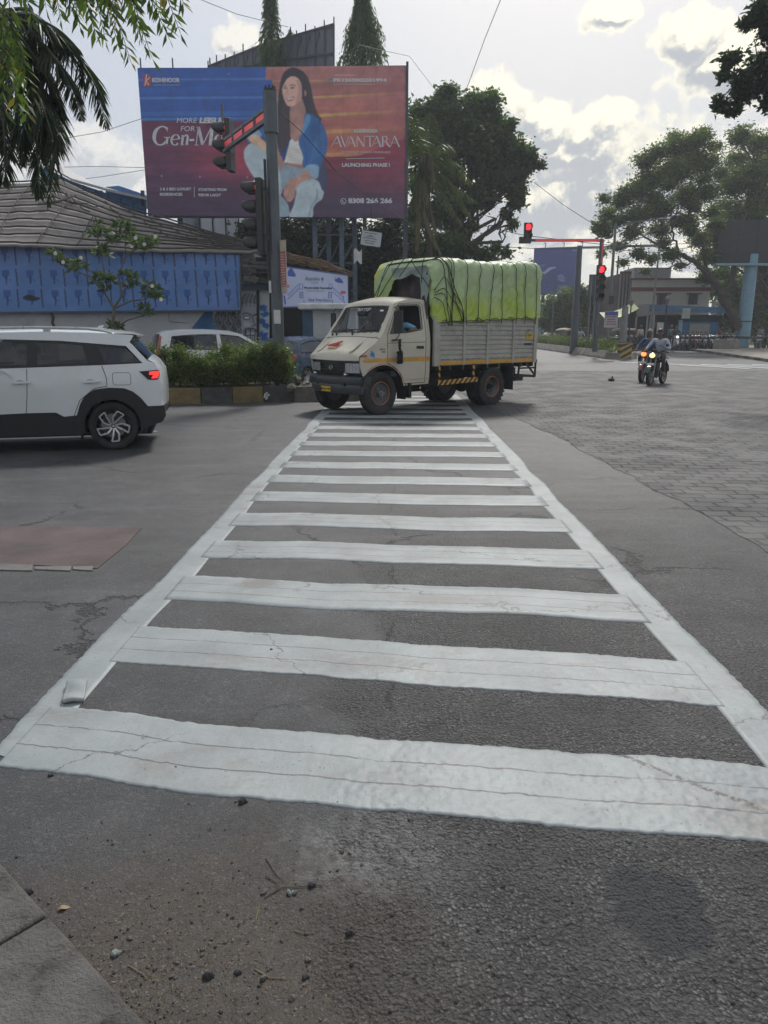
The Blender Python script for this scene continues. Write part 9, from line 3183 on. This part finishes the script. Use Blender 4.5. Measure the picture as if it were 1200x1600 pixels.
for (x, y) in ((87, 396), (99, 410), (212, 372), (226, 382), (243, 370), (238, 447), (206, 385), (252, 468), (127, 403)):
 c0 = FL(x, y, -.3)
 for k in range(5):
  a = k * 2 * PI / 5
  b.ell(c0 + Vector((.035 * math.cos(a), -.02, .035 * math.sin(a))), (.03, .012, .03), 6, 4)
b.build('flowers', M('white_petal', (.62, .60, .52), .6), FT)
Yq = 9.3
pcx = P(-190, 60, Yq)
PQ = thing('palm_tree', 'dark feather palm whose fronds hang in from the left edge', 'tree', (pcx.x, Yq, 0))
rng = np.random.default_rng(17)
c0 = pcx - PQ.location
b = MB(); limb(b, (0, 0, -.1), c0, .16, .13, rng, .01, 8); b.build('trunk', BARK, PQ, True)
b = MB(); cos = []
QP = lambda x, y, d=0: P(x, y, Yq + d) - PQ.location
for pts, L, dr_ in (([(20, 22), (75, 48), (120, 84), (150, 135), (168, 205)], .40, .8), ([(10, 50), (60, 95), (82, 160), (88, 225), (74, 330)], .38, .9), ([(0, 60), (40, 105), (66, 165), (78, 215), (78, 300)], .40, .9), ([(-10, 80), (20, 130), (36, 190), (34, 260)], .42, .7), ([(-20, 100), (0, 160), (8, 230), (2, 290)], .42, .7), ([(15, 30), (60, 62), (92, 100), (118, 150), (128, 190)], .28, .8), ([(0, 40), (50, 85), (80, 130), (98, 190)], .30, .8), ([(-10, 60), (30, 110), (52, 170), (60, 260), (62, 312)], .36, .9), ([(-30, 110), (-10, 180), (20, 250)], .4, .7), ([(-10, 50), (30, 92), (60, 140), (70, 200), (56, 280)], .44, .8), ([(20, 15), (60, 30), (96, 50), (126, 80)], .34, .7)):
 frond(b, cos, [c0] + [QP(x, y, rng.uniform(-.35, .35)) for x, y in pts], L, rng, .019, 170, dr_, spread=.7)
b.build('frond_rib', M('palm_rib', (.05, .06, .03), .6), PQ)
fronds_mesh('fronds', cos, leaf_mat('dark_palm_leaf', (.014, .026, .017), (.040, .062, .032), None, .22), PQ, rng=rng)
Yv = 7.2
NT_ = thing('neem_tree', 'leafy branches with narrow hanging leaflets overhanging the upper left corner', 'tree', (P(-420, 400, Yv).x, Yv, 0))
rng = np.random.default_rng(27)
NP = lambda x, y, d=0: P(x, y, Yv + d) - NT_.location
b = MB()
top = NP(-260, -160)
limb(b, (0, 0, -.1), top, .2, .13, rng, .03, 8)
hub = NP(-40, -110)
b.tube([top, NP(-150, -150), hub, NP(120, -90), NP(250, -60)], [.10, .08, .05, .03, .012], 7)
b.tube([hub, NP(-20, -30), NP(0, 40)], [.04, .025, .01], 6)
pos, dr = [], []
def twig(a, c_, n, L):
 a, c_ = Vector(a), Vector(c_)
 m_ = a.lerp(c_, .5) + Vector((0, 0, .06))
 pts = [a, m_, c_]
 b.tube(pts, [.006, .004, .002], 4)
 d0 = (c_ - a).normalized()
 for k in range(n):
  t = .15 + .85 * k / n
  p = a.lerp(m_, t * 2) if t < .5 else m_.lerp(c_, t * 2 - 1)
  s = d0.cross(Vector((0, 1, 0))).normalized()
  for sg in (-1, 1):
   d = s * sg * .9 + d0 * .6 + Vector((0, 0, -.75)) + Vector((0, rng.normal() * .4, 0))
   pos.append(tuple(p)); dr.append(tuple(d * 2.2))
 pos.append(tuple(c_)); dr.append(tuple(d0 * 2.5))
for (x0, y0, x1, y1) in ((80, -40, 95, 30), (105, -40, 125, 42), (120, -30, 150, 55), (140, -30, 165, 62), (150, -30, 188, 80), (160, -25, 205, 98), (175, -30, 225, 70), (190, -35, 238, 92), (210, -35, 265, 62), (225, -35, 255, 35), (240, -40, 282, 52), (250, -40, 290, 10), (60, -40, 72, 12), (30, -40, 50, 30), (10, -40, 20, 60), (-10, -20, 12, 90), (-10, 0, 20, 130), (0, 10, 40, 165), (-10, 40, 10, 190), (10, 20, 52, 150), (-5, 60, 24, 120), (130, -20, 140, 20), (200, -30, 215, 40), (170, -40, 180, 40), (100, -20, 112, 15), (-10, -30, 40, 0), (20, 40, 44, 192), (0, 90, 30, 170)):
 dd = rng.uniform(-.5, .5)
 twig(NP(x0, y0, dd), NP(x1, y1, dd), 9, .1)
b.build('trunk', BARK, NT_, True)
co, f, at = leaf_quads(np.array(pos), .135, rng, aspect=.27, dirs=np.array(dr), fold=.08)
np_mesh('crown', co, f, leaf_mat('neem_leaf', (.030, .050, .020), (.11, .17, .045), (.22, .19, .05), .42), NT_, {'lv': at})
# ------------------------------------------------------------------ overhead wires
for i, (lab, pts, r) in enumerate((
  ('thin wire running steeply down from the top edge to the broad tree', [(790, -20, 30), (757, 62, 33), (728, 142, 37)], .014),
  ('wire crossing the top edge above the rear billboard', [(290, -10, 30), (370, 22, 30), (450, 42, 31)], .010),
  ('wire from the rear billboard past the corner of the big billboard', [(560, 70, 38), (640, 88, 40), (678, 138, 42)], .012),
  ('upper wire left of the big billboard', [(90, 218, 40), (160, 206, 40), (225, 184, 40)], .013),
  ('middle wire left of the big billboard', [(60, 262, 42), (150, 260, 42), (230, 262, 42)], .013),
  ('lower wire left of the big billboard', [(90, 285, 42), (160, 276, 42), (235, 264, 42)], .013),
  ('dark cable slanting across the big billboard from the signal pole', [(432, 170, 18.3), (470, 205, 19.5), (520, 262, 21.5), (590, 318, 24), (640, 348, 27)], .013),
  ('long wire from the broad tree down to the far canopy', [(835, 285, 55), (880, 320, 56), (930, 352, 58)], .02),
  ('upper wire passing the far signal arm', [(735, 348, 50), (820, 368, 50), (960, 384, 50), (1100, 380, 52)], .02),
  ('lower wire below the far signal arm', [(725, 370, 52), (790, 386, 52), (850, 389, 52), (960, 388, 52)], .018),
  ('wire across the canopy tree by the dark hoarding', [(940, 388, 48), (1020, 395, 48), (1110, 382, 50), (1200, 360, 52)], .018))):
 P3 = [P(x, y, Y) for x, y, Y in pts]
 sp = []
 for k in range(len(P3) - 1):
  for j in range(6): sp.append(P3[k].lerp(P3[k + 1], j / 6))
 sp.append(P3[-1])
 b = MB(); b.tube(sp, r, 4)
 tag(b.build('overhead_wire', M('wire_black', (.02, .02, .022), .6)), lab, 'wire')
# ------------------------------------------------------------------ small things on the near road
def on_ground(x, y):
 p = G(x, y)
 p.z = float(ground_z(np.array(p.x), np.array(p.y)))
 return p
rng = np.random.default_rng(101)
b = MB()
for i in range(1400):
 if i < 1000: x, y = rng.normal(330, 190), rng.normal(1490, 85)
 else: x, y = rng.uniform(0, 1200), rng.uniform(1240, 1600)
 if y > 1640 or y < 1230 or x < -40: continue
 if (x - 0) < (y - 1355) * .88: continue
 p = on_ground(x, y)
 r_ = abs(rng.normal()) ** 1.6 * .0016 + .0008
 stone(b, (p.x, p.y, p.z + r_ * .2), r_, rng)
GRIT = M('grit_stone', (.085, .078, .07), .85, var=.9, scale=30)
tag(b.build('gravel', GRIT, smooth=True), 'scattered grit and small pebbles on the soiled road corner', 'gravel', kind='stuff')
DST = M('dark_chip', (.026, .026, .028), .8, var=.5, scale=30)
PST = M('pale_chip', (.20, .21, .21), .8, var=.2, scale=30)
for lab, x, y, r_, m_ in (('dark stone on the near kerb edge', 42, 1397, .013, DST), ('dark stone beside the twigs on the soil', 486, 1385, .011, DST), ('dark stone pair right of the straw, nearer the viewer', 545, 1460, .012, DST), ('flat pale chip below the crossed twigs', 452, 1396, .010, PST), ('dark lump half way between kerb and twigs', 325, 1528, .012, DST), ('small dark stone in front of the first white bar, left part', 78, 1213, .010, DST), ('dark stone in front of the first white bar, right of the small one', 379, 1255, .013, DST), ('dark stone lying on the third white bar', 424, 1016, .008, DST), ('dark round pebble at lower centre of the soil', 476, 1528, .009, DST), ('dark pebble lying near the bottom edge, left of centre', 370, 1521, .009, DST), ('grey stone next to the kerb at the lower left', 180, 1492, .011, PST), ('tiny dark stone on the near white bar', 275, 1200, .006, DST)):
 p = on_ground(x, y)
 b = MB(); stone(b, (0, 0, 0), r_, rng); stone(b, (r_ * .9, r_ * .3, -r_ * .2), r_ * .6, rng)
 o = b.build('stone', m_, smooth=False); o.location = p + Vector((0, 0, r_ * .4)); tag(o, lab, 'stone')
for lab, pts in (('longer dark bent twig on the soil', [(412, 1405), (440, 1388), (505, 1385)]), ('short dark twig crossing the longer one', [(415, 1342), (428, 1362), (442, 1378)]), ('thin dark twig below the crossed pair', [(415, 1370), (432, 1380), (432, 1398)]), ('pale straw lying right of the kerb', [(398, 1515), (420, 1528), (448, 1530)]), ('thin dry stalk at lower left of the soil', [(200, 1510), (222, 1523), (230, 1532)]), ('pale straw near the dark stone pair', [(460, 1455), (475, 1460), (490, 1460)]), ('fine straw upright on the soil patch', [(400, 1438), (403, 1425), (406, 1415)])):
 b = MB(); q = [on_ground(*p) for p in pts]
 b.tube([v - q[0] + Vector((0, 0, .003)) for v in q], [.0014, .0012, .0007], 5)
 o = b.build('twig', M('pale_straw', (.20, .14, .07), .8) if 'straw' in lab or 'stalk' in lab else M('dark_twig', (.035, .026, .02), .8), smooth=True); o.location = q[0]; tag(o, lab, 'twig')
b = MB(); b.grid(lambda u, v: Vector((.035 * (u - .5), .018 * (v - .5) * math.sin(u * PI), .004 + .004 * math.sin(u * 5))), 9, 5)
o = b.build('dry_leaf', M('dry_leaf', (.24, .17, .10), .7, var=.3, scale=60), smooth=True); o.location = on_ground(100, 1420); o.rotation_euler.z = .5; tag(o, 'curled tan dry leaf near the kerb', 'leaf')
rng = np.random.default_rng(55)
pts, dr = [], []
for i in range(420):
 x, y = rng.normal(250, 130), rng.normal(1530, 50)
 if x < (y - 1355) * .88 or y > 1620: continue
 p = on_ground(x, y); pts.append((p.x, p.y, p.z + .003)); a = rng.uniform(0, 6.3); dr.append((math.cos(a), math.sin(a), .05))
co, f, at = leaf_quads(np.array(pts), .016, rng, aspect=.16, dirs=np.array(dr) * 3)
tag(np_mesh('straw_litter', co, f, leaf_mat('straw', (.09, .06, .03), (.24, .17, .09), None, .1), None, {'lv': at}), 'fine straw and leaf litter on the soil', 'litter', kind='stuff')
b = MB()
p0, p1, p2, p3 = on_ground(97, 1103), on_ground(132, 1099), on_ground(138, 1068), on_ground(106, 1072)
c0 = (p0 + p1 + p2 + p3) / 4
ring = [p - c0 for p in (p0, p1, p2, p3)]
def lid(u, v):
 p = ring[0].lerp(ring[1], u).lerp(ring[3].lerp(ring[2], u), v)
 return p + Vector((0, 0, .016 + .006 * math.sin(u * PI) + .012 * v + .004 * math.sin(v * 9 + u * 3)))
b.grid(lid, 14, 10)
o = b.build('paint_offcut', CWP, smooth=True); o.location = c0 + Vector((0, 0, .004)); tag(o, 'curled white offcut of road marking lying on the left border line', 'offcut')
so = o.modifiers.new('t', 'SOLIDIFY'); so.thickness = .016
# ------------------------------------------------------------------ thin sunlit haze over the whole place
b = MB()
b.box((0, 95, 29), (620, 250, 62))
hz_o = b.build('haze', MATS['white_paint'])
hm = bpy.data.materials.new('haze_air')
hm.use_nodes = True
hm.node_tree.nodes.clear()
pv = hm.node_tree.nodes.new('ShaderNodeVolumePrincipled')
pv.inputs['Color'].default_value = (.86, .92, .98, 1)
pv.inputs['Density'].default_value = .0011
pv.inputs['Anisotropy'].default_value = .3
ho = hm.node_tree.nodes.new('ShaderNodeOutputMaterial')
hm.node_tree.links.new(pv.outputs[0], ho.inputs['Volume'])
hz_o.data.materials.clear()
hz_o.data.materials.append(hm)
tag(hz_o, kind='stuff')
SC.cycles.volume_bounces = 0
SC.cycles.volume_max_steps = 16
